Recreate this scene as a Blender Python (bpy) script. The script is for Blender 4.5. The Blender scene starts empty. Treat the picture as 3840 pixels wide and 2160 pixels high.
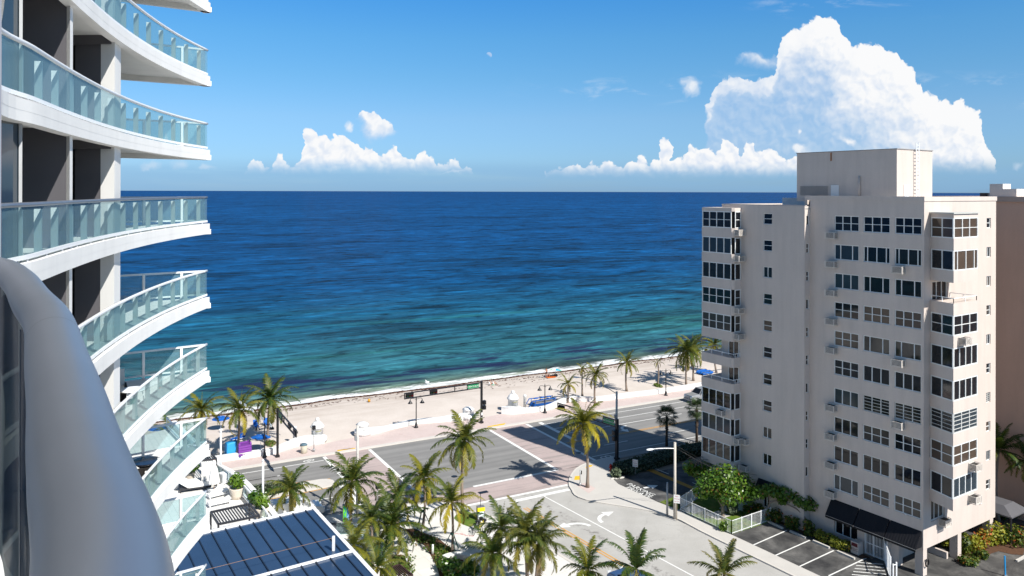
import bpy, bmesh, math, random
from mathutils import Vector, Matrix
from math import sin, cos, pi, radians

SC = bpy.context.scene
COL = SC.collection
V = Vector

# ------------------------------------------------------------------ image coordinates
# The camera stands at the origin, 33.3 m above the street.  FOC, ROLL and HZ
# are the calibrated lens; gp() projects an image pixel onto level z.
FOC, ROLL, HZ, CAMH = 2940.0, 0.00294, 718.2, 33.3
RT = V((cos(ROLL), 0, sin(ROLL))); UP = V((-sin(ROLL), 0, cos(ROLL)))
CAM = V((0, 0, CAMH))

def ray(x, y):
    return V((0, 1, 0)) + RT * ((x - 1920) / FOC) + UP * ((HZ - y) / FOC)

def gp(x, y, z=0.0):
    d = ray(x, y)
    return CAM + d * ((z - CAMH) / d.z)

def image_crop(ox, oy, k):  # pixels of an enlarged image crop, projected onto level z
    return lambda x, y, z=0.0: gp(ox + x / k, oy + y / k, z)

s5 = image_crop(1400, 1400, 1830 / 960); s8 = image_crop(1900, 1250, 2318 / 800)  # one per crop: pixel offset and enlargement
sc = image_crop(600, 1400, 1884 / 650); s6 = image_crop(2200, 1500, 1844 / 840)
sd = image_crop(1250, 1350, 2029 / 700); s14 = image_crop(1750, 1850, 2576 / 600)
s13 = image_crop(950, 1780, 2576 / 450); s12 = image_crop(1180, 1780, 2288 / 600)
s10 = image_crop(2560, 1800, 2576 / 740); sf = image_crop(2000, 1380, 2415 / 700)
s4 = image_crop(700, 1400, 1830 / 960); sz = image_crop(640, 1640, 1771 / 440)
s9 = image_crop(3200, 1900, 2576 / 640); sr = image_crop(3480, 1560, 869 / 360)
sp = image_crop(2480, 1680, 2283 / 520); se = image_crop(820, 1560, 2415 / 300)
sw = image_crop(1860, 1460, 2576 / 300)

def hgt(foot, ytop):
    """height above foot of something whose top is at image row ytop"""
    return CAMH - (ytop - HZ) * foot.y / FOC - foot.z

PH = radians(61.3); TH = radians(33.5)
R_ = V((sin(PH), cos(PH), 0)); N_ = V((-cos(PH), sin(PH), 0))     # along / across the beach road
S_ = V((-sin(TH), cos(TH), 0)); T_ = V((cos(TH), sin(TH), 0))     # along / across the side street
Zv = V((0, 0, 1))
def RN(r, n, z=0.0): return R_ * r + N_ * n + Zv * z
def ST(s, t, z=0.0): return S_ * s + T_ * t + Zv * z
A0 = V((35.642, 67.782, 0))                                       # near corner of the apartment block
def AB(a, b, z=0.0): return A0 + S_ * a + T_ * b + Zv * z

# ------------------------------------------------------------------ tagging
def tag(o, label=None, cat=None, group=None, kind=None):
    if label: o['label'] = label
    if cat: o['category'] = cat
    if group: o['group'] = group
    if kind: o['kind'] = kind
    return o

def thing(name, label, cat, loc=(0, 0, 0), group=None):
    o = bpy.data.objects.new(name, None)
    o.empty_display_size = 0.2
    COL.objects.link(o)
    o.location = loc
    return tag(o, label, cat, group)

def world_off(o):
    p = V((0, 0, 0))
    while o is not None:
        p += o.location
        o = o.parent
    return p

class MB:
    def __init__(s):
        s.v = []; s.f = []; s.c = []; s.sm = []
    def add(s, vs, fs, smooth=False, tint=None):
        n = len(s.v)
        s.v += [(p[0], p[1], p[2]) for p in vs]
        s.f += [tuple(i + n for i in f) for f in fs]
        s.sm += [smooth] * len(fs)
        if tint is not None:
            s.c += [tint] * (len(s.v) - len(s.c))
        return s
    def quad(s, a, b, c, d): return s.add([a, b, c, d], [(0, 1, 2, 3)])
    def box(s, c, sz, ex=None, ey=None, ez=None):
        c = V(c); ex = V(ex) if ex is not None else V((1, 0, 0)); ey = V(ey) if ey is not None else V((0, 1, 0))
        ez = V(ez) if ez is not None else Zv
        hx, hy, hz = ex * sz[0] / 2, ey * sz[1] / 2, ez * sz[2] / 2
        vs = [c + i * hx + j * hy + k * hz for k in (-1, 1) for j in (-1, 1) for i in (-1, 1)]
        fs = [(0, 2, 3, 1), (4, 5, 7, 6), (0, 1, 5, 4), (2, 6, 7, 3), (0, 4, 6, 2), (1, 3, 7, 5)]
        if ex.cross(ey).dot(ez) < 0: fs = [f[::-1] for f in fs]
        return s.add(vs, fs)
    def bar(s, a, b, w, h=None, up=None):
        """rectangular bar from a to b"""
        a, b = V(a), V(b); d = b - a; L = d.length
        if L < 1e-6: return s
        d /= L; u = V(up) if up is not None else (Zv if abs(d.z) < .95 else V((0, 1, 0)))
        ey = u.cross(d).normalized(); ez = d.cross(ey)
        return s.box((a + b) / 2, (L, w, h or w), d, ey, ez)
    def prism(s, poly, z0, z1, tilt=None):
        n = len(poly)
        ar = sum(poly[i][0] * poly[(i + 1) % n][1] - poly[(i + 1) % n][0] * poly[i][1] for i in range(n))
        if ar < 0: poly = poly[::-1]
        vs = [(p[0], p[1], z0) for p in poly] + [(p[0], p[1], z1) for p in poly]
        fs = [tuple(range(n))[::-1], tuple(range(n, 2 * n))] + [(i, (i + 1) % n, n + (i + 1) % n, n + i) for i in range(n)]
        return s.add(vs, fs)
    def sheet(s, poly, z):
        n = len(poly)
        ar = sum(poly[i][0] * poly[(i + 1) % n][1] - poly[(i + 1) % n][0] * poly[i][1] for i in range(n))
        if ar < 0: poly = poly[::-1]
        return s.add([(p[0], p[1], z) for p in poly], [tuple(range(n))])
    def tube(s, pts, r, n=8, caps=True, smooth=True):
        pts = [V(p) for p in pts]; m = len(pts)
        rs = r if isinstance(r, (list, tuple)) else [r] * m
        vs = []; u = None
        for i, p in enumerate(pts):
            d = (pts[min(i + 1, m - 1)] - pts[max(i - 1, 0)]).normalized()
            if u is None:
                u = (V((0, 0, 1)) if abs(d.z) < .9 else V((1, 0, 0)))
            u = (u - d * u.dot(d)).normalized(); w = d.cross(u)
            vs += [p + (u * cos(2 * pi * k / n) + w * sin(2 * pi * k / n)) * rs[i] for k in range(n)]
        fs = [(i * n + k, i * n + (k + 1) % n, (i + 1) * n + (k + 1) % n, (i + 1) * n + k) for i in range(m - 1) for k in range(n)]
        s.add(vs, fs, smooth)
        if caps:
            b = len(s.v) - len(vs)
            s.f += [tuple(b + k for k in range(n))[::-1], tuple(b + (m - 1) * n + k for k in range(n))]; s.sm += [False, False]
        return s
    def lathe(s, prof, c, n=16, smooth=True):
        c = V(c); m = len(prof)
        vs = [c + V((r * cos(2 * pi * k / n), r * sin(2 * pi * k / n), z)) for r, z in prof for k in range(n)]
        fs = [(i * n + k, i * n + (k + 1) % n, (i + 1) * n + (k + 1) % n, (i + 1) * n + k) for i in range(m - 1) for k in range(n)]
        s.add(vs, fs, smooth)
        b = len(s.v) - len(vs)
        s.f += [tuple(b + k for k in range(n))[::-1], tuple(b + (m - 1) * n + k for k in range(n))]; s.sm += [False, False]
        return s
    def ball(s, c, r, n=10, sq=(1, 1, 1)):
        c = V(c); m = n // 2 + 1
        vs = [c + V((r * sq[0] * sin(pi * i / m) * cos(2 * pi * k / n), r * sq[1] * sin(pi * i / m) * sin(2 * pi * k / n), -r * sq[2] * cos(pi * i / m))) for i in range(1, m) for k in range(n)]
        vs += [c - V((0, 0, r * sq[2])), c + V((0, 0, r * sq[2]))]
        k0 = (m - 1) * n
        fs = [(i * n + k, i * n + (k + 1) % n, (i + 1) * n + (k + 1) % n, (i + 1) * n + k) for i in range(m - 2) for k in range(n)]
        fs += [(k0, (k + 1) % n, k) for k in range(n)] + [(k0 + 1, (m - 2) * n + k, (m - 2) * n + (k + 1) % n) for k in range(n)]
        return s.add(vs, fs, True)
    def build(s, name, mat, parent=None, base=None):
        me = bpy.data.meshes.new(name)
        if parent is not None:
            off = world_off(parent)
        else:
            if base is None and s.v:
                xs = [p[0] for p in s.v]; ys = [p[1] for p in s.v]; zs = [p[2] for p in s.v]
                base = ((min(xs) + max(xs)) / 2, (min(ys) + max(ys)) / 2, min(zs))
            off = V(base or (0, 0, 0))
        me.from_pydata([(p[0] - off.x, p[1] - off.y, p[2] - off.z) for p in s.v], [], s.f)
        me.polygons.foreach_set('use_smooth', s.sm)
        if s.c:
            s.c += [(0, 0, 0)] * (len(s.v) - len(s.c))
            at = me.color_attributes.new('tint', 'FLOAT_COLOR', 'POINT')
            at.data.foreach_set('color', [x for c in s.c for x in (c[0], c[1], c[2], 1.0)])
        me.update()
        if mat: me.materials.append(mat)
        o = bpy.data.objects.new(name, me)
        COL.objects.link(o)
        if parent is not None: o.parent = parent
        else: o.location = off
        return o

def copy_tree(o, parent=None):
    c = o.copy(); COL.objects.link(c)
    if parent is not None: c.parent = parent
    for ch in list(o.children): copy_tree(ch, c)
    return c

def strip(path, w0, w1=0.0, z=None):
    """polygon outline of a band along a polyline: offsets w0 to the left, w1 to the right"""
    pts = [V((p[0], p[1], 0)) for p in path]; L = []; Rr = []
    for i, p in enumerate(pts):
        d = (pts[min(i + 1, len(pts) - 1)] - pts[max(i - 1, 0)]).normalized(); nrm = V((-d.y, d.x, 0))
        L.append(p + nrm * w0); Rr.append(p - nrm * w1)
    return L, Rr

def band(mb, path, w0, w1, z0, z1):
    """a solid ribbon (wall, kerb) following a polyline"""
    L, Rr = strip(path, w0, w1); n = len(L)
    z0s = z0 if isinstance(z0, list) else [z0] * n; z1s = z1 if isinstance(z1, list) else [z1] * n
    vs = []
    for i in range(n):
        vs += [(L[i].x, L[i].y, z0s[i]), (Rr[i].x, Rr[i].y, z0s[i]), (Rr[i].x, Rr[i].y, z1s[i]), (L[i].x, L[i].y, z1s[i])]
    fs = []
    for i in range(n - 1):
        a, b = 4 * i, 4 * i + 4
        fs += [(a + k, b + k, b + (k + 1) % 4, a + (k + 1) % 4) for k in range(4)]
    fs += [(3, 2, 1, 0), (4 * n - 4, 4 * n - 3, 4 * n - 2, 4 * n - 1)]
    # orient outward: ring order L0,R0,R1,L1 along +path is outward when reversed
    fs = [f[::-1] for f in fs]
    return mb.add(vs, fs)

def smooth_path(pts, n=6):
    """Catmull-Rom through pts"""
    P = [V(p) for p in pts]; out = []
    for i in range(len(P) - 1):
        p0, p1, p2, p3 = P[max(i - 1, 0)], P[i], P[i + 1], P[min(i + 2, len(P) - 1)]
        for k in range(n):
            t = k / n
            out.append(.5 * ((2 * p1) + (p2 - p0) * t + (2 * p0 - 5 * p1 + 4 * p2 - p3) * t * t + (3 * p1 - p0 - 3 * p2 + p3) * t ** 3))
    out.append(P[-1])
    return out

def text_mesh(mb, txt, org, ex, ey, size, spacing=1.0):
    """lettering as mesh: baseline centre at org, running along ex, upright along ey"""
    cu = bpy.data.curves.new('lettering', 'FONT'); cu.body = txt; cu.size = size; cu.align_x = 'CENTER'; cu.align_y = 'CENTER'
    cu.space_character = spacing; cu.resolution_u = 2
    ob = bpy.data.objects.new('lettering', cu); COL.objects.link(ob)
    dg = bpy.context.evaluated_depsgraph_get(); me = bpy.data.meshes.new_from_object(ob.evaluated_get(dg))
    org, ex, ey = V(org), V(ex), V(ey)
    mb.add([org + ex * v.co.x + ey * v.co.y for v in me.vertices], [tuple(p.vertices) for p in me.polygons])
    bpy.data.objects.remove(ob); bpy.data.curves.remove(cu); bpy.data.meshes.remove(me)
    return mb

# ------------------------------------------------------------------ materials
def _nodes(name):
    m = bpy.data.materials.new(name); m.use_nodes = True
    nt = m.node_tree; nt.nodes.clear()
    out = nt.nodes.new('ShaderNodeOutputMaterial')
    return m, nt, out

def lk(nt, a, b): nt.links.new(a, b)

def setin(nt, sock, v):
    if hasattr(v, 'is_linked') or isinstance(v, bpy.types.NodeSocket): lk(nt, v, sock)
    elif v is not None:
        if isinstance(v, (tuple, list)) and len(v) == 3 and sock.type == 'RGBA': v = (*v, 1)
        sock.default_value = v

def M_(nt, op, a, b=None, c=None, clamp=False):
    n = nt.nodes.new('ShaderNodeMath'); n.operation = op; n.use_clamp = clamp
    for i, x in enumerate((a, b, c)):
        if x is not None: setin(nt, n.inputs[i], x)
    return n.outputs[0]

def VM(nt, op, a, b=None, scale=None):
    n = nt.nodes.new('ShaderNodeVectorMath'); n.operation = op
    setin(nt, n.inputs[0], a)
    if b is not None: setin(nt, n.inputs[1], b)
    if scale is not None: setin(nt, n.inputs['Scale'], scale)
    return n.outputs['Value'] if op == 'DOT_PRODUCT' else n.outputs[0]

def MIX(nt, f, a, b, blend='MIX'):
    n = nt.nodes.new('ShaderNodeMix'); n.data_type = 'RGBA'; n.blend_type = blend
    setin(nt, n.inputs['Factor'], f); setin(nt, n.inputs['A'], a); setin(nt, n.inputs['B'], b)
    return n.outputs['Result']

def NOISE(nt, vec, scale, detail=4, rough=.55, dist=0.0, col=False):
    n = nt.nodes.new('ShaderNodeTexNoise'); n.inputs['Scale'].default_value = scale
    n.inputs['Detail'].default_value = detail; n.inputs['Roughness'].default_value = rough; n.inputs['Distortion'].default_value = dist
    if vec is not None: lk(nt, vec, n.inputs['Vector'])
    return n.outputs['Color' if col else 'Fac']

def SS(nt, x, a, b, o0=0.0, o1=1.0):
    n = nt.nodes.new('ShaderNodeMapRange'); n.interpolation_type = 'SMOOTHSTEP'
    setin(nt, n.inputs[0], x); n.inputs[1].default_value = a; n.inputs[2].default_value = b; n.inputs[3].default_value = o0; n.inputs[4].default_value = o1
    return n.outputs[0]

def RAMP(nt, x, stops, interp='LINEAR'):
    n = nt.nodes.new('ShaderNodeValToRGB'); cr = n.color_ramp; cr.interpolation = interp
    while len(cr.elements) < len(stops): cr.elements.new(.5)
    for e, (p, c) in zip(cr.elements, stops):
        e.position = p; e.color = (*c, 1)
    lk(nt, x, n.inputs[0])
    return n.outputs[0]

def POS(nt): return nt.nodes.new('ShaderNodeNewGeometry').outputs['Position']

def PBSDF(nt, out, col, rough=.7, spec=.3, metal=0.0, bump=None, bstr=.2, bdist=.05):
    p = nt.nodes.new('ShaderNodeBsdfPrincipled')
    setin(nt, p.inputs['Base Color'], col); setin(nt, p.inputs['Roughness'], rough)
    p.inputs['Specular IOR Level'].default_value = spec; p.inputs['Metallic'].default_value = metal
    if bump is not None:
        b = nt.nodes.new('ShaderNodeBump'); b.inputs['Strength'].default_value = bstr; b.inputs['Distance'].default_value = bdist
        lk(nt, bump, b.inputs['Height']); lk(nt, b.outputs[0], p.inputs['Normal'])
    lk(nt, p.outputs[0], out.inputs[0])
    return p

MATS = {}
def mat(name, col, rough=.7, spec=.3, metal=0.0, var=.12, scale=1.5, fine=None, bstr=0.0, streak=0.0):
    """plain finish with slight mottling (var), optional fine grain and vertical rain streaks"""
    if name in MATS: return MATS[name]
    m, nt, out = _nodes(name); pos = POS(nt)
    n1 = NOISE(nt, pos, scale, 5, .6)
    f = M_(nt, 'MULTIPLY_ADD', n1, 2 * var, 1 - var)
    if fine:
        n2 = NOISE(nt, pos, fine, 3, .6); f = M_(nt, 'MULTIPLY', f, M_(nt, 'MULTIPLY_ADD', n2, var * 1.6, 1 - var * .8))
    if streak:
        sv = VM(nt, 'MULTIPLY', pos, (.9, .9, .10)); n3 = NOISE(nt, sv, 1.4, 4, .6)
        f = M_(nt, 'MULTIPLY', f, SS(nt, n3, .35, .75, 1.0, 1 - streak))
    c = VM(nt, 'SCALE', tuple(col), None, f)
    PBSDF(nt, out, c, rough, spec, metal, NOISE(nt, pos, (fine or scale * 6), 3) if bstr else None, bstr, .03)
    MATS[name] = m
    return m

def leafmat(name, cols, trans=.35, rough=.5, spec=.35):
    """foliage: tint.r blends cols[0]->cols[1], tint.g blends towards dry cols[2]"""
    if name in MATS: return MATS[name]
    m, nt, out = _nodes(name)
    at = nt.nodes.new('ShaderNodeAttribute'); at.attribute_name = 'tint'
    sep = nt.nodes.new('ShaderNodeSeparateColor'); lk(nt, at.outputs['Color'], sep.inputs[0])
    c = MIX(nt, sep.outputs[0], cols[0], cols[1]); c = MIX(nt, sep.outputs[1], c, cols[2])
    f = M_(nt, 'MULTIPLY_ADD', NOISE(nt, POS(nt), 3.0, 3), .5, .75)
    c = VM(nt, 'SCALE', c, None, f)
    p = nt.nodes.new('ShaderNodeBsdfPrincipled'); lk(nt, c, p.inputs['Base Color']); p.inputs['Roughness'].default_value = rough; p.inputs['Specular IOR Level'].default_value = spec
    t = nt.nodes.new('ShaderNodeBsdfTranslucent'); lk(nt, VM(nt, 'MULTIPLY', c, (1.3, 1.35, .8)), t.inputs[0])
    mx = nt.nodes.new('ShaderNodeMixShader'); mx.inputs[0].default_value = trans
    lk(nt, p.outputs[0], mx.inputs[1]); lk(nt, t.outputs[0], mx.inputs[2]); lk(nt, mx.outputs[0], out.inputs[0])
    MATS[name] = m
    return m

def glassmat(name, tint, clear, refl_rough=.03, spec=.5):
    """tinted sheet glass: partly see-through, partly a milky/tinted body, with a sky reflection"""
    if name in MATS: return MATS[name]
    m, nt, out = _nodes(name)
    d = nt.nodes.new('ShaderNodeBsdfDiffuse'); setin(nt, d.inputs[0], tint)
    t = nt.nodes.new('ShaderNodeBsdfTransparent'); t.inputs[0].default_value = (.74, .93, .93, 1)
    g = nt.nodes.new('ShaderNodeBsdfGlossy'); g.inputs['Roughness'].default_value = refl_rough
    mx = nt.nodes.new('ShaderNodeMixShader'); mx.inputs[0].default_value = clear; lk(nt, d.outputs[0], mx.inputs[1]); lk(nt, t.outputs[0], mx.inputs[2])
    fr = nt.nodes.new('ShaderNodeFresnel'); fr.inputs[0].default_value = 1.45
    m2 = nt.nodes.new('ShaderNodeMixShader'); lk(nt, M_(nt, 'MINIMUM', M_(nt, 'MULTIPLY', fr.outputs[0], spec * 1.6), .45), m2.inputs[0])
    lk(nt, mx.outputs[0], m2.inputs[1]); lk(nt, g.outputs[0], m2.inputs[2]); lk(nt, m2.outputs[0], out.inputs[0])
    MATS[name] = m
    return m

def ribbon(mb, path, z0, z1):
    """a single upright sheet following a polyline"""
    n = len(path)
    return mb.add([(p.x, p.y, z) for p in path for z in (z0, z1)], [(2 * i, 2 * i + 2, 2 * i + 3, 2 * i + 1) for i in range(n - 1)], True)

white_paint = mat('white_paint', (.74, .74, .73), .5, .3, var=.04)
white_metal = mat('white_metal', (.80, .81, .82), .35, .5, var=.03)
black_metal = mat('black_metal', (.012, .012, .014), .4, .5, var=.1)
grey_metal = mat('grey_metal', (.35, .36, .37), .4, .5, .4, var=.08)
concrete = mat('concrete', (.50, .48, .45), .85, .2, var=.10, scale=.6, fine=9, bstr=.15)
hotel_white = mat('hotel_white', (.74, .74, .73), .6, .25, var=.05, scale=.5, streak=.08)
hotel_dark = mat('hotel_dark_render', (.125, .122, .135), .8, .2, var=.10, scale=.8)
stucco = mat('stucco', (.59, .515, .465), .9, .15, var=.08, scale=.30, fine=9, bstr=.25, streak=.08)
brown_wall = mat('brown_stucco', (.62, .41, .31), .9, .15, var=.07, scale=.4, fine=10, bstr=.2, streak=.06)
line_white = mat('road_paint_white', (.72, .72, .70), .7, .2, var=.18, scale=2.5, fine=20)
line_yellow = mat('road_paint_yellow', (.62, .30, .035), .7, .2, var=.18, scale=2.5, fine=20)
kerb_mat = mat('kerb_concrete', (.56, .53, .49), .85, .2, var=.12, scale=.8, fine=8)
asphalt_dark = mat('asphalt_dark', (.075, .074, .075), .9, .2, var=.28, scale=.45, fine=6, bstr=.2)
blue_fabric = mat('blue_fabric', (.008, .10, .40), .7, .2, var=.12)
navy_plastic = mat('navy_plastic', (.01, .05, .22), .4, .4, var=.1)
soil = mat('mulch', (.10, .055, .035), .95, .1, var=.4, scale=5, fine=25, bstr=.4)
bark = mat('palm_bark', (.24, .19, .155), .9, .15, var=.25, scale=6, fine=20, bstr=.4)
bark_dark = mat('dark_bark', (.10, .075, .06), .9, .15, var=.3, scale=6, fine=20, bstr=.4)
tyre = mat('tyre_rubber', (.02, .02, .02), .8, .2)
stone_pave = mat('pale_paving', (.55, .535, .50), .85, .2, var=.07, scale=.5, fine=7, bstr=.1)
dark_slat = mat('dark_aluminium', (.035, .035, .04), .5, .4, var=.08)
cushion = mat('white_cushion', (.78, .77, .74), .8, .15, var=.05)
skin = mat('skin', (.45, .26, .18), .6, .3, var=.05)
skin_tan = mat('tanned_skin', (.36, .18, .11), .6, .3, var=.05)
PALM = leafmat('palm_leaf', [(.028, .066, .012), (.36, .29, .014), (.30, .20, .10)], .26)
SABAL = leafmat('sabal_leaf', [(.022, .05, .016), (.10, .12, .03), (.2, .15, .07)], .25)
LEAF = leafmat('broad_leaf', [(.035, .10, .012), (.16, .26, .02), (.25, .09, .03)], .3, .35, .5)
HEDGE = leafmat('hedge_leaf', [(.035, .062, .034), (.12, .15, .09), (.16, .10, .05)], .2)
SHRUB = leafmat('shrub_leaf', [(.025, .07, .012), (.30, .30, .03), (.45, .10, .02)], .3)
GRASSM = leafmat('grass_leaf', [(.05, .11, .015), (.14, .20, .03), (.25, .18, .08)], .3)
# ------------------------------------------------------------------ camera
cd = bpy.data.cameras.new('camera'); cam = bpy.data.objects.new('camera', cd); COL.objects.link(cam)
cd.sensor_width = 36; cd.sensor_fit = 'HORIZONTAL'; cd.lens = 36 * FOC / 3840
cd.shift_y = -(1080 - HZ) / 3840
cd.clip_start = .05; cd.clip_end = 500000
cam.matrix_world = Matrix.Translation(CAM) @ Matrix((RT, UP, V((0, -1, 0)))).transposed().to_4x4()
SC.camera = cam
SC.render.resolution_x, SC.render.resolution_y = 1024, 576
SC.view_settings.view_transform = 'Standard'; SC.view_settings.look = 'None'; SC.view_settings.gamma = 1
SC.view_settings.exposure = EXPOSURE = 0.5
SC.cycles.max_bounces = 7; SC.cycles.transparent_max_bounces = 24; SC.cycles.caustics_reflective = False; SC.cycles.caustics_refractive = False

# ------------------------------------------------------------------ sun and sky
SUN_EL = radians(44.5); SUN_H = V((.695, -.719, 0)).normalized()
sd_ = V((SUN_H.x * cos(SUN_EL), SUN_H.y * cos(SUN_EL), sin(SUN_EL)))
sl = bpy.data.lights.new('sun', 'SUN'); sl.energy = 5.0; sl.angle = radians(.53); sl.color = (1.0, .955, .88)
so = bpy.data.objects.new('sun', sl); COL.objects.link(so); so.rotation_euler = sd_.to_track_quat('Z', 'Y').to_euler(); so.location = (30, -40, 90)

def build_sky():
    w = bpy.data.worlds.new('World'); SC.world = w; w.use_nodes = True
    nt = w.node_tree; nt.nodes.clear()
    out = nt.nodes.new('ShaderNodeOutputWorld')
    sky = nt.nodes.new('ShaderNodeTexSky'); sky.sky_type = 'NISHITA'; sky.sun_disc = False
    sky.sun_elevation = SUN_EL; sky.sun_rotation = math.atan2(SUN_H.x, SUN_H.y)
    sky.air_density = 1.0; sky.dust_density = .35; sky.ozone_density = 2.2; sky.altitude = 30
    dirn = nt.nodes.new('ShaderNodeTexCoord').outputs['Generated']
    sep = nt.nodes.new('ShaderNodeSeparateXYZ'); lk(nt, dirn, sep.inputs[0])
    dx, dy, dz = sep.outputs
    yy = M_(nt, 'MAXIMUM', dy, .05)
    # view direction laid out flat in image pixels: X to the right, Y downwards from the horizon (units of 1/2940 tangent)
    u = M_(nt, 'MULTIPLY', M_(nt, 'DIVIDE', dx, yy), FOC); v = M_(nt, 'MULTIPLY', M_(nt, 'DIVIDE', dz, yy), FOC)
    X = M_(nt, 'ADD', u, 1920.0); Y = M_(nt, 'SUBTRACT', HZ, v)
    comb = nt.nodes.new('ShaderNodeCombineXYZ'); lk(nt, X, comb.inputs[0]); lk(nt, Y, comb.inputs[1]); P = comb.outputs[0]
    # billowing warp
    def warp(scale, amp, P):
        c = NOISE(nt, P, scale, 3, .55, col=True)
        return VM(nt, 'ADD', P, VM(nt, 'SCALE', VM(nt, 'SUBTRACT', c, (.5, .5, .5)), None, amp))
    P1 = warp(.012, 70.0, P); P2 = warp(.045, 16.0, P1)
    def billow(Pv, det=3.2):
        n = nt.nodes.new('ShaderNodeTexVoronoi'); n.feature = 'SMOOTH_F1'; n.voronoi_dimensions = '2D'
        n.inputs['Scale'].default_value = .021; n.inputs['Detail'].default_value = det; n.inputs['Roughness'].default_value = .52; n.inputs['Smoothness'].default_value = .35
        n.normalize = True
        lk(nt, Pv, n.inputs['Vector']); return n.outputs['Distance']
    b0 = billow(P2); b0s = billow(P1, 1.6); b1 = billow(VM(nt, 'ADD', P1, (10.0, -15.0, 0)), 1.6)
    relief = M_(nt, 'SUBTRACT', b1, b0s)          # >0: facing the sun (upper right)
    s2 = nt.nodes.new('ShaderNodeSeparateXYZ'); lk(nt, P2, s2.inputs[0]); XW, YW = s2.outputs[0], s2.outputs[1]
    puff = M_(nt, 'MULTIPLY', M_(nt, 'SUBTRACT', .32, b0), 62.0)
    def curve(xs, pts, x0, x1, y0, y1):
        n = nt.nodes.new('ShaderNodeFloatCurve'); c = n.mapping.curves[0]
        n.mapping.extend = 'HORIZONTAL'
        q = [((x - x0) / (x1 - x0), (y - y0) / (y1 - y0)) for x, y in pts]
        while len(c.points) < len(q): c.points.new(.5, .5)
        for p, (a, b) in zip(c.points, q): p.location = (a, b); p.handle_type = 'VECTOR'
        n.mapping.update()
        t = M_(nt, 'DIVIDE', M_(nt, 'SUBTRACT', xs, x0), x1 - x0, clamp=True); lk(nt, t, n.inputs['Value'])
        return M_(nt, 'MULTIPLY_ADD', n.outputs[0], y1 - y0, y0)
    layers = []
    def cumulus(top, bot, soft=7.0, base=26.0, pk=1.0):
        x0, x1 = top[0][0], top[-1][0]
        tp = curve(XW, top, x0, x1, 0, 720)
        h = M_(nt, 'ADD', M_(nt, 'SUBTRACT', YW, tp), M_(nt, 'MULTIPLY', puff, pk))
        a = SS(nt, h, 0, soft)
        if isinstance(bot, list): d = M_(nt, 'SUBTRACT', curve(XW, bot, x0, x1, 0, 720), YW)
        else: d = M_(nt, 'SUBTRACT', float(bot), M_(nt, 'ADD', Y, M_(nt, 'MULTIPLY', M_(nt, 'SUBTRACT', b0, .4), 20.0)))
        a = M_(nt, 'MULTIPLY', a, SS(nt, d, 0, base))
        ends = M_(nt, 'MULTIPLY', SS(nt, XW, x0, x0 + 14), SS(nt, XW, x1, x1 - 14)); a = M_(nt, 'MULTIPLY', a, ends)
        return a, h, d
    A = cumulus([(900, 700), (929, 626), (950, 606), (979, 601), (991, 628), (1008, 640), (1025, 608), (1043, 594), (1066, 594), (1075, 625), (1100, 619), (1114, 608), (1130, 596), (1137, 494), (1146, 475), (1171, 471), (1180, 490), (1193, 503), (1214, 508), (1225, 530), (1240, 530), (1245, 512), (1275, 503), (1289, 512), (1325, 523), (1346, 535), (1364, 551), (1378, 542), (1391, 555), (1428, 578), (1443, 569), (1468, 551), (1486, 539), (1495, 545), (1507, 580), (1543, 601), (1561, 608), (1571, 566), (1582, 558), (1600, 580), (1628, 594), (1643, 615), (1665, 605), (1678, 615), (1703, 591), (1721, 608), (1727, 632), (1775, 634), (1800, 700)], 660, soft=9.0, base=75)
    B = cumulus([(1310, 480), (1322, 444), (1335, 430), (1353, 421), (1382, 416), (1410, 426), (1435, 451), (1457, 466), (1485, 480), (1515, 492)], [(1310, 450), (1330, 455), (1345, 475), (1375, 520), (1400, 545), (1440, 540), (1470, 515), (1490, 500), (1515, 490)], base=60)
    C_ = cumulus([(2020, 700), (2050, 649), (2077, 639), (2120, 625), (2170, 622), (2190, 630), (2205, 612), (2221, 596), (2240, 600), (2256, 620), (2271, 596), (2298, 606), (2337, 624), (2349, 612), (2384, 608), (2407, 594), (2430, 606), (2450, 583), (2473, 581), (2476, 523), (2489, 515), (2506, 523), (2512, 550), (2514, 596), (2531, 600), (2547, 583), (2570, 581), (2578, 554), (2590, 546), (2605, 554), (2625, 546), (2644, 558), (2656, 548), (2675, 570), (2688, 562), (2702, 515), (2714, 511), (2733, 530), (2749, 546), (2768, 550), (2774, 590), (2786, 590), (2795, 538), (2815, 530), (2830, 534), (2838, 554), (2885, 561), (2923, 581), (2943, 596), (2974, 577), (3000, 578), (3060, 600), (3120, 640)], 668, soft=9.0, base=70)
    D = cumulus([(2640, 420), (2672, 357), (2692, 292), (2740, 273), (2793, 285), (2851, 295), (2890, 280), (2914, 217), (2938, 135), (2977, 104), (3015, 92), (3035, 63), (3064, 46), (3088, 46), (3127, 53), (3141, 77), (3153, 111), (3175, 140), (3187, 162), (3228, 167), (3271, 157), (3296, 169), (3334, 171), (3361, 186), (3369, 217), (3392, 220), (3416, 251), (3431, 285), (3455, 314), (3461, 346), (3479, 343), (3518, 367), (3566, 382), (3605, 374), (3629, 401), (3668, 411), (3680, 435), (3690, 531), (3725, 575), (3735, 610), (3745, 660)], 655, soft=11.0, base=85)
    Ew = cumulus([(2730, 260), (2755, 215), (2775, 195), (2850, 188), (2900, 203), (2940, 208), (2990, 250)], [(2730, 240), (2800, 255), (2870, 268), (2940, 270), (2990, 250)], soft=34, base=60, pk=.6)
    # the far cumulonimbus is dense towards the lit upper right, thin and blue towards the lower left
    dens = SS(nt, M_(nt, 'ADD', M_(nt, 'ADD', M_(nt, 'MULTIPLY', X, .62), M_(nt, 'MULTIPLY', Y, -.80)), M_(nt, 'MULTIPLY', M_(nt, 'SUBTRACT', NOISE(nt, P, .006, 4, .6), .5), 520.0)), 1480, 1800, .50, 1.0)
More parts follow.
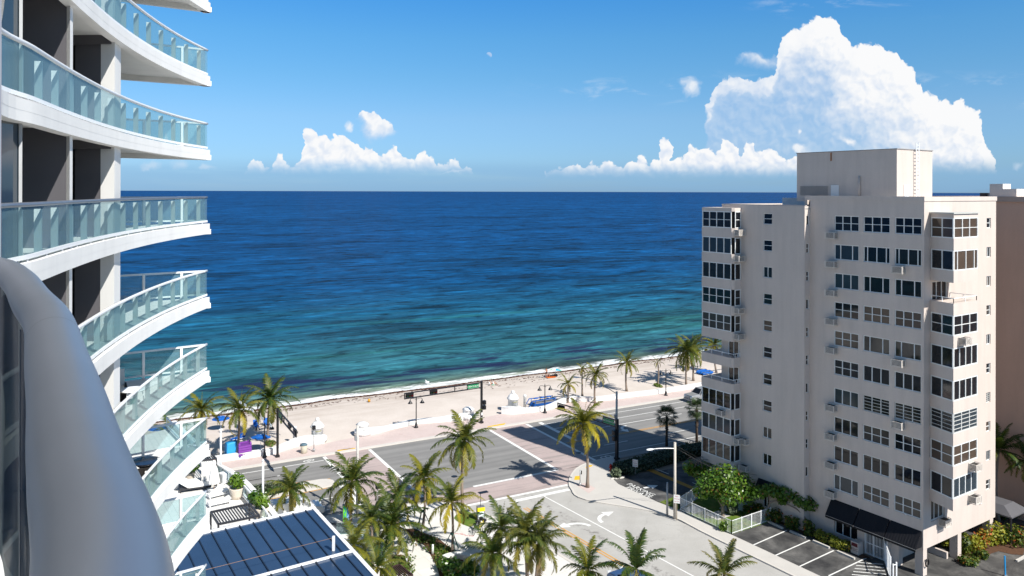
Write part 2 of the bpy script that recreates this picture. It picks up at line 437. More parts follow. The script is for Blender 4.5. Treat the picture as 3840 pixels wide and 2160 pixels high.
    rim = SS(nt, D[1], 46, 110, 1.0, 0.0)
    Da = M_(nt, 'MULTIPLY', D[0], M_(nt, 'MAXIMUM', dens, M_(nt, 'MULTIPLY', rim, .85)))
    def puffs(lst):
        best = None
        for cx, cy, rx, ry in lst:
            q = VM(nt, 'MULTIPLY', VM(nt, 'SUBTRACT', P2, (cx, cy, 0)), (1 / rx, 1 / ry, 0))
            ln = nt.nodes.new('ShaderNodeVectorMath'); ln.operation = 'LENGTH'; lk(nt, q, ln.inputs[0])
            h = M_(nt, 'SUBTRACT', 1.0, ln.outputs['Value']); best = h if best is None else M_(nt, 'MAXIMUM', best, h)
        return SS(nt, M_(nt, 'ADD', best, M_(nt, 'MULTIPLY', M_(nt, 'SUBTRACT', .35, b0), .9)), 0, .95)
    S1 = M_(nt, 'MULTIPLY', puffs([(2594, 325, 46, 42), (1305, 472, 22, 20), (3005, 548, 36, 20), (3180, 520, 28, 18), (2995, 486, 12, 12), (3225, 565, 34, 14)]), .8)
    S2 = M_(nt, 'MULTIPLY', puffs([(565, 628, 44, 22), (672, 620, 42, 24), (780, 628, 36, 20), (3822, 622, 30, 20), (1700, 648, 60, 8)]), .42)
    # fair-weather wisps, very thin
    st = VM(nt, 'MULTIPLY', P, (.0042, .016, 1)); cn = NOISE(nt, st, 1.0, 6, .62, .6)
    zone = M_(nt, 'ADD', M_(nt, 'MULTIPLY', SS(nt, X, 1850, 2250), M_(nt, 'MULTIPLY', SS(nt, Y, 250, 320), SS(nt, Y, 420, 350))),
              M_(nt, 'MULTIPLY', M_(nt, 'MULTIPLY', SS(nt, X, 2700, 3000), SS(nt, X, 3600, 3300)), SS(nt, Y, 75, 20)))
    W = M_(nt, 'MULTIPLY', M_(nt, 'MULTIPLY', SS(nt, cn, .52, .74), zone), .34)
    # a thin deck of vapour along the horizon, slightly bluer than the air above
    H = M_(nt, 'MULTIPLY', M_(nt, 'MULTIPLY', SS(nt, Y, 585, 650), SS(nt, NOISE(nt, VM(nt, 'MULTIPLY', P, (.0016, .02, 1)), 1.0, 4, .6), .2, .6, .35, 1.0)), .55)
    # daytime moon
    q = VM(nt, 'SUBTRACT', P, (1832.0, 207.0, 0.0)); ln = nt.nodes.new('ShaderNodeVectorMath'); ln.operation = 'LENGTH'; lk(nt, q, ln.inputs[0])
    MO = M_(nt, 'MULTIPLY', M_(nt, 'MULTIPLY', SS(nt, ln.outputs['Value'], 12.5, 10.0), SS(nt, VM(nt, 'DOT_PRODUCT', q, (.62, -.78, 0.0)), -5.0, 4.0)), .42)
    ahead = SS(nt, dy, .06, .2)
    above = SS(nt, Y, HZ, HZ - 3)
    bgs = nt.nodes.new('ShaderNodeBackground')
    tone = MIX(nt, 1.0, sky.outputs[0], RAMP(nt, dz, [(0, (.29, .48, .88)), (.04, (.335, .54, .88)), (.092, (.39, .59, .83)), (.143, (.34, .62, .83)), (.19, (.30, .65, .88)), (.244, (.22, .64, .97)), (.5, (.46, .57, .62)), (1.0, (.56, .58, .54))]), 'MULTIPLY')
    lk(nt, tone, bgs.inputs[0]); bgs.inputs[1].default_value = .108
    cur = bgs.outputs[0]
    E = 2 ** -EXPOSURE
    def lay(a, col):
        nonlocal cur
        b = nt.nodes.new('ShaderNodeBackground'); setin(nt, b.inputs[0], col); b.inputs[1].default_value = E
        m = nt.nodes.new('ShaderNodeMixShader'); lk(nt, M_(nt, 'MULTIPLY', M_(nt, 'MULTIPLY', a, ahead), above), m.inputs[0])
        lk(nt, cur, m.inputs[1]); lk(nt, b.outputs[0], m.inputs[2]); cur = m.outputs[0]
    dark, light = (.44, .60, .85), (.96, .965, .975)
    def shade(h, d, deep, k=1.3, bias=.90):
        s = M_(nt, 'MULTIPLY_ADD', relief, k, bias)
        s = M_(nt, 'SUBTRACT', s, M_(nt, 'MULTIPLY', SS(nt, h, 30, deep), .22))
        s = M_(nt, 'SUBTRACT', s, SS(nt, d, 70, 5, 0, .45))
        return MIX(nt, M_(nt, 'ADD', s, 0.0, clamp=True), dark, light)
    lay(H, (.245, .475, .745)); lay(W, (.80, .88, .96)); lay(MO, (.78, .82, .95))
    lay(M_(nt, 'MULTIPLY', Ew[0], .75), shade(Ew[1], Ew[2], 400))
    shD = M_(nt, 'ADD', M_(nt, 'MULTIPLY_ADD', relief, 1.1, -.62), M_(nt, 'MULTIPLY', dens, 1.55))
    lay(Da, MIX(nt, M_(nt, 'ADD', M_(nt, 'SUBTRACT', shD, SS(nt, D[2], 120, 5, 0, .4)), M_(nt, 'MULTIPLY', rim, .55), clamp=True), dark, light))
    lay(M_(nt, 'MULTIPLY', B[0], .95), shade(B[1], B[2], 110)); lay(S1, shade(B[1], A[2], 9999)); lay(S2, (.70, .80, .92))
    lay(A[0], shade(A[1], A[2], 190)); lay(C_[0], shade(C_[1], C_[2], 190))
    lk(nt, cur, out.inputs[0])
build_sky()
# ------------------------------------------------------------------ ground, roads, beach, sea
def ground_mats():
    global sand_m, sea_m, asph_m, street_m, pinkwalk_m, xwalk_m, grass_m, lot_m, plaza_m
    def shore(nt, pos):
        return M_(nt, 'SUBTRACT', VM(nt, 'DOT_PRODUCT', pos, tuple(N_)), 125.0), VM(nt, 'DOT_PRODUCT', pos, tuple(R_))
    def rn(nt, pos, kr, kn):
        d, r = shore(nt, pos); c = nt.nodes.new('ShaderNodeCombineXYZ')
        lk(nt, M_(nt, 'MULTIPLY', r, kr), c.inputs[0]); lk(nt, M_(nt, 'MULTIPLY', d, kn), c.inputs[1]); return c.outputs[0]
    # sand
    sand_m, nt, out = _nodes('beach_sand'); pos = POS(nt); d, r = shore(nt, pos)
    n1 = NOISE(nt, pos, .25, 5, .6); n2 = NOISE(nt, pos, 2.6, 4, .65); n3 = NOISE(nt, rn(nt, pos, .12, .9), 1.0, 5, .65)
    c = MIX(nt, SS(nt, n1, .3, .7), (.545, .485, .435), (.60, .54, .49))
    c = MIX(nt, M_(nt, 'MULTIPLY', SS(nt, n2, .55, .8), .35), c, (.42, .36, .31))
    tide = SS(nt, d, -14, -4)
    c = MIX(nt, M_(nt, 'MULTIPLY', tide, SS(nt, n3, .40, .68, .12, .75)), c, (.38, .315, .265))
    c = MIX(nt, SS(nt, d, -2.2, 0.3), c, (.36, .30, .24))
    PBSDF(nt, out, c, .95, .1, bump=M_(nt, 'ADD', n2, NOISE(nt, pos, .9, 5, .7)), bstr=.35, bdist=.10)
    # sea: the hue follows the depth of water over the bottom
    sea_m, nt, out = _nodes('sea_water'); pos = POS(nt); d, r = shore(nt, pos)
    wob = M_(nt, 'MULTIPLY', M_(nt, 'SUBTRACT', NOISE(nt, rn(nt, pos, .02, .05), 1.0, 4, .6), .5), 26.0)
    dd = M_(nt, 'MAXIMUM', M_(nt, 'ADD', d, M_(nt, 'MULTIPLY', wob, SS(nt, d, 0, 40))), .3)
    lg = M_(nt, 'DIVIDE', M_(nt, 'LOGARITHM', dd, 10.0), 4.0)       # 1 m -> 0, 10 km -> 1
    c = RAMP(nt, lg, [(0.0, (.20, .21, .14)), (.15, (.075, .12, .095)), (.27, (.017, .085, .108)), (.37, (.022, .112, .142)), (.46, (.009, .088, .160)), (.54, (.002, .060, .172)), (.64, (.002, .052, .168)), (.78, (.002, .056, .188)), (.95, (.002, .050, .178))])
    # wave troughs and highlights painted into the colour as streaks; weed beds
    st2 = NOISE(nt, rn(nt, pos, .010, .085), 1.0, 5, .62, .3); gz = M_(nt, 'MULTIPLY', SS(nt, d, 10, 25), SS(nt, d, 120, 50))
    c = MIX(nt, M_(nt, 'MULTIPLY', M_(nt, 'MULTIPLY', SS(nt, st2, .50, .64), gz), .62), c, (.012, .078, .062))
    st = NOISE(nt, rn(nt, pos, .045, .15), 1.0, 7, .76, .5); c = VM(nt, 'SCALE', c, None, SS(nt, st, .30, .70, 1.3, .62))
    for kr, kn, lo, hi, am in ((.16, .50, .54, .64, .5), (.055, .17, .55, .63, .55), (.020, .055, .55, .62, .5), (.007, .016, .56, .64, .35)):
        dn = NOISE(nt, rn(nt, pos, kr, kn), 1.0, 3, .6, .8); c = VM(nt, 'SCALE', c, None, SS(nt, dn, lo, hi, 1.0, 1 - am)); c = VM(nt, 'SCALE', c, None, SS(nt, dn, .44, .34, 1.0, 1 + am * .75))
    st3 = NOISE(nt, rn(nt, pos, .0012, .010), 1.0, 6, .72, .3); c = VM(nt, 'SCALE', c, None, SS(nt, st3, .30, .70, 1.2, .80))
    weed = NOISE(nt, rn(nt, pos, .05, .21), 1.0, 5, .62, .5)
    wz = M_(nt, 'MULTIPLY', SS(nt, d, 3.5, 8), SS(nt, d, 26, 15)); c = MIX(nt, M_(nt, 'MULTIPLY', SS(nt, weed, .47, .60), wz), c, (.012, .018, .055))
    # broken surf
    fo = NOISE(nt, rn(nt, pos, .16, .6), 1.0, 6, .7, .8); edge = M_(nt, 'ADD', d, M_(nt, 'MULTIPLY', M_(nt, 'SUBTRACT', NOISE(nt, rn(nt, pos, .07, .07), 1.0, 4, .6), .5), 6.0))
    fz = M_(nt, 'MULTIPLY', SS(nt, edge, -1.2, .2), SS(nt, edge, 4.2, .6)); foam = M_(nt, 'MULTIPLY', SS(nt, M_(nt, 'ADD', fo, M_(nt, 'MULTIPLY', fz, .30)), .60, .80), M_(nt, 'GREATER_THAN', fz, .02))
    c = MIX(nt, foam, c, (.80, .82, .82))
    ro = M_(nt, 'MULTIPLY_ADD', foam, .6, .16)
    w1 = NOISE(nt, rn(nt, pos, .16, .62), 1.0, 5, .62, .5); w2 = NOISE(nt, rn(nt, pos, .030, .13), 1.0, 4, .6, .4); w3 = NOISE(nt, rn(nt, pos, .005, .03), 1.0, 4, .6)
    hh = M_(nt, 'ADD', M_(nt, 'MULTIPLY', w1, 1.0), M_(nt, 'ADD', M_(nt, 'MULTIPLY', w2, 3.4), M_(nt, 'MULTIPLY', w3, 10.0)))
    p = PBSDF(nt, out, c, ro, .0, bump=hh, bstr=.6, bdist=.8)
    gl = nt.nodes.new('ShaderNodeBsdfGlossy'); gl.inputs['Roughness'].default_value = .22; lk(nt, p.inputs['Normal'].links[0].from_socket, gl.inputs['Normal'])
    fr = nt.nodes.new('ShaderNodeFresnel'); fr.inputs[0].default_value = 1.33; lk(nt, p.inputs['Normal'].links[0].from_socket, fr.inputs['Normal'])
    mx = nt.nodes.new('ShaderNodeMixShader'); lk(nt, M_(nt, 'MULTIPLY', M_(nt, 'MINIMUM', fr.outputs[0], .10), M_(nt, 'SUBTRACT', 1.0, foam)), mx.inputs[0])
    lk(nt, p.outputs[0], mx.inputs[1]); lk(nt, gl.outputs[0], mx.inputs[2]); lk(nt, mx.outputs[0], out.inputs[0])
    # beach road asphalt with wheel-polished lanes
    asph_m, nt, out = _nodes('road_asphalt'); pos = POS(nt); d, r = shore(nt, pos)
    lanes = NOISE(nt, rn(nt, pos, .02, .9), 1.0, 3, .5); n1 = NOISE(nt, pos, .4, 5, .6); n2 = NOISE(nt, pos, 9, 3, .6)
    c = MIX(nt, SS(nt, lanes, .3, .7), (.190, .187, .182), (.25, .245, .237))
    f = M_(nt, 'MULTIPLY', M_(nt, 'MULTIPLY_ADD', n1, .3, .85), M_(nt, 'MULTIPLY_ADD', n2, .3, .85))
    PBSDF(nt, out, VM(nt, 'SCALE', c, None, f), .85, .25, bump=n2, bstr=.15, bdist=.02)
    # side street: worn pale concrete-grey asphalt, oil drips in the lane, a few cracks
    street_m, nt, out = _nodes('street_asphalt'); pos = POS(nt)
    t = M_(nt, 'SUBTRACT', VM(nt, 'DOT_PRODUCT', pos, tuple(T_)), 48.9); s = VM(nt, 'DOT_PRODUCT', pos, tuple(S_))
    n1 = NOISE(nt, pos, .22, 6, .62); n2 = NOISE(nt, pos, 7, 4, .65)
    c = MIX(nt, SS(nt, n1, .3, .7), (.365, .355, .335), (.435, .425, .405))
    c = VM(nt, 'SCALE', c, None, M_(nt, 'MULTIPLY_ADD', n2, .34, .83))
    drip = M_(nt, 'MULTIPLY', SS(nt, M_(nt, 'ABSOLUTE', M_(nt, 'ADD', t, M_(nt, 'MULTIPLY', M_(nt, 'SUBTRACT', n1, .5), 1.6))), .75, .1), SS(nt, NOISE(nt, pos, 1.6, 6, .72), .47, .66))
    c = MIX(nt, M_(nt, 'MULTIPLY', drip, .8), c, (.12, .11, .105))
    vo = nt.nodes.new('ShaderNodeTexVoronoi'); vo.feature = 'DISTANCE_TO_EDGE'; vo.inputs['Scale'].default_value = .16
    lk(nt, VM(nt, 'ADD', pos, VM(nt, 'SCALE', NOISE(nt, pos, .7, 4, .7, col=True), None, 2.4)), vo.inputs['Vector'])
    crack = M_(nt, 'MULTIPLY', SS(nt, vo.outputs['Distance'], .010, .002), SS(nt, NOISE(nt, pos, .3, 2), .45, .62)); c = MIX(nt, M_(nt, 'MULTIPLY', crack, .35), c, (.15, .14, .13))
    PBSDF(nt, out, c, .9, .2, bump=n2, bstr=.15, bdist=.02)
    # brick-red promenade and crossings: pavers faded to pink, tyre-darkened along the lanes
    def pavers(name, c1, c2, tracks):
        m, nt, out = _nodes(name); pos = POS(nt); q = rn(nt, pos, 1.0, 1.0)
        br = nt.nodes.new('ShaderNodeTexBrick'); br.inputs['Scale'].default_value = 3.2; br.inputs['Mortar Size'].default_value = .03
        br.inputs['Color1'].default_value = (*c1, 1); br.inputs['Color2'].default_value = (*c2, 1); br.inputs['Mortar'].default_value = (c1[0] * .8, c1[1] * .8, c1[2] * .8, 1)
        lk(nt, q, br.inputs['Vector']); c = br.outputs['Color']; n1 = NOISE(nt, pos, .35, 5, .6)
        c = VM(nt, 'SCALE', c, None, M_(nt, 'MULTIPLY_ADD', n1, .34, .83))
        if tracks:
            tr = NOISE(nt, rn(nt, pos, .10, 1.1), 1.0, 4, .6, .3); c = MIX(nt, M_(nt, 'MULTIPLY', SS(nt, tr, .48, .66), .55), c, (.20, .19, .18))
        else: c = MIX(nt, M_(nt, 'MULTIPLY', SS(nt, NOISE(nt, pos, 1.1, 5, .7), .56, .70), .3), c, (.40, .24, .20))
        PBSDF(nt, out, c, .85, .2); return m
    pinkwalk_m = pavers('promenade_pavers', (.585, .49, .462), (.555, .45, .425), False)
    xwalk_m = pavers('crossing_pavers', (.455, .375, .358), (.425, .34, .325), True)
    grass_m, nt, out = _nodes('lawn'); pos = POS(nt); n1 = NOISE(nt, pos, .9, 5, .6); n2 = NOISE(nt, pos, 22, 3, .7)
    c = RAMP(nt, n1, [(.3, (.065, .13, .018)), (.5, (.11, .17, .028)), (.7, (.20, .19, .06))]); PBSDF(nt, out, VM(nt, 'SCALE', c, None, M_(nt, 'MULTIPLY_ADD', n2, .9, .55)), .95, .1, bump=n2, bstr=.6, bdist=.05)
    # parking lot: old sealed asphalt, blotchy
    lot_m, nt, out = _nodes('lot_asphalt'); pos = POS(nt); n1 = NOISE(nt, pos, .38, 6, .65, .4); n2 = NOISE(nt, pos, 12, 3, .6)
    c = RAMP(nt, n1, [(.32, (.030, .030, .032)), (.5, (.075, .074, .073)), (.7, (.16, .155, .15))]); PBSDF(nt, out, VM(nt, 'SCALE', c, None, M_(nt, 'MULTIPLY_ADD', n2, .5, .75)), .85, .25, bump=n2, bstr=.2, bdist=.02)
    plaza_m, nt, out = _nodes('plaza_concrete'); pos = POS(nt)
    cx = nt.nodes.new('ShaderNodeCombineXYZ'); lk(nt, VM(nt, 'DOT_PRODUCT', pos, tuple(S_)), cx.inputs[0]); lk(nt, VM(nt, 'DOT_PRODUCT', pos, tuple(T_)), cx.inputs[1])
    br = nt.nodes.new('ShaderNodeTexBrick'); br.offset = 0; br.inputs['Scale'].default_value = .55; br.inputs['Mortar Size'].default_value = .006; br.inputs['Brick Width'].default_value = 1; br.inputs['Row Height'].default_value = 1
    br.inputs['Color1'].default_value = (.66, .645, .61, 1); br.inputs['Color2'].default_value = (.62, .605, .575, 1); br.inputs['Mortar'].default_value = (.42, .40, .37, 1); lk(nt, cx.outputs[0], br.inputs['Vector'])
    PBSDF(nt, out, VM(nt, 'SCALE', br.outputs['Color'], None, M_(nt, 'MULTIPLY_ADD', NOISE(nt, pos, .5, 5, .6), .26, .87)), .85, .2)
ground_mats()

def struct(name, mb, m, kind='structure'):
    return tag(mb.build(name, m, base=(0, 0, 0)), kind=kind)

def rnq(r0, r1, n0, n1): return [RN(r0, n0), RN(r1, n0), RN(r1, n1), RN(r0, n1)]
def stq(a0, a1, t0, t1): return [ST(a0, t0), ST(a1, t0), ST(a1, t1), ST(a0, t1)]

# base earth under everything on land
b = MB(); b.sheet([RN(-900, -400), RN(1500, -400), RN(1500, 101.5), RN(-900, 101.5)], -.06); struct('ground', b, mat('earth', (.24, .22, .19), .95, .1, var=.2, scale=.2))
# beach: slopes gently to the water and on under it
b = MB(); prof = [(100.8, -.02), (101.5, .0), (112, .04), (119, -.05), (122, -.18), (125, -.42), (130, -.9), (150, -3.0)]
rs = [-900, -60] + [i * 4 for i in range(-14, 60)] + [300, 1500]; rng = random.Random(4)
vs = [RN(r, n, z + (rng.uniform(-.05, .05) if 103 < n < 121 else 0)) for r in rs for n, z in prof]; k = len(prof)
b.add(vs, [(i * k + j, (i + 1) * k + j, (i + 1) * k + j + 1, i * k + j + 1) for i in range(len(rs) - 1) for j in range(k - 1)], True); struct('beach_sand', b, sand_m)
# sea out to the horizon
b = MB(); far = 140000; b.sheet([RN(-far, 123.2), RN(far, 123.2), RN(far, far), RN(-far, far)], -.42)
b.v = []; b.f = []; b.sm = []
ns = [123.0, 131, 145, 170, 220, 320, 600, 1500, 5000, 20000, 160000]; rr_ = [-160000, -20000, -2000, -300, -60, 0, 60, 120, 200, 500, 2500, 20000, 160000]
vs = [RN(r, n, -.42) for r in rr_ for n in ns]; k = len(ns); b.add(vs, [(i * k + j, (i + 1) * k + j, (i + 1) * k + j + 1, i * k + j + 1) for i in range(len(rr_) - 1) for j in range(k - 1)]); struct('sea', b, sea_m)
# roads
b = MB(); b.sheet([RN(-500, 79.4), RN(900, 79.4), RN(900, 97.7), RN(-500, 97.7)], 0); struct('beach_road', b, asph_m)
b = MB(); b.sheet([ST(-60, 43.4), ST(-60, 58.0), ST(61.5, 58.0), s5(1525, 905), s5(1412, 830), s5(1395, 795), s5(1330, 700), RN(52, 79.4), RN(38, 79.4), s5(620, 960), s14(0, 262), ST(70.9, 41.6), ST(66, 43.4)], -.004); struct('side_street', b, street_m)
# brick crossings
b = MB(); b.sheet(rnq(26.6, 32.5, 79.4, 97.7), .004); b.sheet(rnq(49.9, 55.8, 79.4, 97.7), .004); b.sheet([s5(640, 955), s5(1392, 797), s5(1320, 692), RN(49.9, 79.4), s5(715, 810), s5(400, 880)], .006); b.sheet([s5(1318, 692), s5(1390, 797), s5(1414, 785), s5(1432, 728), s5(1474, 682), s5(1592, 634), RN(55.8, 79.45), RN(49.9, 79.45)], .005); struct('brick_crosswalk', b, xwalk_m)

# painted lines (each a thin coat of paint lying on the asphalt)
b = MB(); y = MB(); ZP = .010
def ln(mb, p, q, w, z=ZP):
    p, q = V(p), V(q); d = (q - p); d.z = 0; d.normalize(); nn = V((-d.y, d.x, 0)) * w / 2
    mb.sheet([p - nn, q - nn, q + nn, p + nn], z)
for r in (26.6, 32.5, 49.9, 55.8): ln(b, RN(r, 79.6 if r > 40 else 79.5), RN(r, 97.4), .42)
ln(b, RN(57.9, 87.8), RN(57.9, 97.2), .62)
for r0, r1 in ((-200, 26.2), (57.9, 400)): ln(b, RN(r0, 96.15), RN(r1, 96.15), .16)
for i in range(-14, 3):
    ln(b, RN(-2.5 + i * 9 + 1, 93.4), RN(1.0 + i * 9 + 1, 93.4), .14)
for i in range(0, 1): ln(b, RN(16.7, 93.4), RN(20.3, 93.4), .14)
ln(b, RN(58.2, 93.7), RN(82.5, 93.7), .15); ln(b, RN(58.2, 91.0), RN(79, 91.0), .15)
for i in range(0, 16): ln(b, RN(85 + i * 9, 93.7), RN(89 + i * 9, 93.7), .14); ln(b, RN(82 + i * 9, 91), RN(86 + i * 9, 91), .14)
for i in range(0, 16): ln(b, RN(60.2 + i * 10.6, 84.5), RN(64 + i * 10.6, 84.5), .14)
ln(b, RN(56.2, 81.5), RN(300, 81.5), .15)
ln(b, RN(-100, 84.05), RN(24.4, 84.05), .15); ln(b, RN(-100, 81.0), RN(23.6, 81.0), .15); ln(b, RN(25.8, 79.8), RN(25.8, 87.0), .7)
ln(b, s5(715, 810), s5(1320, 690), .42); ln(b, s5(650, 950), s5(1390, 797), .42); ln(b, s5(990, 918), s5(1400, 830), .6)
ln(b, ST(69.6, 50.3), ST(20, 51.2), .16)
ln(b, ST(36.2, 47.4), ST(38.4, 47.4), .14)
def arrow(mb, o, fx, fy, turn):
    """curved turn arrow: o tail, fx forward unit, fy to the turning side"""
    pts = [o + fx * (1.5 * sin(a)) + fy * (1.5 * (1 - cos(a))) * 1.0 for a in [i * pi / 2 / 7 for i in range(8)]]
    L, Rr = strip(pts, .2, .2)
    mb.sheet(L + Rr[::-1], ZP)
    e = pts[-1]; mb.sheet([e + fx * .62, e + fy * 1.25 , e - fx * .62], ZP + .001)
arrow(b, s14(1985, 525), S_ * .95, -T_ * 1.15, 1); arrow(b, s14(2185, 470), S_ * .95, T_ * 1.0, 1); arrow(b, s8(1300, 1003), -R_ * 1.0, -N_ * .95, 1)
for cxy in ((1055, 1350), (1100, 1338)):   # cycle symbols near the stop line
    o = s8(*cxy); ring = [o + R_ * .42 * cos(a) + N_ * .32 * sin(a) for a in [i * pi / 6 for i in range(13)]]
    L, Rr = strip(ring, .06, .06); [b.sheet([L[i], L[i + 1], Rr[i + 1], Rr[i]], ZP) for i in range(12)]
for cxy in ((1600, 955), (1635, 945)):
    o = sc(*cxy); ring = [o + R_ * .42 * cos(a) + N_ * .32 * sin(a) for a in [i * pi / 6 for i in range(13)]]
    L, Rr = strip(ring, .06, .06); [b.sheet([L[i], L[i + 1], Rr[i + 1], Rr[i]], ZP) for i in range(12)]
struct('white_road_markings', b, line_white)
for dn in (-.17, .17): ln(y, RN(56.3, 87.5 + dn), RN(400, 87.5 + dn), .13)
for dt in (-.17, .17): ln(y, ST(68.0, 46.75 + dt), ST(10, 47.6 + dt), .13)
struct('yellow_road_markings', y, line_yellow)
b = MB(); b.lathe([(.38, .0), (.38, .012), (.3, .016)], s5(580, 737, .004), 16); b.lathe([(.38, 0), (.38, .012), (.3, .016)], s5(1466, 567, .008), 16); struct('manhole_covers', b, black_metal)

# promenade, kerbs and pavements
b = MB(); b.sheet([RN(-300, 98.0), RN(600, 98.0), RN(600, 101.4), RN(92, 101.8), RN(75, 102.2), RN(68, 104.2), RN(62, 102.0), RN(54.8, 103.4), RN(49.5, 102.6), RN(41.8, 104.5), RN(32.6, 102.9), RN(28, 102.2), RN(24, 102.6), RN(21, 100.9), RN(15, 101.2), RN(-300, 101.2)], .10); struct('promenade', b, pinkwalk_m)
b = MB(); band(b, [RN(-300, 97.7), RN(600, 97.7)], .62, 0, -.02, .13); struct('beach_kerb', b, kerb_mat)
b = MB(); b.prism([s5(820, 385), s5(945, 362), s5(935, 374), s5(812, 393)], .1, .135); b.prism([sd(45, 1005), sd(235, 965), sd(240, 975), sd(45, 990)], .1, .135)
for q in ([s5(1435, 770), s5(1475, 768), s5(1478, 740), s5(1442, 742)], [s5(1515, 685), s5(1560, 673), s5(1568, 662), s5(1530, 664)]): b.prism(q, .05, .128)
struct('tactile_paving', b, mat('tactile_yellow', (.72, .42, .03), .8, .2, var=.1, scale=4))
# corner pavement in front of the apartment block, and the pavement down the street
edge = smooth_path([s5(1720, 603), s5(1560, 640), s5(1470, 680), s5(1425, 730), s5(1410, 780), s5(1425, 830), s5(1525, 905), ST(58.8, 57.95), ST(51.6, 58.05), ST(30, 58.0), ST(-20, 58)], 5)
b = MB(); b.sheet(list(edge) + [ST(-20, 59.75), ST(51.7, 59.75), ST(58.5, 59.75), s6(590, 850), s6(260, 700), s6(200, 640), s6(235, 480)], .12); struct('corner_pavement', b, concrete)
b = MB(); band(b, edge, 0, .22, -.02, .125); struct('corner_kerb', b, kerb_mat)
b = MB(); b.sheet([s5(1440, 800), s5(1520, 790), s5(1590, 830), s5(1540, 865)], .124); struct('tree_pit_bricks', b, pinkwalk_m)
# hotel side
edge = smooth_path([RN(-60, 79.4), s12(130, 610), s12(270, 580), s12(650, 490), s12(1100, 440), s5(620, 930), s14(0, 262), s14(150, 300), ST(68.1, 42.6), ST(57.6, 43.4), ST(40, 43.4), ST(-20, 43.4)], 4)
b = MB(); b.sheet(list(edge) + [ST(-20, 20), RN(-60, 60)], .11); struct('plaza_paving', b, plaza_m)
b = MB(); band(b, edge, .0, .28, -.02, .135); struct('plaza_kerb', b, kerb_mat)
def patch(name, pts, z, m): bb = MB(); bb.sheet(pts, z); return struct(name, bb, m)
patch('lawn', smooth_path([s14(0, 300), s14(150, 368), s14(230, 430), s14(100, 540), s14(0, 545), s12(1990, 640), s12(2110, 540)], 3), .13, grass_m)
bed = smooth_path([s12(1290, 800), s12(1420, 790), s12(1560, 850), s12(1760, 930), s12(1880, 1020), s12(2030, 1110), s12(2180, 1190), s12(2080, 1290), s12(1985, 1449), s12(2100, 1560), s12(1830, 1560), s12(1760, 1380), s12(1700, 1250), s12(1620, 1100), s12(1540, 1010), s12(1400, 950)], 3)
patch('planting_bed', bed, .14, soil)
bed2 = smooth_path([s12(1110, 1180), s12(1250, 1165), s12(1330, 1220), s12(1362, 1320), s12(1340, 1400), s12(1180, 1420), s12(1080, 1300)], 3)
patch('planting_bed', bed2, .14, soil)
patch('pebble_bed', smooth_path([s12(170, 700), s12(400, 690), s12(620, 700), s12(650, 780), s12(540, 850), s12(330, 850), s12(240, 780)], 3), .13, mat('pale_gravel', (.55, .53, .50), .9, .2, var=.3, scale=6, fine=18))
# street verge lawn and garden of the block, parking
patch('lawn', [s6(598, 850), s6(740, 800), s6(760, 800), ST(58.6, 59.8), ST(59.5, 59.8)], .13, grass_m)
patch('lawn', [ST(51.6, 59.9), ST(58.4, 59.9), ST(60.5, 66.6), ST(51.4, 66.6)], .11, grass_m)
b = MB(); [b.sheet([ST(a, t0), ST(a + 1.6, t0), ST(a + 1.6, t0 + 1.9), ST(a, t0 + 1.9)], .125) for a, t0 in ((54.6, 61.2), (55.0, 63.6), (57.0, 60.3))]; struct('garden_slabs', b, concrete)
b = MB(); b.sheet([ST(51.65, 59.78), ST(51.65, 66.5), ST(41.2, 66.5), ST(41.2, 92), ST(-20, 92), ST(-20, 59.78)], .10); struct('parking_lot', b, lot_m)
patch('mulch_bed', [ST(51.6, 65.75), ST(51.6, 66.6), ST(41.4, 66.6), ST(41.6, 65.9)], .13, soil)
b = MB(); b.sheet([s6(205, 655), s6(260, 700), s6(420, 770), s6(610, 850), s6(740, 790), s6(960, 720), RN(80, 66), RN(80, 73.4), RN(60, 73.4), s6(300, 625)], .07); struct('private_lot', b, lot_m)
b = MB(); b.sheet([s6(485, 580), s6(535, 572), s6(912, 735), s6(885, 748)], .08); struct('lot_yellow_band', b, mat('lot_ochre', (.42, .21, .04), .85, .2, var=.25, scale=2))
b = MB(); P4 = [(900, 860, 1355, 660), (1195, 993, 1660, 787), (1505, 1140, 1972, 922), (1905, 1253, 2395, 1020)]
for x0, y0, x1, y1 in P4: ln(b, s10(x0, y0, .1), s10(x1, y1, .1), .14, .112)
for i in range(7): ln(b, s9(65 - i * 22, 842 + i * 46, .1), s9(450 + i * 14, 872 + i * 50, .1), .12, .112)
ln(b, s6(565, 565, .07), s6(675, 610, .07), .1, .085); ln(b, s6(870, 680, .07), s6(930, 705, .07), .1, .085)
for t_, q0, sz_ in (('PRIVATE', (440, 765), .8), ('PARKING', (480, 742), .8)):   # worn lettering sprayed on the lot
    pass
o0 = s6(425, 762, .07); o1 = s6(445, 738, .07)
text_mesh(b, 'PRIVATE', V((o0.x, o0.y, .086)), -S_, T_, 1.0); text_mesh(b, 'PARKING', V((o1.x, o1.y, .086)), -S_, T_, 1.0)
p, q = s6(470, 725, .07), s6(520, 716, .07); ln(b, p, q, .35, .085); d = (q - p).normalized(); e = V((-d.y, d.x, 0)); b.sheet([q - e * .6, q + d * 1.1, q + e * .6], .086)
struct('lot_markings', b, line_white)
# back garden courtyard right of the block
b = MB(); b.sheet([sr(560, 560), sr(1200, 610), sr(1200, 900), sr(560, 830)], .15); struct('courtyard_paving', b, mat('courtyard_pavers', (.40, .31, .28), .9, .2, var=.2, scale=1.2, fine=8))
patch('mulch_bed', smooth_path([sr(285, 1310), sr(385, 1355), sr(440, 1340), sr(520, 1290), sr(640, 1235), sr(860, 1270), sr(869, 1050), sr(640, 1010), sr(560, 1060), sr(470, 1130), sr(300, 1150)], 2), .125, soil)

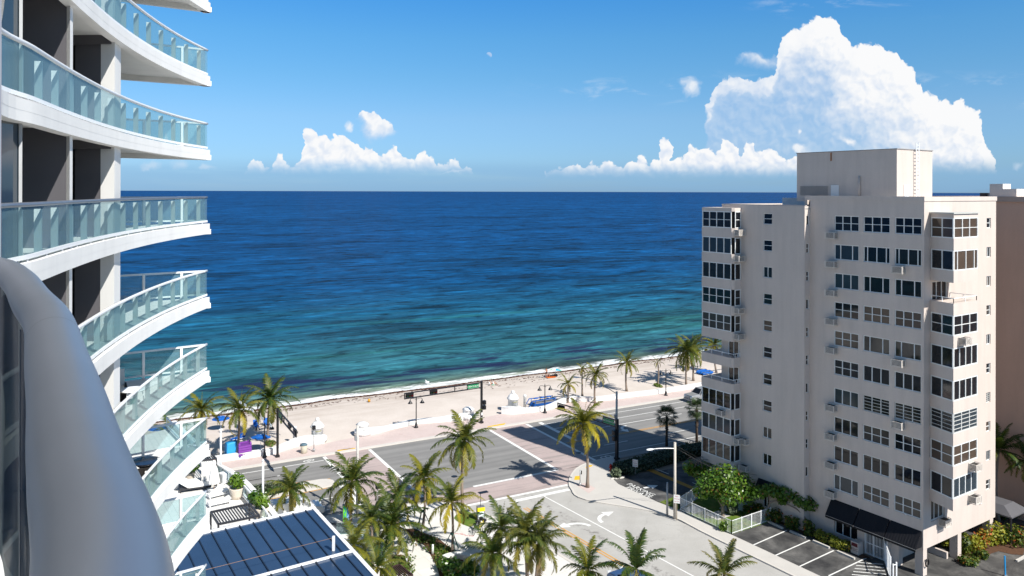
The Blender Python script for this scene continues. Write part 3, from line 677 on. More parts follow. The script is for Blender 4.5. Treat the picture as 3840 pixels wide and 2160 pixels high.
# medians with planting
def median(name, pts):
    bb = MB(); bb.prism(pts, -.02, .14); return struct(name, bb, kerb_mat)
median('road_median', smooth_path([RN(-60, 88.9), RN(10, 89.3), RN(22.5, 89.8), RN(25.0, 89.2), RN(25.2, 87.9), RN(24.5, 87.2), RN(20, 87.0), RN(10, 86.9), RN(-60, 86.8)], 3))
b = MB(); band(b, [RN(-60, 86.6), RN(20, 86.7), RN(25.3, 87.0)], .10, .0, .0, .012); band(b, [RN(-60, 89.25), RN(10, 89.65), RN(22.5, 90.15), RN(25.2, 89.6)], .10, 0, .0, .012); struct('median_edge_line', b, line_yellow)

# seaweed wrack along the tide line: countless strands
b = MB(); rng = random.Random(11)
for i in range(4200):
    r = rng.uniform(-10, 135); line = rng.random()
    if line < .80: n = 124.35 + .42 * sin(r * .21) + .25 * sin(r * .53 + 1) + rng.gauss(0, .16); k = 1
    elif line < .93: n = 122.6 + .8 * sin(r * .11 + 2) + rng.gauss(0, .35); k = .6
    else: n = 121 + 1.4 * sin(r * .07) + rng.gauss(0, .8); k = .5
    z = -.42 + (125 - n) * .08 if n > 122 else -.18 + (122 - n) * .043
    a = rng.gauss(0, .5); d = R_ * cos(a) + N_ * sin(a); e = V((-d.y, d.x, 0)); L = rng.uniform(.15, .55) * k; w = rng.uniform(.05, .16) * k
    p = RN(r, n, z + .02); up = Zv * rng.uniform(.03, .14) * k
    b.add([p - d * L - e * w, p + d * L - e * w, p + d * L * .7 + e * w, p - d * L * .7 + e * w, p + up], [(0, 1, 4), (1, 2, 4), (2, 3, 4), (3, 0, 4)])
struct('seaweed', b, mat('wrack', (.060, .026, .018), .9, .15, var=.4, scale=2), 'stuff')
# loose grey pebbles by the pavement
b = MB(); rng = random.Random(5)
for i in range(420):
    u_, v_ = rng.random(), rng.random(); o = s12(200 + u_ * 420, 700 + v_ * 140, .13); b.ball(o + Zv * .04, rng.uniform(.07, .16), 5, (1, rng.uniform(.6, 1), .6))
struct('pebbles', b, mat('slate_pebble', (.13, .14, .16), .8, .3, var=.4, scale=3), 'stuff')
# ------------------------------------------------------------------ the apartment block on the right
def pane_mat(name, col, rough=.04, var=.35, scale=.9):
    return mat(name, col, rough, .5, var=var, scale=scale)
PANES = [pane_mat('dark_pane', (.008, .010, .014)), pane_mat('curtained_pane', (.055, .050, .046), .08), pane_mat('blue_grey_pane', (.030, .045, .058), .06), pane_mat('brown_blind_pane', (.075, .055, .042), .1), pane_mat('dim_pane', (.016, .018, .020))]
frame_white = mat('window_frame_white', (.72, .73, .72), .5, .3, var=.04)
frame_shut = mat('jalousie_frame', (.60, .60, .58), .5, .3, var=.05)

def wall(mb, O, ex, nrm, x0, x1, z0, z1, holes, depth=.2):
    """wall sheet with real openings and their reveals"""
    ex = V(ex); nrm = V(nrm)
    P = lambda x, z, d=0: O + ex * x + Zv * z - nrm * d
    flip = ex.cross(Zv).dot(nrm) < 0
    def q(a, b, c, d): mb.add([a, b, c, d], [(3, 2, 1, 0) if flip else (0, 1, 2, 3)])
    xs = sorted({x0, x1, *[h[0] for h in holes], *[h[1] for h in holes]}); zs = sorted({z0, z1, *[h[2] for h in holes], *[h[3] for h in holes]})
    for i in range(len(xs) - 1):
        for j in range(len(zs) - 1):
            cx, cz = (xs[i] + xs[i + 1]) / 2, (zs[j] + zs[j + 1]) / 2
            if not any(h[0] < cx < h[1] and h[2] < cz < h[3] for h in holes):
                q(P(xs[i], zs[j]), P(xs[i + 1], zs[j]), P(xs[i + 1], zs[j + 1]), P(xs[i], zs[j + 1]))
    for a, c, e, g in holes:
        q(P(a, e), P(c, e), P(c, e, depth), P(a, e, depth)); q(P(c, g), P(a, g), P(a, g, depth), P(c, g, depth))
        q(P(a, g), P(a, e), P(a, e, depth), P(a, g, depth)); q(P(c, e), P(c, g), P(c, g, depth), P(c, e, depth))

def window(parent, O, ex, nrm, x0, x1, z0, z1, kind, pane, recess=.10, fw=.075, label=None):
    """a framed window set back in its opening: frame (part) > pane (sub-part)"""
    ex = V(ex); nrm = V(nrm); mb = MB(); W, H = x1 - x0, z1 - z0
    def bar(xa, xb, za, zb, t=.07, dd=0): mb.box(O + ex * ((xa + xb) / 2) + Zv * ((za + zb) / 2) - nrm * (recess + dd), (abs(xb - xa), t, zb - za), ex, nrm, Zv)
    bar(x0, x1, z0, z0 + fw); bar(x0, x1, z1 - fw, z1); bar(x0, x0 + fw, z0 + fw, z1 - fw); bar(x1 - fw, x1, z0 + fw, z1 - fw)
    verts = {'3': [1 / 3, 2 / 3], '2row': [1 / 3, 2 / 3], '121': [.27, .75], '4s': [.15, .5, .85], 'jal': [1 / 3, 2 / 3], '2': [.5], '4': [.25, .5, .75], '4r': [.25, .5, .75], '1r': [], '2r': [.5], '3r': [1 / 3, 2 / 3], 'jal2': [.5], '1': [], '121r': [.35, .65]}[kind]
    for v in verts: bar(x0 + v * W - fw * .5, x0 + v * W + fw * .5, z0 + fw, z1 - fw, .062, .004)
    rows = {'2row': 1, '4r': 1, '1r': 1, '2r': 1, '3r': 1, 'jal': 4, 'jal2': 4, '121r': 1}.get(kind, 0)
    for k in range(rows):
        zc = z0 + H * (k + 1) / (rows + 1); h = .055 if rows == 1 else .035; bar(x0 + fw, x1 - fw, zc - h / 2, zc + h / 2, .056, .008)
    w = mb.build('window', frame_shut if kind.startswith('jal') else frame_white, parent)
    g = MB(); P = lambda x, z: O + ex * x + Zv * z - nrm * (recess + .035)
    g.box((P(x0, z0) + P(x1, z1)) / 2, (W - .02, .012, H - .02), ex, nrm, Zv); g.build('pane', PANES[pane], w)
    if label: w['label'] = label
    return w

def ac_cage(parent):
    """louvred cage bracketed to a wall, origin at the wall face, sticking out along +y"""
    W, D, H = .98, .66, .60; mb = MB()
    for sx in (-1, 1):
        for y in (.03, D): mb.box((sx * W / 2, y, 0), (.05, .05, H))
        for z in (-H / 2, H / 2): mb.box((sx * W / 2, D / 2, z), (.045, D - .06, .045))
    for y in (.03, D):
        for z in (-H / 2, H / 2): mb.box((0, y, z), (W - .06, .045, .045))
    for k in range(1, 6):
        z = -H / 2 + H * k / 6
        mb.box((0, D, z), (W - .06, .03, .042))
        for sx in (-1, 1): mb.box((sx * W / 2, D / 2, z), (.03, D - .06, .042))
    o = mb.build('air_conditioner_cage', mat('cage_paint', (.66, .61, .56), .7, .25, var=.08), None, (0, 0, 0)); o.parent = parent
    u = MB(); u.box((0, D * .46, 0), (W * .86, D * .80, H * .80)); q = u.build('air_conditioner', mat('unit_shade', (.045, .042, .04), .7, .2, var=.2), None, (0, 0, 0)); q.parent = o  # unit darkened: the shade inside the cage painted into its colour
    return o

def zz(z): return 33.3 - (33.3 - z) * 1.01645

def apartment():
    B = thing('apartment_building', 'ten-storey beige stucco apartment block with black awnings along its street side', 'building', AB(6, 4))
    KA, KB = 1.0165, 1.0165
    WB = -.85; WA0, WA1 = 11.35, 21.8                 # wing that stands a little proud, towards the beach
    st = MB()
    zt, zb = 32.94, 2.4
    cols = [(6.13, 8.69), (3.10, 5.69), (.22, 2.66)]
    holesA = []
    for k in range(10):
        for a0, a1 in cols: holesA.append((a0, a1, zz(29.70 - 2.7 * k), zz(31.14 - 2.7 * k)))
    wall(st, AB(0, 0), S_, -T_, 0.0, WA0, zb, zt, holesA)
    kindsA = [('2row',) * 3, ('121', '4s', '4s'), ('3', '121', '121'), ('2row',) * 3, ('2row', '121', '121'), ('2row', '3', '3'), ('3', 'jal', 'jal'), ('3', '2row', '2row'), ('3', '3', '3'), ('121', '2row', '2row')]
    paneA = [(4, 0, 0), (2, 0, 4), (2, 0, 0), (0, 3, 0), (3, 1, 0), (4, 0, 0), (2, 4, 4), (4, 1, 0), (0, 0, 0), (2, 1, 1)]
    for k in range(10):
        for j, (a0, a1) in enumerate(cols):
            h = holesA[k * 3 + j]; window(B, AB(0, 0), S_, -T_, *h, kindsA[k][j], paneA[k][j])
    # face B (sunlit gable) with small bathroom windows and the wall behind the corner bay
    holesB = [(10.82, 11.62, zz(30.02 - 2.7 * k + .02), zz(30.98 - 2.7 * k)) for k in range(10)]
    doorB = [(1.35, 3.9, zz(28.5 - 2.7 * 2 + .75), zz(31.05 - 2.7 * 2))]; lowB = [(1.25, 3.5, zz(5.0), zz(6.9))]
    wall(st, AB(0, 0), T_, -S_, 0, 12.6, zb, zt, holesB + doorB + lowB, .22)
    for k, h in enumerate(holesB): window(B, AB(0, 0), T_, -S_, *h, '2r' if False else ('1r', '2', '2', '1r', '2', '1r', 'jal2', '1r', '2', '1r')[k], (0, 0, 3, 1, 0, 0, 0, 3, 0, 4)[k], .12, .06)
    window(B, AB(0, 0), T_, -S_, *doorB[0], '3', 4, .12); window(B, AB(0, 0), T_, -S_, *lowB[0], '3', 1, .16)
    # wing wall, its far end and the back walls
    holesW = [(15.2, 16.32, zz(30.06 - 2.7 * k), zz(31.18 - 2.7 * k)) for k in range(10)]
    ztw = 31.95
    dw = (15.33, 16.25, .9, 2.45)
    wall(st, AB(0, WB), S_, -T_, WA0, WA1, 0, ztw, holesW + [dw])
    for k, h in enumerate(holesW): window(B, AB(0, WB), S_, -T_, *h, '2' if k in (2, 8, 9) else '1r', (0, 0, 4, 0, 3, 0, 4, 0, 4, 0)[k], .11, .065)
    window(B, AB(0, WB), S_, -T_, *dw, '2', 0, .12)
    holesS = [(WB + .28, WB + .72, zz(30.12 - 2.7 * k), zz(31.06 - 2.7 * k)) for k in range(10)]
    wall(st, AB(WA0, 0), T_, -S_, WB, 0, 0, ztw, holesS, .14)
    for k, h in enumerate(holesS): window(B, AB(WA0, 0), T_, -S_, *h, '1r' if k % 3 else '1', (0, 3, 4)[k % 3], .09, .05)
    st.add([AB(WA1, WB), AB(WA1, 12.6), AB(WA1, 12.6, ztw), AB(WA1, WB, ztw)], [(0, 1, 2, 3)])
    st.add([AB(0, 12.6, zb), AB(WA1, 12.6, zb), AB(WA1, 12.6, ztw), AB(0, 12.6, zt)], [(0, 3, 2, 1)])
    # ground floor: recessed walls, entrance, piers
    gf = [(6.2, 8.6, .75, 2.05), (3.2, 5.4, .12, 2.3)]
    wall(st, AB(0, 0), S_, -T_, 2.95, WA0, 0, zb, gf, .3)
    window(B, AB(0, 0), S_, -T_, *gf[0], '3', 0, .2)
    st.add([AB(2.95, 0, 0), AB(2.95, 12.6, 0), AB(2.95, 12.6, zb), AB(2.95, 0, zb)], [(0, 1, 2, 3)])
    st.add([AB(0, 0, zb), AB(2.95, 0, zb), AB(2.95, 12.6, zb), AB(0, 12.6, zb)], [(0, 3, 2, 1)])
    st.prism([AB(.6, 5.0), AB(2.6, 5.0), AB(2.6, 5.25), AB(.6, 5.25)], 0, .7)
    st.build('wall', stucco, B)
    # corner pilaster strip, roof slabs, parapet lip
    for a0, b0 in ((.02, .02), (.02, 5.78), (.02, 11.62), (2.2, .02)): c = MB(); c.prism([AB(a0, b0), AB(a0 + .72, b0), AB(a0 + .72, b0 + .62), AB(a0, b0 + .62)], 0, zb); c.build('column', stucco, B)
    r = MB(); r.prism([AB(.15, .15), AB(WA0, .15), AB(WA0, 12.45), AB(.15, 12.45)], 32.3, 32.6); r.prism([AB(WA0, WB + .1), AB(WA1 - .1, WB + .1), AB(WA1 - .1, 12.4), AB(WA0, 12.4)], 31.6, 31.75)
    r.build('roof', concrete, B)
    pr = MB()
    band(pr, [AB(-.06, -.08), AB(WA0 + .5, -.08)], .0, .34, 32.55, 32.97); band(pr, [AB(-.06, 12.66), AB(-.06, .26)], 0.0, .30, 32.56, 32.96)
    band(pr, [AB(WA0 + .5, .26), AB(WA0 + .5, 8)], .3, 0, 31.9, 32.97); band(pr, [AB(WA1 - .1, WB + .1), AB(WA0, WB + .1)], .0, -.25, 31.9, 32.03)
    band(pr, [AB(WA1 - .1, 12.4), AB(WA1 - .1, WB + .1)], -.25, .0, 31.9, 32.02)
    pr.build('parapet', stucco, B)
    # penthouse
    ph = MB(); p0, p1, q0, q1 = 3.35, 14.0, 1.5, 7.5; z1 = 37.27
    ph.prism([AB(p0, q0), AB(p1, q0), AB(p1, q1), AB(p0, q1)], 32.4, z1); pm = ph.build('penthouse', stucco, B)
    pl = MB()
    pl.prism([AB(p0 - .06, q0 - .06), AB(p1 + .06, q0 - .06), AB(p1 + .06, q1 + .06), AB(p0 - .06, q1 + .06)], z1, z1 + .07); pl.build('roof_edge', mat('flashing', (.30, .28, .27), .6, .3), pm)
    v = MB()
    for k in range(9): v.box(AB((10.4 + 13.6) / 2, q0 - .03, 33.05 + k * .105), (3.2, .05, .05), S_, T_)
    v.build('vent_grille', mat('grille', (.33, .29, .27), .7), pm)
    d = MB(); d.box(AB(9.62, q0 - .03, 33.45), (.85, .06, 1.15), S_, T_); d.build('door', white_paint, pm)
    d = MB(); d.box(AB(p0 - .03, q0 + 1.55, 33.45), (.8, .06, 1.15), T_, S_); d.build('door', white_paint, pm)
    d = MB(); d.tube([AB(7.0, q0 - .1, 32.9), AB(7.0, q0 - .1, 34.85)], .09); d.build('vent_pipe', stucco, pm)
    d = MB()
    for e in (-.22, .22): d.bar(AB(p0 - .22, 4.55 + e, 32.9), AB(p0 - .22, 4.55 + e, 37.95), .06)
    for k in range(15): d.bar(AB(p0 - .22, 4.33, 33.1 + k * .33), AB(p0 - .22, 4.77, 33.1 + k * .33), .045)
    for z in (33.6, 34.9, 36.2): d.bar(AB(p0 - .22, 4.33, z), AB(p0, 4.33, z), .04); d.bar(AB(p0 - .22, 4.77, z), AB(p0, 4.77, z), .04)
    d.build('roof_ladder', white_metal, pm)
    d = MB(); d.tube([AB(10.05, q0 - .05, 37.2), AB(10.05, q0 - .05, 36.4)], .06, 6); d.build('drain_spout', mat('rust', (.30, .12, .04), .8, .2, var=.4, scale=5), pm)
    d = MB(); [d.lathe([(.02, 0), (.45, .1), (.48, .16)], AB(.9 + i * .9, 5.8 + i, 32.75), 10) for i in range(2)]; d.build('satellite_dish', grey_metal, B)
    d = MB(); d.box(AB(16.5, 6, 32.3), (4.5, 1.2, .8), S_, T_); d.box(AB(13.2, 4, 32.4), (1.2, .7, .95), S_, T_); d.build('roof_equipment', mat('pale_plant', (.55, .56, .58), .6), B)
    # right-hand corner bay: angled cheek towards the street, broad sunlit front
    k_ = 1.0165; b1 = [(0, .98), (-2.34, .25), (-2.34, 4.2), (0, 4.2)]; poly = [AB(a * k_, b_ * k_) for a, b_ in b1]
    bay = MB()
    for k in range(9): bay.prism(poly, zz(28.53 - 2.7 * k), zz(29.52 - 2.7 * k))
    bay.prism(poly, zz(31.22), zz(31.55))
    bm = bay.build('enclosed_balcony', stucco, B)
    rf = MB(); c_ = sum(poly, V()) / 4; rf.prism([c_ + (p - c_) * 1.10 for p in poly], zz(31.55), zz(31.66)); rf.build('balcony_roof', mat('bay_roof', (.50, .50, .47), .6, .3, var=.15, scale=2), bm)
    e1 = (poly[1] - poly[0]); L1 = e1.length; e1n = e1.normalized(); n1 = V((e1n.y, -e1n.x, 0)); n1 = n1 if n1.dot(T_) < 0 else -n1
    fk = [('2r', '121r'), ('2', '4s'), None, ('2r', '3r'), ('2', '4'), ('2', '4'), ('jal2', 'jal'), ('2r', '3r'), ('2', '4')]
    pk = [(3, 3), (4, 3), None, (4, 0), (4, 0), (4, 0), (4, 2), (3, 3), (0, 2)]
    for k in range(9):
        z0, z1_ = zz(29.52 - 2.7 * k), zz(31.22 - 2.7 * k)
        if fk[k] is None:
            rl = MB(); zr = z0 + .42
            for i, (pa, pb) in enumerate(((poly[0], poly[1]), (poly[1], poly[2]), (poly[2], poly[3]))):
                pa = pa + (c_ - pa) * .05; pb = pb + (c_ - pb) * .05
                rl.bar(pa + Zv * zr, pb + Zv * zr, .05)
                for t_ in (0, .5, 1): rl.bar(pa.lerp(pb, t_) + Zv * z0, pa.lerp(pb, t_) + Zv * zr, .045)
            rl.build('balcony_railing', white_metal, bm)
            continue
        window(bm, poly[0], e1n, n1, .06, L1 - .04, z0, z1_, fk[k][0], pk[k][0], .03, .09)
        window(bm, poly[1], T_, -S_, .05, 3.95 * k_, z0, z1_, fk[k][1], pk[k][1], .03, .09)
        cap = MB(); cap.prism([p + (c_ - p) * .16 for p in poly], z0, z1_); cap.build('balcony_dark_fill', mat('bay_dark', (.03, .028, .026), .9), bm)  # near-black block added to paint the unlit inside of the balcony
    # left-hand corner bay wrapping the beach corner of the wing; two storeys left open
    F0, F1, FB = 19.17, 23.58, WB - 1.2
    poly = [AB(F0, WB), AB(F0, FB), AB(F1, FB), AB(F1, WB + 2.2), AB(WA1, WB + 2.2), AB(WA1, WB)]
    poly2 = [AB(F0 + .02, WB), AB(F0 + .02, FB + .22), AB(F0 + .25, FB), AB(F1, FB), AB(F1, WB + 2.2), AB(WA1, WB + 2.2), AB(WA1, WB)]
    bay = MB()
    for k in range(10): bay.prism(poly2, zz(28.55 - 2.7 * k) if k < 9 else zz(28.62 - 24.3), zz(29.55 - 2.7 * k))
    bay.prism(poly2, zz(31.28), zz(31.66)); bm = bay.build('enclosed_balcony', stucco, B)
    for k in range(10):
        z0, z1_ = zz(29.55 - 2.7 * k), zz(31.28 - 2.7 * k) if k == 0 else zz(31.25 - 2.7 * k)
        if k in (5, 6):
            rl = MB(); zr = z0 + .42; pth = [AB(F0 + .08, WB), AB(F0 + .08, FB + .08), AB(F1 - .08, FB + .08), AB(F1 - .08, WB + 2.1)]
            for pa, pb in zip(pth, pth[1:]):
                rl.bar(pa + Zv * zr, pb + Zv * zr, .05)
                for t_ in (0, .35, .7, 1): rl.bar(pa.lerp(pb, t_) + Zv * z0, pa.lerp(pb, t_) + Zv * zr, .04)
            rl.build('balcony_railing', white_metal, bm)
            window(B, AB(0, WB - .06), S_, -T_, 19.35, 20.75, z0 - .85, z1_ - .1, '2', 4, .0, .06)
            continue
        window(bm, AB(0, FB), S_, -T_, F0 + .3, F1 - .06, z0, z1_, '4r' if k in (0, 3, 4) else '4', (4, 2, 4, 0, 1, 0, 0, 0, 2, 4)[k], .03, .09)
        window(bm, AB(F0, 0), T_, -S_, FB + .28, WB - .02, z0, z1_, '1r' if k in (0, 3, 4) else '1', (0, 4, 0, 4, 1, 0, 0, 0, 1, 0)[k], .03, .08)
        window(bm, AB(F1, 0), T_, S_, FB + .06, WB + 2.1, z0, z1_, '2', 4, .03, .08)
        cap = MB(); cap.prism([AB(F0 + .3, WB), AB(F0 + .3, FB + .3), AB(F1 - .3, FB + .3), AB(F1 - .3, WB + 1.9), AB(WA1 - .01, WB + 1.9), AB(WA1 - .01, WB)], z0, z1_); cap.build('balcony_dark_fill', MATS['bay_dark'], bm)
    # air-conditioner cages bracketed under the windows
    proto = ac_cage(B)
    def put(o, p, out):
        o.location = p - B.location; o.rotation_euler = (0, 0, math.atan2(-out.x, out.y))
    first = [True]
    def cage(p, out):
        if first[0]: o = proto; first[0] = False
        else: o = copy_tree(proto, B)
        put(o, p, out)
    for k in (0, 1, 2, 3, 4, 6, 7, 8, 9): cage(AB(8.75, 0, zz(29.72 - 2.7 * k) - .48), -T_)
    for k in (1, 4, 6): cage(AB(2.1, 0, zz(29.72 - 2.7 * k) - .45), -T_)
    for k in (0, 1, 3, 4): cage(AB(F0, WB - .62, zz(29.1 - 2.7 * k)), -S_)
    cage(AB(20.6, FB, zz(29.05 - 2.7 * 7)), -T_); cage(AB(F0, WB - .62, zz(29.1 - 2.7 * 8)), -S_); cage(AB(18.5, WB, zz(29.1 - 2.7 * 8)), -T_); cage(AB(18.4, WB, zz(29.05 - 2.7 * 9 )), -T_)
    for k, bb in ((3, 1.15), (7, 2.9), (8, 2.85)): cage(AB(-2.38, bb * k_ + .3, zz(29.05 - 2.7 * k)), -S_)
    cage(AB(0, 2.9, zz(4.75)), -S_)
    # awnings
    aw = mat('awning_fabric', (.010, .010, .013), .65, .25, var=.15)
    def awning(O, ex, out, x0, x1, zt_, zb_, proj):
        m = MB(); n = max(3, int((x1 - x0) / .12)); vs = []
        for i in range(n + 1):
            x = x0 + (x1 - x0) * i / n; r_ = .012 if i % 2 else -.012
            vs += [O + ex * x + Zv * zt_ + out * .02, O + ex * x + out * (proj + r_) + Zv * zb_, O + ex * x + out * (proj + r_) + Zv * (zb_ - .22)]
        m.add(vs, [(i * 3 + j, i * 3 + 3 + j, i * 3 + 4 + j, i * 3 + 1 + j) for i in range(n) for j in (0, 1)])
        m.add([O + ex * x0 + Zv * zt_, O + ex * x0 + out * proj + Zv * zb_, O + ex * x0 + Zv * zb_], [(0, 1, 2)]); m.add([O + ex * x1 + Zv * zt_, O + ex * x1 + out * proj + Zv * zb_, O + ex * x1 + Zv * zb_], [(0, 2, 1)])
        a = m.build('awning', aw, B)
        f = MB(); f.bar(O + ex * x0 + out * (proj + .03) + Zv * zb_, O + ex * x1 + out * (proj + .03) + Zv * zb_, .025); f.build('awning_frame', grey_metal, a)
    awning(AB(0, 0), S_, -T_, 6.02, 8.9, 3.98, 2.62, 1.0); awning(AB(0, 0), S_, -T_, 3.03, 5.93, 3.98, 2.62, 1.0); awning(AB(0, 0), S_, -T_, .12, 2.95, 3.98, 2.62, 1.0)
    awning(AB(0, WB), S_, -T_, 15.2, 16.8, 3.7, 2.55, .75)
    # barred entrance gate
    g = MB(); O = AB(0, -.05)
    for i in range(16): g.bar(AB(3.3 + i * .139, -.05, .12), AB(3.3 + i * .139, -.05, 2.28), .035)
    for z in (.14, 1.15, 2.28): g.bar(AB(3.25, -.05, z), AB(5.4, -.05, z), .06)
    for a in (3.25, 4.55, 5.38): g.bar(AB(a, -.05, .1), AB(a, -.05, 2.3), .09)
    g.build('entrance_gate', white_metal, B)
    g = MB(); g.add([AB(3.2, .9, .1), AB(5.4, .9, .1), AB(5.4, .9, 2.3), AB(3.2, .9, 2.3)], [(0, 1, 2, 3)]); g.build('hall_dark_sheet', MATS['bay_dark'], B)  # near-black sheet painting the dimness behind the gate
    hose = MB(); hz = [AB(-.12 , .35, 0) + S_ * .0 + T_ * (.22 * cos(a)) + Zv * (1.25 + .32 * sin(a)) for a in [i * pi / 8 for i in range(17)]]; hose.tube(hz, .04, 6, False); hose.tube([p - S_ * .07 + Zv * .03 for p in hz], .035, 6, False); hose.build('hose_reel', black_metal, B)
    lm = MB(); [lm.ball(AB(-.1, b_, z), .07, 8) for b_, z in ((3.5, 4.2), (9.7, 4.35))]; lm.ball(AB(1.5, -.1, 5.0), .07, 8); lm.build('wall_light', white_paint, B)
    return B
apartment()

def back_building():
    b0 = 20.0; B = thing('apartment_building', 'plain brown building partly hidden behind the beige apartment block, white rooftop stair box', 'building', AB(-4, 24))
    m = MB(); m.prism([AB(-16, b0), AB(9, b0), AB(9, b0 + 14), AB(-16, b0 + 14)], 0, 32.4); m.build('wall', brown_wall, B)
    m = MB(); m.prism([AB(-16.2, b0 - .25), AB(11.4, b0 - .25), AB(11.4, b0 + 14), AB(-16.2, b0 + 14)], 32.4, 32.93); c = m.build('cornice', mat('cornice_tan', (.44, .335, .28), .9), B)
    m = MB(); m.prism([AB(2.9, b0 + .3), AB(4.2, b0 + .3), AB(4.2, b0 + 2), AB(2.9, b0 + 2)], 32.93, 34.25); m.prism([AB(1.6, b0 + .3), AB(2.9, b0 + .3), AB(2.9, b0 + 2), AB(1.6, b0 + 2)], 32.93, 33.72); m.build('stair_box', mat('stair_white', (.68, .63, .58), .8), B)
    m = MB(); m.prism([AB(5, b0 + 1.6), AB(5.8, b0 + 1.6), AB(5.8, b0 + 2.6), AB(5, b0 + 2.6)], 32.93, 33.3); m.build('roof_equipment', black_metal, B)
back_building()
# ------------------------------------------------------------------ the curved hotel tower on the left
def hotel():
    H = thing('hotel_tower', 'white curved hotel tower with stacked glass balconies, nearest to the camera', 'building', (-14, 20, 0))
    # plan of the balcony edge: the front nearest the camera bulges, sweeps back and ends in a sharp beak
    far = [(-4.6, 7.0), (-6.6, 9.95), (-8.45, 13.0), (-9.05, 15.0), (-9.75, 17.2), (-10.4, 19.4), (-10.98, 21.6), (-11.55, 24.2), (-12.0, 27.0), (-12.25, 29.6), (-12.33, 32.0)]
    near = [(.62, -1.6), (.30, -.75), (.0, -.05), (-.215, .40), (-.329, .631), (-.447, .82), (-.542, .971), (-.653, 1.151), (-.805, 1.391), (-1.075, 1.82), (-1.32, 2.16), (-1.66, 2.64), (-1.995, 3.07), (-3.2, 4.95)]
    edge = smooth_path([(x, y, 0) for x, y in near + far], 5)
    tip = V((-12.33, 32.0, 0)); back = V((-15.4, 29.85, 0)); inner = [V((-22, 29.8, 0)), V((-26, 10, 0)), V((-9, -3, 0))]
    FH = 3.0; zf = [CAMH - 1.34 + FH * k for k in range(-10, 6)]
    glass = glassmat('balcony_glass', (.21, .345, .385), .62); glass_own = glassmat('own_glass_shaded', (.008, .018, .036), .06, .1, .10)  # own glass: the shaded building behind it painted as a dark opaque tint
    inx = len([p for p in edge if p.y < 6.2])
    for k, z in enumerate(zf):
        own = abs(z - (CAMH - 1.34)) < .1
        outline = [V((p.x, p.y, 0)) for p in edge] + [back] + inner
        sl = MB(); sl.prism(outline, z - .22, z)
        # deep fascia beam following the edge and returning along the beak
        path = [V((p.x, p.y, 0)) for p in edge]
        band(sl, path, .28, -.003, z - .42, z - .22)
        band(sl, [tip + V((-.02, 0, 0)), back], .003, -.26, z - .42, z - .22)
        slab = sl.build('balcony', hotel_white, H)
        rail = MB(); off = .12
        L, _ = strip(path, off, 0)
        zr = z + 1.07
        if own:
            i0 = 0
            rp = smooth_path([(x, y, CAMH - .31) for x, y in near[:-2]] + [(-1.98, 3.02, CAMH - .31), (-2.5, 3.42, CAMH - .31), (-3.2, 3.9, CAMH - .31)], 8)
            rail.tube(rp, .051, 28); rp2 = [p + V((0, 0, 0)) for p in L if p.y > 5.2]; rail.tube([V((p.x, p.y, zr)) for p in rp2], .045, 8)
        else:
            rail.tube([V((p.x, p.y, zr)) for p in L], .05, 8)
        bk = [tip + V((-.15, -.12, 0)), back + V((.12, -.05, 0))]
        rail.bar(bk[0] + Zv * zr, bk[1] + Zv * zr, .09, .07)
        rail.build('handrail', mat('handrail_lacquer', (.68, .70, .73), .28, .5, .0, var=.03) if not own else mat('handrail_shaded', (.31, .335, .385), .42, .5, .8, var=.08, scale=5), slab)  # own rail: metal darkened blue-grey, the balcony shade put into its colour
        lo = MB()
        band(lo, L, .03, .03, z + .05, z + .13); lo.bar(bk[0] + Zv * (z + .13), bk[1] + Zv * (z + .13), .06)
        lo.build('bottom_rail', white_metal, slab)
        # posts: slim fins standing behind the glass
        po = MB(); dist = 0; acc = .6
        for i in range(1, len(L)):
            seg = (L[i] - L[i - 1]); n_ = seg.length
            while dist + n_ > acc:
                p = L[i - 1] + seg * ((acc - dist) / n_); d = seg.normalized(); nn = V((-d.y, d.x, 0)); acc += 1.32
                if (own and p.y < 6) or p.y < 2: continue
                q = MB() if (3 < k < 14 and p.y > 14) else po
                q.box(p + nn * .15 + Zv * (z + .52), (.05, .14, .88), d, nn); q.box(p + Zv * (z + .02), (.03, .03, .06), d, nn)
                if q is not po: q.build('post', white_metal, slab)
            dist += n_
        if po.v: tag(po.build('post', white_metal, slab), kind='stuff')
        bd = (bk[1] - bk[0]).normalized()
        for t_ in (.26, .66, .95): q = MB(); q.box(bk[0].lerp(bk[1], t_) + Zv * (z + .54), (.09, .11, 1.06), bd, Zv.cross(bd)); q.build('post', white_metal, slab)
        gl = MB(); gz0, gz1 = z + .13, z + 1.03
        PL_ = [p for p in L if not (own and p.y < 6)]
        ribbon(gl, PL_, gz0, gz1); ribbon(gl, bk, gz0, gz1)
        gl.build('glass_panel', glass, slab)
        if own:
            g2 = MB(); lp = [p for p in smooth_path([(x, y, 0) for x, y in near], 6)]
            ribbon(g2, strip(lp, .044)[0], z + .10, CAMH - .33); g2.build('glass_panel', glass_own, slab)
            for t_ in (1.62, 3.2):
                c = MB(); p = rp[min(range(len(rp)), key=lambda i: abs(rp[i].y - t_))]; i = min(range(len(rp)), key=lambda i: abs(rp[i].y - t_)); d = (rp[i + 1] - rp[i]).normalized()
                c.tube([p - d * .0012, p + d * .0012], .0514, 28, False); c.build('rail_joint', mat('joint_dark', (.16, .16, .18), .6), slab)  # thin dark grey ring marking the rail joint
            # clamps gripping the glass under the rail
            for yv in (.75, 1.25, 2.0):
                c = MB()
                i = min(range(len(rp)), key=lambda i: abs(rp[i].y - yv)); p = rp[i]; d = (rp[i + 1] - rp[i]).normalized(); nn = V((-d.y, d.x, 0))
                c.box(p + Zv * -.5 + nn * .02, (.022, .05, .92), d, nn); c.build('post', mat('shaded_post', (.06, .075, .10), .5, .4, .3), slab)  # slim posts with their shade put into a dark blue-grey colour
    # walls between the slabs
    zlo, zhi = zf[0] - .4, zf[-1]
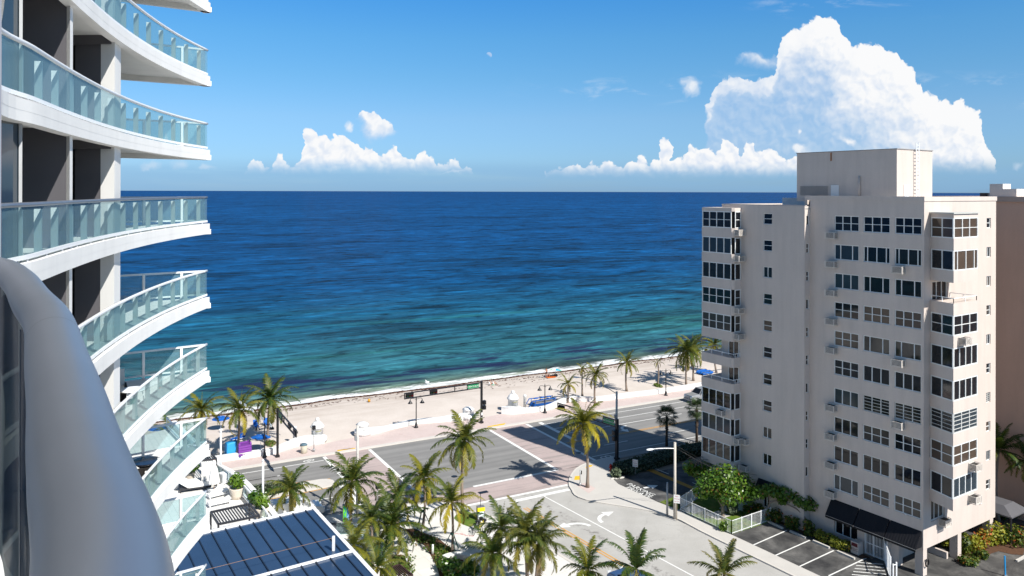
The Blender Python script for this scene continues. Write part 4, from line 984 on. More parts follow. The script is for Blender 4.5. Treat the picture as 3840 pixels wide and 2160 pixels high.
    def px(x, y): return V(((x - 1920) / FOC * y, y, 0))
    w1a, w1b, w1c = px(84, 18.1), px(248, 18.1), px(261, 18.0)
    w2a, w2b, w2c = px(281, 22.55), px(378, 22.5), px(429, 22.45)
    dks = [MB() for _ in range(2)]; wts = [MB(), MB()]; gzs = [MB() for _ in range(3)]; fr = MB()
    for k, z in enumerate(zf[:-1]):
        z0, z1 = z, z + FH - .22
        dks[0].prism([w1a, w1b, w1b + V((-.1, .25, 0)), w1a + V((-.1, .25, 0))], z0, z1)
        dks[1].prism([w2a, w2b, w2b + V((0, .6, 0)), w2a + V((0, .6, 0))], z0, z1)
        wts[0].prism([w1b + V((.002, 0, 0)), w1c, w1c + V((-.08, .26, 0)), w1b + V((-.08, .26, 0))], z0, z1)
        wts[1].prism([w2b + V((.002, -.02, 0)), w2c, w2c + V((-.25, .85, 0)), w2b + V((-.2, .85, 0))], z0, z1)
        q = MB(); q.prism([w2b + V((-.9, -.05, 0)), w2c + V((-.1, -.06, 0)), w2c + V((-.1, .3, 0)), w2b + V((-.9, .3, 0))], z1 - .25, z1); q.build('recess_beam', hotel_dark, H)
        fr.prism([px(70, 14.6), px(83, 14.6), px(83, 14.6) + V((-.1, .15, 0)), px(70, 14.6) + V((-.1, .15, 0))], z0, z1)
        for gi, (a, c) in enumerate(((px(-60, 13.4), px(69, 14.62)), (w1a + V((-.2, .3, 0)), V((-13.3, 22.9, 0))))):
            d = (c - a).normalized(); nn = V((d.y, -d.x, 0))
            gzs[gi].prism([a, c, c - nn * .05, a - nn * .05], z0, z1)
        gzs[2].prism([px(-60, 13.4), V((-14, 14, 0)), V((-14, 14.1, 0)), px(-60, 13.5)], z0, z1)
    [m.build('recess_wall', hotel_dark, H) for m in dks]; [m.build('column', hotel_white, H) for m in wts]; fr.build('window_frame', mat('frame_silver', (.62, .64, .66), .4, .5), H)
    [m.build('window_glass', mat('smoked_glazing', (.030, .045, .060), .06, .5, var=.25, scale=.3), H) for m in gzs]
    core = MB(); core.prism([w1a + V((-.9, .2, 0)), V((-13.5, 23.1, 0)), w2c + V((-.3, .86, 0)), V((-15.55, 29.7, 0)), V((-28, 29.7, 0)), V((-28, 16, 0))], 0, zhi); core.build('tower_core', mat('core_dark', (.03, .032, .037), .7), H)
    # privacy divider beside the camera's own balcony
    dv = MB(); o = V((-2.02, 3.07, 0)); ax = V((-.999, .03, 0)); dv.box(o + ax * .55 + Zv * (CAMH + .22), (1.1, .06, 3.12), ax, V((0, 1, 0))); dv.build('divider', mat('divider_grey', (.30, .31, .35), .5, .4, var=.05), H)
    # own balcony side wall seen at the very edge is the divider; furniture on the balconies below
    return H, zf
hotel_ob, ZF = hotel()

def cushion_chair(name, label, cat, loc, rz, group=None):
    t = thing(name, label, cat, (0, 0, 0), group)
    m = MB(); m.box((0, 0, .18), (.72, .72, .30)); [m.box((sx * .36, 0, .42), (.06, .72, .22)) for sx in (-1, 1)]; m.build('base', mat('dark_wicker', (.018, .016, .016), .8, .2, var=.3, scale=20), t)
    m = MB(); m.box((0, -.02, .40), (.62, .66, .14)); m.build('seat', cushion, t)
    m = MB(); m.box((0, .34, .70), (.66, .14, .62), V((1, 0, 0)), V((0, .97, -.24)), V((0, .24, .97))); m.build('backrest', cushion, t)
    t.location = loc; t.rotation_euler = (0, 0, rz); return t
def round_table(label, loc, h, r):
    t = thing('side_table', label, 'table', (0, 0, 0))
    m = MB(); m.lathe([(r * .98, h - .04), (r, h - .02), (r * .98, h)], (0, 0, 0), 24); m.build('tabletop', white_metal, t)
    for k in range(3): a = k * 2.1 + .4; m = MB(); m.tube([(r * .7 * cos(a), r * .7 * sin(a), h - .04), (r * .9 * cos(a), r * .9 * sin(a), 0)], .018, 6); m.build('leg', white_metal, t)
    t.location = loc; return t
cushion_chair('lounge_chair', 'white cushioned lounge chair beside the column on an open hotel balcony', 'chair', (-13.85, 27.35, ZF[8]), .5)
round_table('small white round table on a hotel balcony beside the lounge chair', V((-12.95, 26.8, ZF[8])), .55, .42)
def wicker_table(loc):
    t = thing('wicker_table', 'black barrel-shaped wicker table on a lower hotel balcony', 'table', (0, 0, 0))
    m = MB(); m.lathe([(.30, 0), (.42, .12), (.50, .26), (.46, .36), (.44, .40)], (0, 0, 0), 14); m.build('base', MATS['dark_wicker'], t)
    m = MB(); m.lathe([(.52, .40), (.53, .43), (.5, .45)], (0, 0, 0), 24); m.build('tabletop', mat('dark_glass_top', (.012, .012, .016), .08, .5), t)
    t.location = loc
wicker_table(V((-13.37, 28.7, ZF[7])))
cushion_chair('lounge_chair', 'cream cushioned wicker chair next to the black barrel table', 'chair', (-13.55, 27.7, ZF[7]), 2.4)
# ------------------------------------------------------------------ palms, trees, hedges
def frond(mb, base, az, elev, L, droop, w, rng, tint, n=22, side=None, lw=.055, hang=.55):
    """one feather leaf: rachis with leaflets hanging from both sides"""
    H = V((cos(az), sin(az), 0)); p = V(base); pts = []; seg = L / n
    for i in range(n + 1):
        t = i / n; e = elev - droop * t ** 1.25
        d = H * cos(e) + Zv * sin(e); pts.append((V(p), d)); p = p + d * seg
    sd_v = Zv.cross(H)
    r0 = .035
    for i in range(n):
        (a, d), (b, _) = pts[i], pts[i + 1]; k = 1 - i / n; r = r0 * k + .008
        mb.add([a - sd_v * r, a + sd_v * r, b + sd_v * r * .9, b - sd_v * r * .9], [(0, 1, 2, 3)], False, (min(1, tint[0] + .22), tint[1], 0))
    tw = rng.uniform(-.35, .35)
    for i in range(2, n + 1):
        t = i / n; a, d = pts[i]; ll = w * (sin(pi * min(1, t * .80 + .16)) ** .7) * rng.uniform(.85, 1.12)
        up_l = sd_v.cross(d)
        for sgn in (-1, 1):
            s_ = (sd_v * sgn * cos(tw * sgn) + up_l * (.25 - hang * .3)).normalized()
            dir1 = (s_ * .85 + d * .62 - Zv * hang * .35 + Zv * .12).normalized(); dir2 = (s_ * .55 + d * .62 - Zv * hang * 1.2).normalized()
            jit = V((rng.gauss(0, .09), rng.gauss(0, .09), rng.gauss(0, .09)))
            m_ = a + (dir1 + jit) * ll * .5; e_ = m_ + (dir2 + jit) * ll * .5; wv = d * lw
            tt = (min(1, max(0, tint[0] + rng.gauss(0, .07))), min(1, tint[1] + (.25 if t > .9 and tint[1] > .05 else 0)), 0)
            mb.add([a - wv, a + wv, m_ + wv * .8, m_ - wv * .8, e_], [(0, 1, 2, 3), (3, 2, 4)], False, tt)

def coconut(label, foot, ytop, xtop=None, R=2.9, n=24, seed=1, yellow=.25, dry=0.0, lean=None, trunk_r=.15, stake=False, group='coconut palms', nuts=True, seg=34, upright=.0, name='coconut_palm', wind=0.0):
    rng = random.Random(seed); foot = V(foot)
    h = hgt(foot, ytop) if ytop is not None else lean[2]
    top = V((foot.x, foot.y, foot.z + h))
    if xtop is not None: top.x = (xtop - 1920 - 0.00294 * (HZ - (ytop or 0))) / FOC * foot.y
    t = thing(name, label, 'palm tree', foot, group)
    tr = MB(); k = 9; pts = []; rad = []
    sway = V((rng.uniform(-.25, .25), rng.uniform(-.2, .2), 0)) * min(1, h / 6)
    for i in range(k + 1):
        u_ = i / k; pts.append(foot.lerp(top, u_) + sway * sin(pi * u_)); rad.append(trunk_r * (1.75 - 4.5 * u_) if u_ < .12 else trunk_r * (1.15 - .35 * u_))
    tr.tube(pts, rad, 9); tr.build('trunk', bark, t)
    cr = MB()
    for i in range(n):
        u_ = (i + .5) / n; az = i * 2.39996 + rng.uniform(-.3, .3)
        elev = 1.42 - 2.15 * u_ ** 1.05 + rng.uniform(-.14, .14) + upright * .35
        L = R * (1.05 - .15 * abs(u_ - .5)) * rng.uniform(.88, 1.1); droop = (1.0 + .75 * u_) * rng.uniform(.8, 1.2) * (1 - .3 * upright)
        old = max(0, (u_ - .62) / .38)
        ye = min(1, max(0, yellow * rng.uniform(.0, 1.1) + old * yellow * 1.7)); dr = min(1, old ** 3 * (.25 + dry) * rng.uniform(.2, 1.6) + dry * .3 * rng.random())
        frond(cr, top + V((cos(az), sin(az), 0)) * .08 + Zv * .05, az, elev, L, droop, R * .215, rng, (ye, dr, 0), seg, None, .048 * R / 2.9, .25 + .65 * u_)
    # spear leaf
    frond(cr, top, rng.uniform(0, 6), 1.45, R * .75, .15, R * .10, rng, (yellow * .8, 0, 0), 10, None, .03, .1)
    cr.build('crown', PALM, t)
    if nuts:
        nt_ = MB()
        for i in range(7): a = rng.uniform(0, 6.28); nt_.ball(top + V((cos(a) * .24, sin(a) * .24, -.15 - rng.random() * .25)), .11, 6, (1, 1, 1.25))
        nt_.build('coconuts', mat('coconut_husk', (.24, .19, .03), .6, .3, var=.3, scale=4), t)
    if stake:
        s_ = MB()
        for i in range(3): a = i * 2.1 + seed; d = V((cos(a), sin(a), 0)); s_.bar(foot + d * 1.0, foot + d * .12 + Zv * 1.9, .07)
        s_.tube([foot + Zv * 1.75, foot + Zv * 1.95], trunk_r * 1.25, 8, False); s_.build('stake', mat('dark_green_stake', (.012, .05, .04), .6, .3), t)
    return t

def fan_palm(label, foot, ytop, R, seed, group):
    rng = random.Random(seed); foot = V(foot); h = hgt(foot, ytop); top = foot + Zv * h
    t = thing('fan_palm', label, 'palm tree', foot, group)
    tr = MB(); tr.tube([foot, foot + Zv * h * .5, top], [.19, .16, .17], 9)
    for i in range(26):
        a = rng.uniform(0, 6.28); z = h * rng.uniform(.45, .97); p = foot + V((cos(a) * .17, sin(a) * .17, z)); tr.bar(p, p + V((cos(a) * .10, sin(a) * .10, .16)), .06)
    tr.build('trunk', bark_dark, t); cr = MB()
    for i in range(34):
        az = i * 2.4 + rng.uniform(-.2, .2); el = 1.3 - 2.2 * (i / 34) ** 1.0 + rng.uniform(-.1, .1); d = V((cos(az) * cos(el), sin(az) * cos(el), sin(el)))
        hub = top + d * R * rng.uniform(.42, .58); sdv = Zv.cross(V((cos(az), sin(az), 0))); up_ = d.cross(sdv)
        cr.add([top - sdv * .02, top + sdv * .02, hub + sdv * .02, hub - sdv * .02], [(0, 1, 2, 3)], False, (.3, 0, 0))
        for k in range(-9, 10):
            a = k * .17; q = (d * cos(a) + sdv * sin(a)).normalized(); ln_ = R * .62 * (1 - .03 * abs(k)) * rng.uniform(.9, 1.05)
            m_ = hub + q * ln_ * .6; e_ = m_ + (q * .7 - Zv * .55).normalized() * ln_ * .4; w_ = q.cross(up_).normalized() * .035
            cr.add([hub, m_ + w_, m_ - w_, e_], [(0, 1, 2), (2, 1, 3)], False, (rng.uniform(0, .35), .1 if i > 28 else 0, 0))
    cr.build('crown', SABAL, t); return t

def leaf_blob(mb, c, rad, n, size, rng, tint=(.3, .05), shell=.55, flat=.0):
    c = V(c); rad = V(rad)
    for _ in range(n):
        while True:
            q = V((rng.uniform(-1, 1), rng.uniform(-1, 1), rng.uniform(-1, 1)))
            if shell < q.length < 1: break
        p = c + V((q.x * rad.x, q.y * rad.y, q.z * rad.z)); nrm = (q + V((rng.gauss(0, .5), rng.gauss(0, .5), rng.gauss(.35, .5)))).normalized()
        u_ = nrm.orthogonal().normalized(); w_ = nrm.cross(u_); a = rng.uniform(0, 6.28); u_, w_ = u_ * cos(a) + w_ * sin(a), w_ * cos(a) - u_ * sin(a)
        s_ = size * rng.uniform(.6, 1.3)
        tt = (min(1, max(0, rng.gauss(tint[0], .2))), (rng.random() if rng.random() < tint[1] else 0), 0)
        mb.add([p - u_ * s_, p - u_ * s_ * .25 - w_ * s_ * .55, p + u_ * s_ * .55 - w_ * s_ * .45, p + u_ * s_, p + u_ * s_ * .55 + w_ * s_ * .45, p - u_ * s_ * .25 + w_ * s_ * .55], [(0, 1, 2, 3, 4, 5)], False, tt)

def core_blob(mb, c, rad, rng): mb.ball(c, 1.0, 8, rad)

def broad_tree(name, label, cat, foot, trunk, blobs, n, size, seed, m=None, tint=(.35, .06), group=None):
    """trunk: list of limb polylines with radii; blobs: crown clumps"""
    rng = random.Random(seed); foot = V(foot); t = thing(name, label, cat, foot, group)
    tr = MB()
    for pts, r0, r1 in trunk: tr.tube(smooth_path([foot + V(p) for p in pts], 4), [r0 + (r1 - r0) * i / (4 * (len(pts) - 1)) for i in range(4 * (len(pts) - 1) + 1)], 8)
    tr.build('trunk', bark, t); cr = MB(); tot = sum(r[0] * r[1] for _, r in blobs)
    for c, r in blobs: leaf_blob(cr, foot + V(c), r, int(n * r[0] * r[1] / tot), size, rng, tint, .35)
    cr.build('crown', m or LEAF, t); return t

def shrub(name, label, cat, c, rad, n, size, seed, m=None, tint=(.3, .1), group=None, clumps=5):
    rng = random.Random(seed); c = V(c); t = thing(name, label, cat, c, group); f = MB(); rad = V(rad)
    for i in range(clumps):
        o = V((rng.uniform(-.5, .5) * rad.x, rng.uniform(-.5, .5) * rad.y, rad.z * rng.uniform(.35, .75))); rr_ = rad * rng.uniform(.45, .7); leaf_blob(f, c + o, rr_, n // clumps, size, rng, tint, .3)
    f.build('foliage', m or SHRUB, t); s_ = MB()
    for i in range(5): a = i * 1.3; s_.tube([c, c + V((cos(a) * rad.x * .5, sin(a) * rad.y * .5, rad.z * .8))], [.03, .012], 5)
    s_.build('stem', bark_dark, t); return t

def hedge(name, label, path, hw, h, n, size, seed, m, tint, group=None):
    rng = random.Random(seed); pts = [V(p) for p in path]; t = thing(name, label, 'hedge', pts[0], group); f = MB(); c = MB()
    lens = [(b_ - a_).length for a_, b_ in zip(pts, pts[1:])]; tot = sum(lens)
    for (a_, b_), l_ in zip(zip(pts, pts[1:]), lens):
        d = (b_ - a_).normalized(); nn = V((-d.y, d.x, 0)); k = max(2, int(l_ / (hw * .9)))
        for i in range(k):
            o = a_.lerp(b_, (i + .5) / k) + nn * rng.uniform(-.25, .25) * hw + Zv * h * rng.uniform(.38, .50)
            leaf_blob(f, o, (hw * 1.05, hw * 1.05, h * .56), int(n * l_ / tot / k), size, rng, tint, .45)
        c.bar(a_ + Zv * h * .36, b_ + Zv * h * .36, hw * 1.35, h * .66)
    f.build('foliage', m, t); c.build('shade_core', mat('hedge_inner', (.018, .024, .012), .9, .1, var=.4, scale=5), t); return t  # solid dark core: shade among the leaves put into its colour

# beach palms, left group
coconut('tall palm with dark fronds beside the leftmost signal mast', sc(1175, 770), 1500, 1012, 3.9, 26, 3, .12, .05)
coconut('yellowing palm on the promenade between the blue and purple carts', sc(838, 925), 1540, 897, 3.5, 22, 5, .42, .25)
coconut('palm on the sand just behind the tip of a hotel balcony', gp(765, 1690), 1540, 755, 3.2, 20, 7, .40, .1)
coconut('palm on the sand seen through the balcony glass', gp(640, 1745), 1640, 640, 3.0, 20, 8, .18, .0)
# beach palms, right group
coconut('small yellow-green palm beside the blue stacked beach cart', s8(668, 760), 1440, 2130, 2.2, 15, 11, .60, .1, trunk_r=.12, nuts=False)
coconut('thin palm with a sparse drooping crown on the sand', s8(822, 690), 1383, 2183, 1.5, 9, 12, .3, .35, trunk_r=.13)
coconut('palm with browning fronds at the edge of the white wall', s8(957, 765), 1404, 2234, 2.6, 22, 13, .30, .35)
coconut('straight palm standing alone in the middle of the sand', s8(1304, 628), 1358, 2351, 2.6, 19, 14, .25, .1)
coconut('scrawny dwarf palm with a tiny crown and a tuft of grass at its foot', s8(1640, 565), 1356, 2466, 1.25, 9, 15, .25, .3, trunk_r=.13, nuts=False)
coconut('tallest palm on the right part of the beach, thick crown', s8(1950, 568), 1316, 2575, 4.2, 26, 16, .20, .1)
coconut('slightly leaning palm behind the tallest beach palm', s8(2028, 515), 1305, 2600, 3.6, 20, 17, .24, .0)
coconut('palm behind the open balconies of the beige block', s8(2280, 430), 1290, 2676, 3.4, 20, 18, .45, .3)
# street palms
coconut('big palm with orange-tinged fronds standing over the intersection', s5(640, 1010), 1655, 1741, 3.55, 28, 21, .28, .15)
coconut('corner palm with long golden lower fronds on the brick tree pit', s5(1530, 822), 1590, 2186, 3.75, 24, 22, .62, .25)
coconut('young staked palm at the inner edge of the plaza walk', s12(1540, 790), 1795, 1588, 3.1, 19, 23, .40, .05, trunk_r=.12, stake=True, nuts=False, upright=.3)
coconut('young staked palm in the mulch bed beside the wide walk', s12(1965, 1130), 1886, 1694, 3.0, 19, 24, .55, .05, trunk_r=.12, stake=True, nuts=False, upright=.25)
coconut('full green palm growing between the plaza walk and the crossing', s12(1200, 900), 1868, 1492, 3.1, 20, 25, .25, .0, nuts=False, upright=.2)
coconut('largest low palm of the plaza, with arching dark fronds', s12(1095, 1235), 1975, 1468, 3.7, 26, 26, .16, .0, trunk_r=.17, nuts=False, upright=.2)
coconut('slim dark-stemmed palm in front of the curved glass screen', s12(825, 1330), 1945, 1391, 2.6, 18, 27, .2, .05, trunk_r=.12, nuts=False)
coconut('palm with a slender brown trunk beside the green and blue panel', s12(535, 825), 1810, 1321, 3.6, 24, 28, .16, .05, trunk_r=.13)
coconut('bushy palm over the parked white van behind the metal roof', s13(815, 1180), 1838, 1088, 2.9, 20, 29, .28, .1, nuts=False)
coconut('low palm whose fronds spill over the white edge of the metal roof', gp(1315, 2215), 2050, 1325, 3.0, 18, 30, .35, .05, nuts=False)
coconut('lowest palm at the picture edge beside the dark slatted pergola', gp(1405, 2330), 2130, 1415, 2.7, 18, 31, .30, .05, nuts=False)
coconut('green palm behind the twin-trunk palms next to the bicycles', gp(1880, 2135), 1978, 1880, 2.9, 22, 32, .18, .0)
coconut('dark blue-green palm left of the twin-trunk palms', gp(1842, 2235), 2078, 1846, 2.9, 22, 33, .20, .1)
coconut('left one of the twin palms with dry grey frond tips', gp(1979, 2230), 2000, 1970, 3.1, 24, 34, .22, .35)
coconut('right one of the twin palms with dry grey frond tips', gp(2005, 2240), 2035, 2022, 2.9, 24, 35, .15, .45)
coconut('palm at the lower edge beside the dark blue car', gp(2204, 2360), 2140, 2204, 2.7, 20, 36, .35, .0)
coconut('dark open-crowned palm at the lower edge in the middle of the side street', gp(2388, 2420), 2135, 2385, 3.0, 16, 37, .06, .05, upright=.8, nuts=False)
coconut('date palm with brown seed-laden fronds at the lower edge', gp(2716, 2420), 2150, 2716, 2.6, 17, 38, .15, .9, upright=.9, nuts=False, name='date_palm', group=None)
fan_palm('dark fan palm rising from the hedge along the beach road', s8(1738, 1225), 1560, 1.75, 41, 'fan palms in the hedge')
fan_palm('dark fan palm partly hidden by the corner bay of the beige block', s8(2065, 1180), 1532, 1.7, 42, 'fan palms in the hedge')
coconut('feathery areca palm in the courtyard beyond the beige block', AB(2, 17.6), 1680, None, 3.0, 24, 43, .10, .0, nuts=False, upright=.6, name='areca_palm', group='courtyard areca palms')
coconut('second feathery areca palm at the right edge of the courtyard', AB(-.5, 18.4), 1730, None, 2.6, 22, 44, .12, .05, nuts=False, upright=.6, name='areca_palm', group='courtyard areca palms')

# hedges and shrubs along the block
hedge('hedge', 'long dark grey-green hedge between beach road and the private parking lot', [s6(265, 600), s6(500, 545), s6(800, 460), RN(84, 76.6)], 1.75, 1.25, 9000, .12, 51, HEDGE, (.25, .03))
shrub('agave', 'spiky pale agave at the kerb corner of the dark hedge', 'plant', s6(232, 632, .1), (.7, .7, .8), 260, .3, 52, HEDGE, (.8, 0))
r_ = MB(); rng = random.Random(3); [r_.ball(s6(205 + i * 12, 650 - (i % 3) * 3 - i, .12), rng.uniform(.14, .22), 7, (1.2, .9, .6)) for i in range(9)]; tag(r_.build('rock_border', mat('pale_rock', (.52, .50, .46), .9)), 'low border of pale rocks in front of the agave', 'rocks')
def st_(x, y, z=.1): return sp(x, y, z)
tf = sp(1010, 1160, .1)
broad_tree('sea_grape_tree', 'round-crowned sea grape tree inside the white picket fence', 'tree', tf,
    [([(0, 0, 0), (.05, .1, 1.3), (.3, .3, 2.4), (.5, .6, 3.6)], .22, .08), ([(0, .1, 1.2), (-.7, .3, 2.3), (-1.3, .5, 3.4)], .13, .05), ([(0, .1, 1.3), (1.0, .2, 2.3), (2.0, .6, 3.0)], .12, .05)],
    [((.3, .4, 3.9), (1.9, 1.9, 1.5)), ((-1.1, .6, 3.3), (1.5, 1.5, 1.3)), ((1.9, .6, 3.2), (1.6, 1.5, 1.4)), ((.5, -.5, 2.6), (1.5, 1.3, 1.1)), ((2.6, .5, 2.3), (1.0, 1.2, 1.1)), ((-1.9, .8, 2.5), (1.0, 1.0, .9))], 3600, .16, 61)
broad_tree('windswept_tree', 'half-bare grey-branched tree beside the street lamp pole', 'tree', sp(600, 800, .1),
    [([(0, 0, 0), (.05, .1, 1.6), (-.05, .2, 3.0)], .12, .08)] + [([(-.05, .2, 2.9), (.5 * cos(a), .5 * sin(a), 4.0 + .25 * sin(3 * a)), (1.2 * cos(a), 1.2 * sin(a), 3.7 + .3 * cos(2 * a))], .06, .02) for a in [i * .7 for i in range(9)]],
    [((-.9, 0, 3.2), (.8, .8, .8)), ((.9, .2, 3.1), (.7, .8, .8)), ((0, -.7, 2.9), (.9, .7, .8)), ((-.3, .6, 2.7), (1.0, .8, .7))], 900, .17, 62, LEAF, (.55, .15))
sg = AB(14.7, -1.9, .1)
broad_tree('sea_grape_tree', 'flat-topped crooked sea grape leaning along the beige wall above the parking bays', 'tree', sg,
    [([(0, 0, 0), (-.25, .1, .9), (.1, 0, 1.8), (0, 0, 2.8)], .16, .06), ([(0, 0, 1.9), (.9, -.3, 2.3), (2.0, -.6, 2.5)], .09, .04), ([(3.0, -2.4, 0), (2.9, -2.2, 1.2), (2.3, -1.6, 1.9), (1.4, -1.0, 2.2)], .12, .05)],
    [((-.9, .3, 2.9), (.9, .8, .7)), ((.3, 0, 3.2), (1.1, .8, .7)), ((1.5, -.7, 3.1), (1.1, .9, .75)), ((2.6, -1.5, 2.9), (1.1, .9, .8)), ((3.3, -2.1, 2.6), (.9, .8, .7)), ((1.2, -.6, 2.3), (.5, .4, .4))], 1900, .16, 63)
hedge('hedge', 'yellow-green clipped hedge below the ground-floor window by the awnings', [AB(9.6, -1.15, .1), AB(8, -1.15, .1), AB(6.3, -1.1, .1)], .55, 1.0, 2400, .10, 53, SHRUB, (.62, .02))
for i, (x, y, rx, h, lab) in enumerate([(12.3, -1.5, .8, 1.2, 'reddish-green shrub in front of the inner corner of the beige wall'), (10.3, -1.1, .9, 1.4, 'dark shrub under the leaning sea grape, beside the inner corner'), (14.3, -1.7, 1.0, 1.1, 'dark shrub at the foot of the crooked sea grape trunk'), (16.9, -2.2, .8, .9, 'shrub growing through the end of the white picket fence'), (16.4, -1.4, .8, 1.0, 'orange-tinged shrub below the small awning window')]):
    shrub('shrub', lab, 'shrub', AB(x, y, .1), (rx, rx * .8, h), 420, .13, 70 + i, SHRUB, (.15 if i != 4 else .3, .12), 'shrubs along the beige wall')
shrub('grass_tuft', 'tuft of pale ornamental grass by the condenser unit', 'plant', sp(1130, 1090, .1), (.8, .7, .8), 260, .2, 78, HEDGE, (.7, .05))
shrub('vine', 'leafy vine climbing the corner of the white picket fence', 'plant', sp(1050, 1370, .1), (.7, .5, 1.0), 220, .13, 79, LEAF, (.6, .0))
# courtyard and right-hand bed
for i, (x, y, rx, h, tn, lab) in enumerate([(350, 1240, .9, 1.5, (.30, .0), 'green croton bush against the second column'), (430, 1230, .8, 1.4, (.95, .25), 'yellow-orange croton bush in the corner bed'), (500, 1190, .8, 1.6, (.8, .55), 'dark red and gold croton in the corner bed'), (590, 1150, 1.2, 1.8, (.85, .05), 'pale yellow variegated bush at the corner of the block'), (370, 1330, 1.0, .6, (.15, .05), 'low dark grassy plant at the front of the corner bed'), (480, 1290, .8, .6, (.15, .05), 'low dark grassy plant beside the stepping slab'), (720, 1160, 1.5, 1.3, (.2, .1), 'dark hedge shrub behind the blue post'), (820, 1130, 1.5, 1.4, (.25, .08), 'dark hedge shrub at the right edge behind the blue post'), (650, 930, 1.4, 1.3, (.1, .03), 'dark bush below the grey entrance canopy'), (790, 900, 1.6, 1.5, (.22, .05), 'broad green bush below the flagpole'), (180, 1190, .8, .8, (.6, .1), 'small bush in the planter under the building')]):
    shrub('shrub', lab, 'shrub', sr(x, y, .12), (rx, rx, h), 520, .13, 90 + i, SHRUB, tn, 'garden shrubs around the right corner of the block')
# plaza planting
for i, (x, y, rx, h, lab) in enumerate([(1560, 930, 1.6, .5, 'grassy ground plants at the upper end of the mulch bed'), (1750, 1060, 1.5, .5, 'grassy plants beside the upper white bollard of the mulch bed'), (1860, 1190, 1.2, .6, 'leafy plants around the green stake in the mulch bed'), (1230, 1250, 1.3, .5, 'grassy plants in the small bed left of the curving walk'), (1250, 1350, 1.3, .5, 'grassy plants at the lower end of the small bed')]):
    shrub('ground_plant', lab, 'plant', s12(x, y, .14), (rx, rx, h * .55), 300, .12, 110 + i, GRASSM, (.45, .2), 'grassy plants in the plaza beds', 8)
for i, (x, y, lab) in enumerate([(1900, 1400, 'glossy dark green shrub at the lower edge left of the white arch seat'), (2050, 1420, 'glossy dark green shrub at the lower edge below the white arch seat'), (2190, 1400, 'glossy dark green shrub right of the white arch seat')]):
    shrub('shrub', lab, 'shrub', s12(x, y, .14), (1.2, 1.2, 1.0), 600, .15, 120 + i, LEAF, (.25, .05), 'glossy shrubs at the bottom of the plaza')
hedge('hedge', 'silvery sea-lavender hedge on the road median', [RN(12, 89.0), RN(16, 89.2), RN(20.5, 89.3)], .7, 1.0, 2200, .10, 54, HEDGE, (1.0, .0))
hedge('hedge', 'low bright green hedge in front of the silvery one on the road median', [RN(12, 87.7), RN(17, 87.9), RN(21.5, 88.2)], .65, .75, 2200, .10, 55, LEAF, (.25, .0))
gt = s8(1650, 580); shrub('grass_tuft', 'dry grass tuft around the foot of the dwarf palm', 'plant', gt, (.8, .8, .4), 160, .2, 131, GRASSM, (.6, .6))
gt = se(1560, 880); shrub('grass_tuft', 'grass clump at the foot of the tall dark palm on the beach', 'plant', gt, (1.0, .9, .45), 220, .2, 132, GRASSM, (.5, .5))
# ------------------------------------------------------------------ street furniture
def lamp_post(label, foot, ang):
    t = thing('street_lamp', label, 'street lamp', (0, 0, 0), 'twin-headed black promenade lamps')
    m = MB(); m.lathe([(.30, 0), (.31, .10), (.2, .22), (.17, .5), (.10, .75), (.075, .85), (.07, 4.05), (.09, 4.1), (.05, 4.25), (.02, 4.4)], (0, 0, 0), 12); m.build('post', black_metal, t)
    for s in (-1, 1):
        m = MB(); m.tube([(0, 0, 3.95), (s * .35, 0, 4.12), (s * .72, 0, 4.12), (s * .84, 0, 4.0)], .035, 6); a = m.build('arm', black_metal, t)
        m = MB(); m.lathe([(.05, 4.02), (.07, 3.86), (.14, 3.72), (.30, 3.52), (.34, 3.44), (.30, 3.44)], (s * .84, 0, 0), 14); h = m.build('lamp_shade', black_metal, t)
        m = MB(); m.ball((s * .84, 0, 3.46), .16, 8, (1, 1, .5)); m.build('bulb', mat('frosted_glass', (.6, .6, .56), .3), h)
    t.location = foot; t.rotation_euler = (0, 0, ang); return t
ra = math.atan2(R_.y, R_.x) - .25
lp = lamp_post('black twin lamp in front of the horizontal signal arm', sd(900, 735, .1), ra)
for lab, p in (('black twin lamp beside the blue stacked beach cart', s8(415, 865, .1)), ('black twin lamp farthest right on the promenade, near the tallest palm', s8(1730, 675, .1)), ('black twin lamp just left of the leftmost signal mast, before the blue umbrella', sc(1137, 912, .1))):
    c = copy_tree(lp); c.location = p; c['label'] = lab

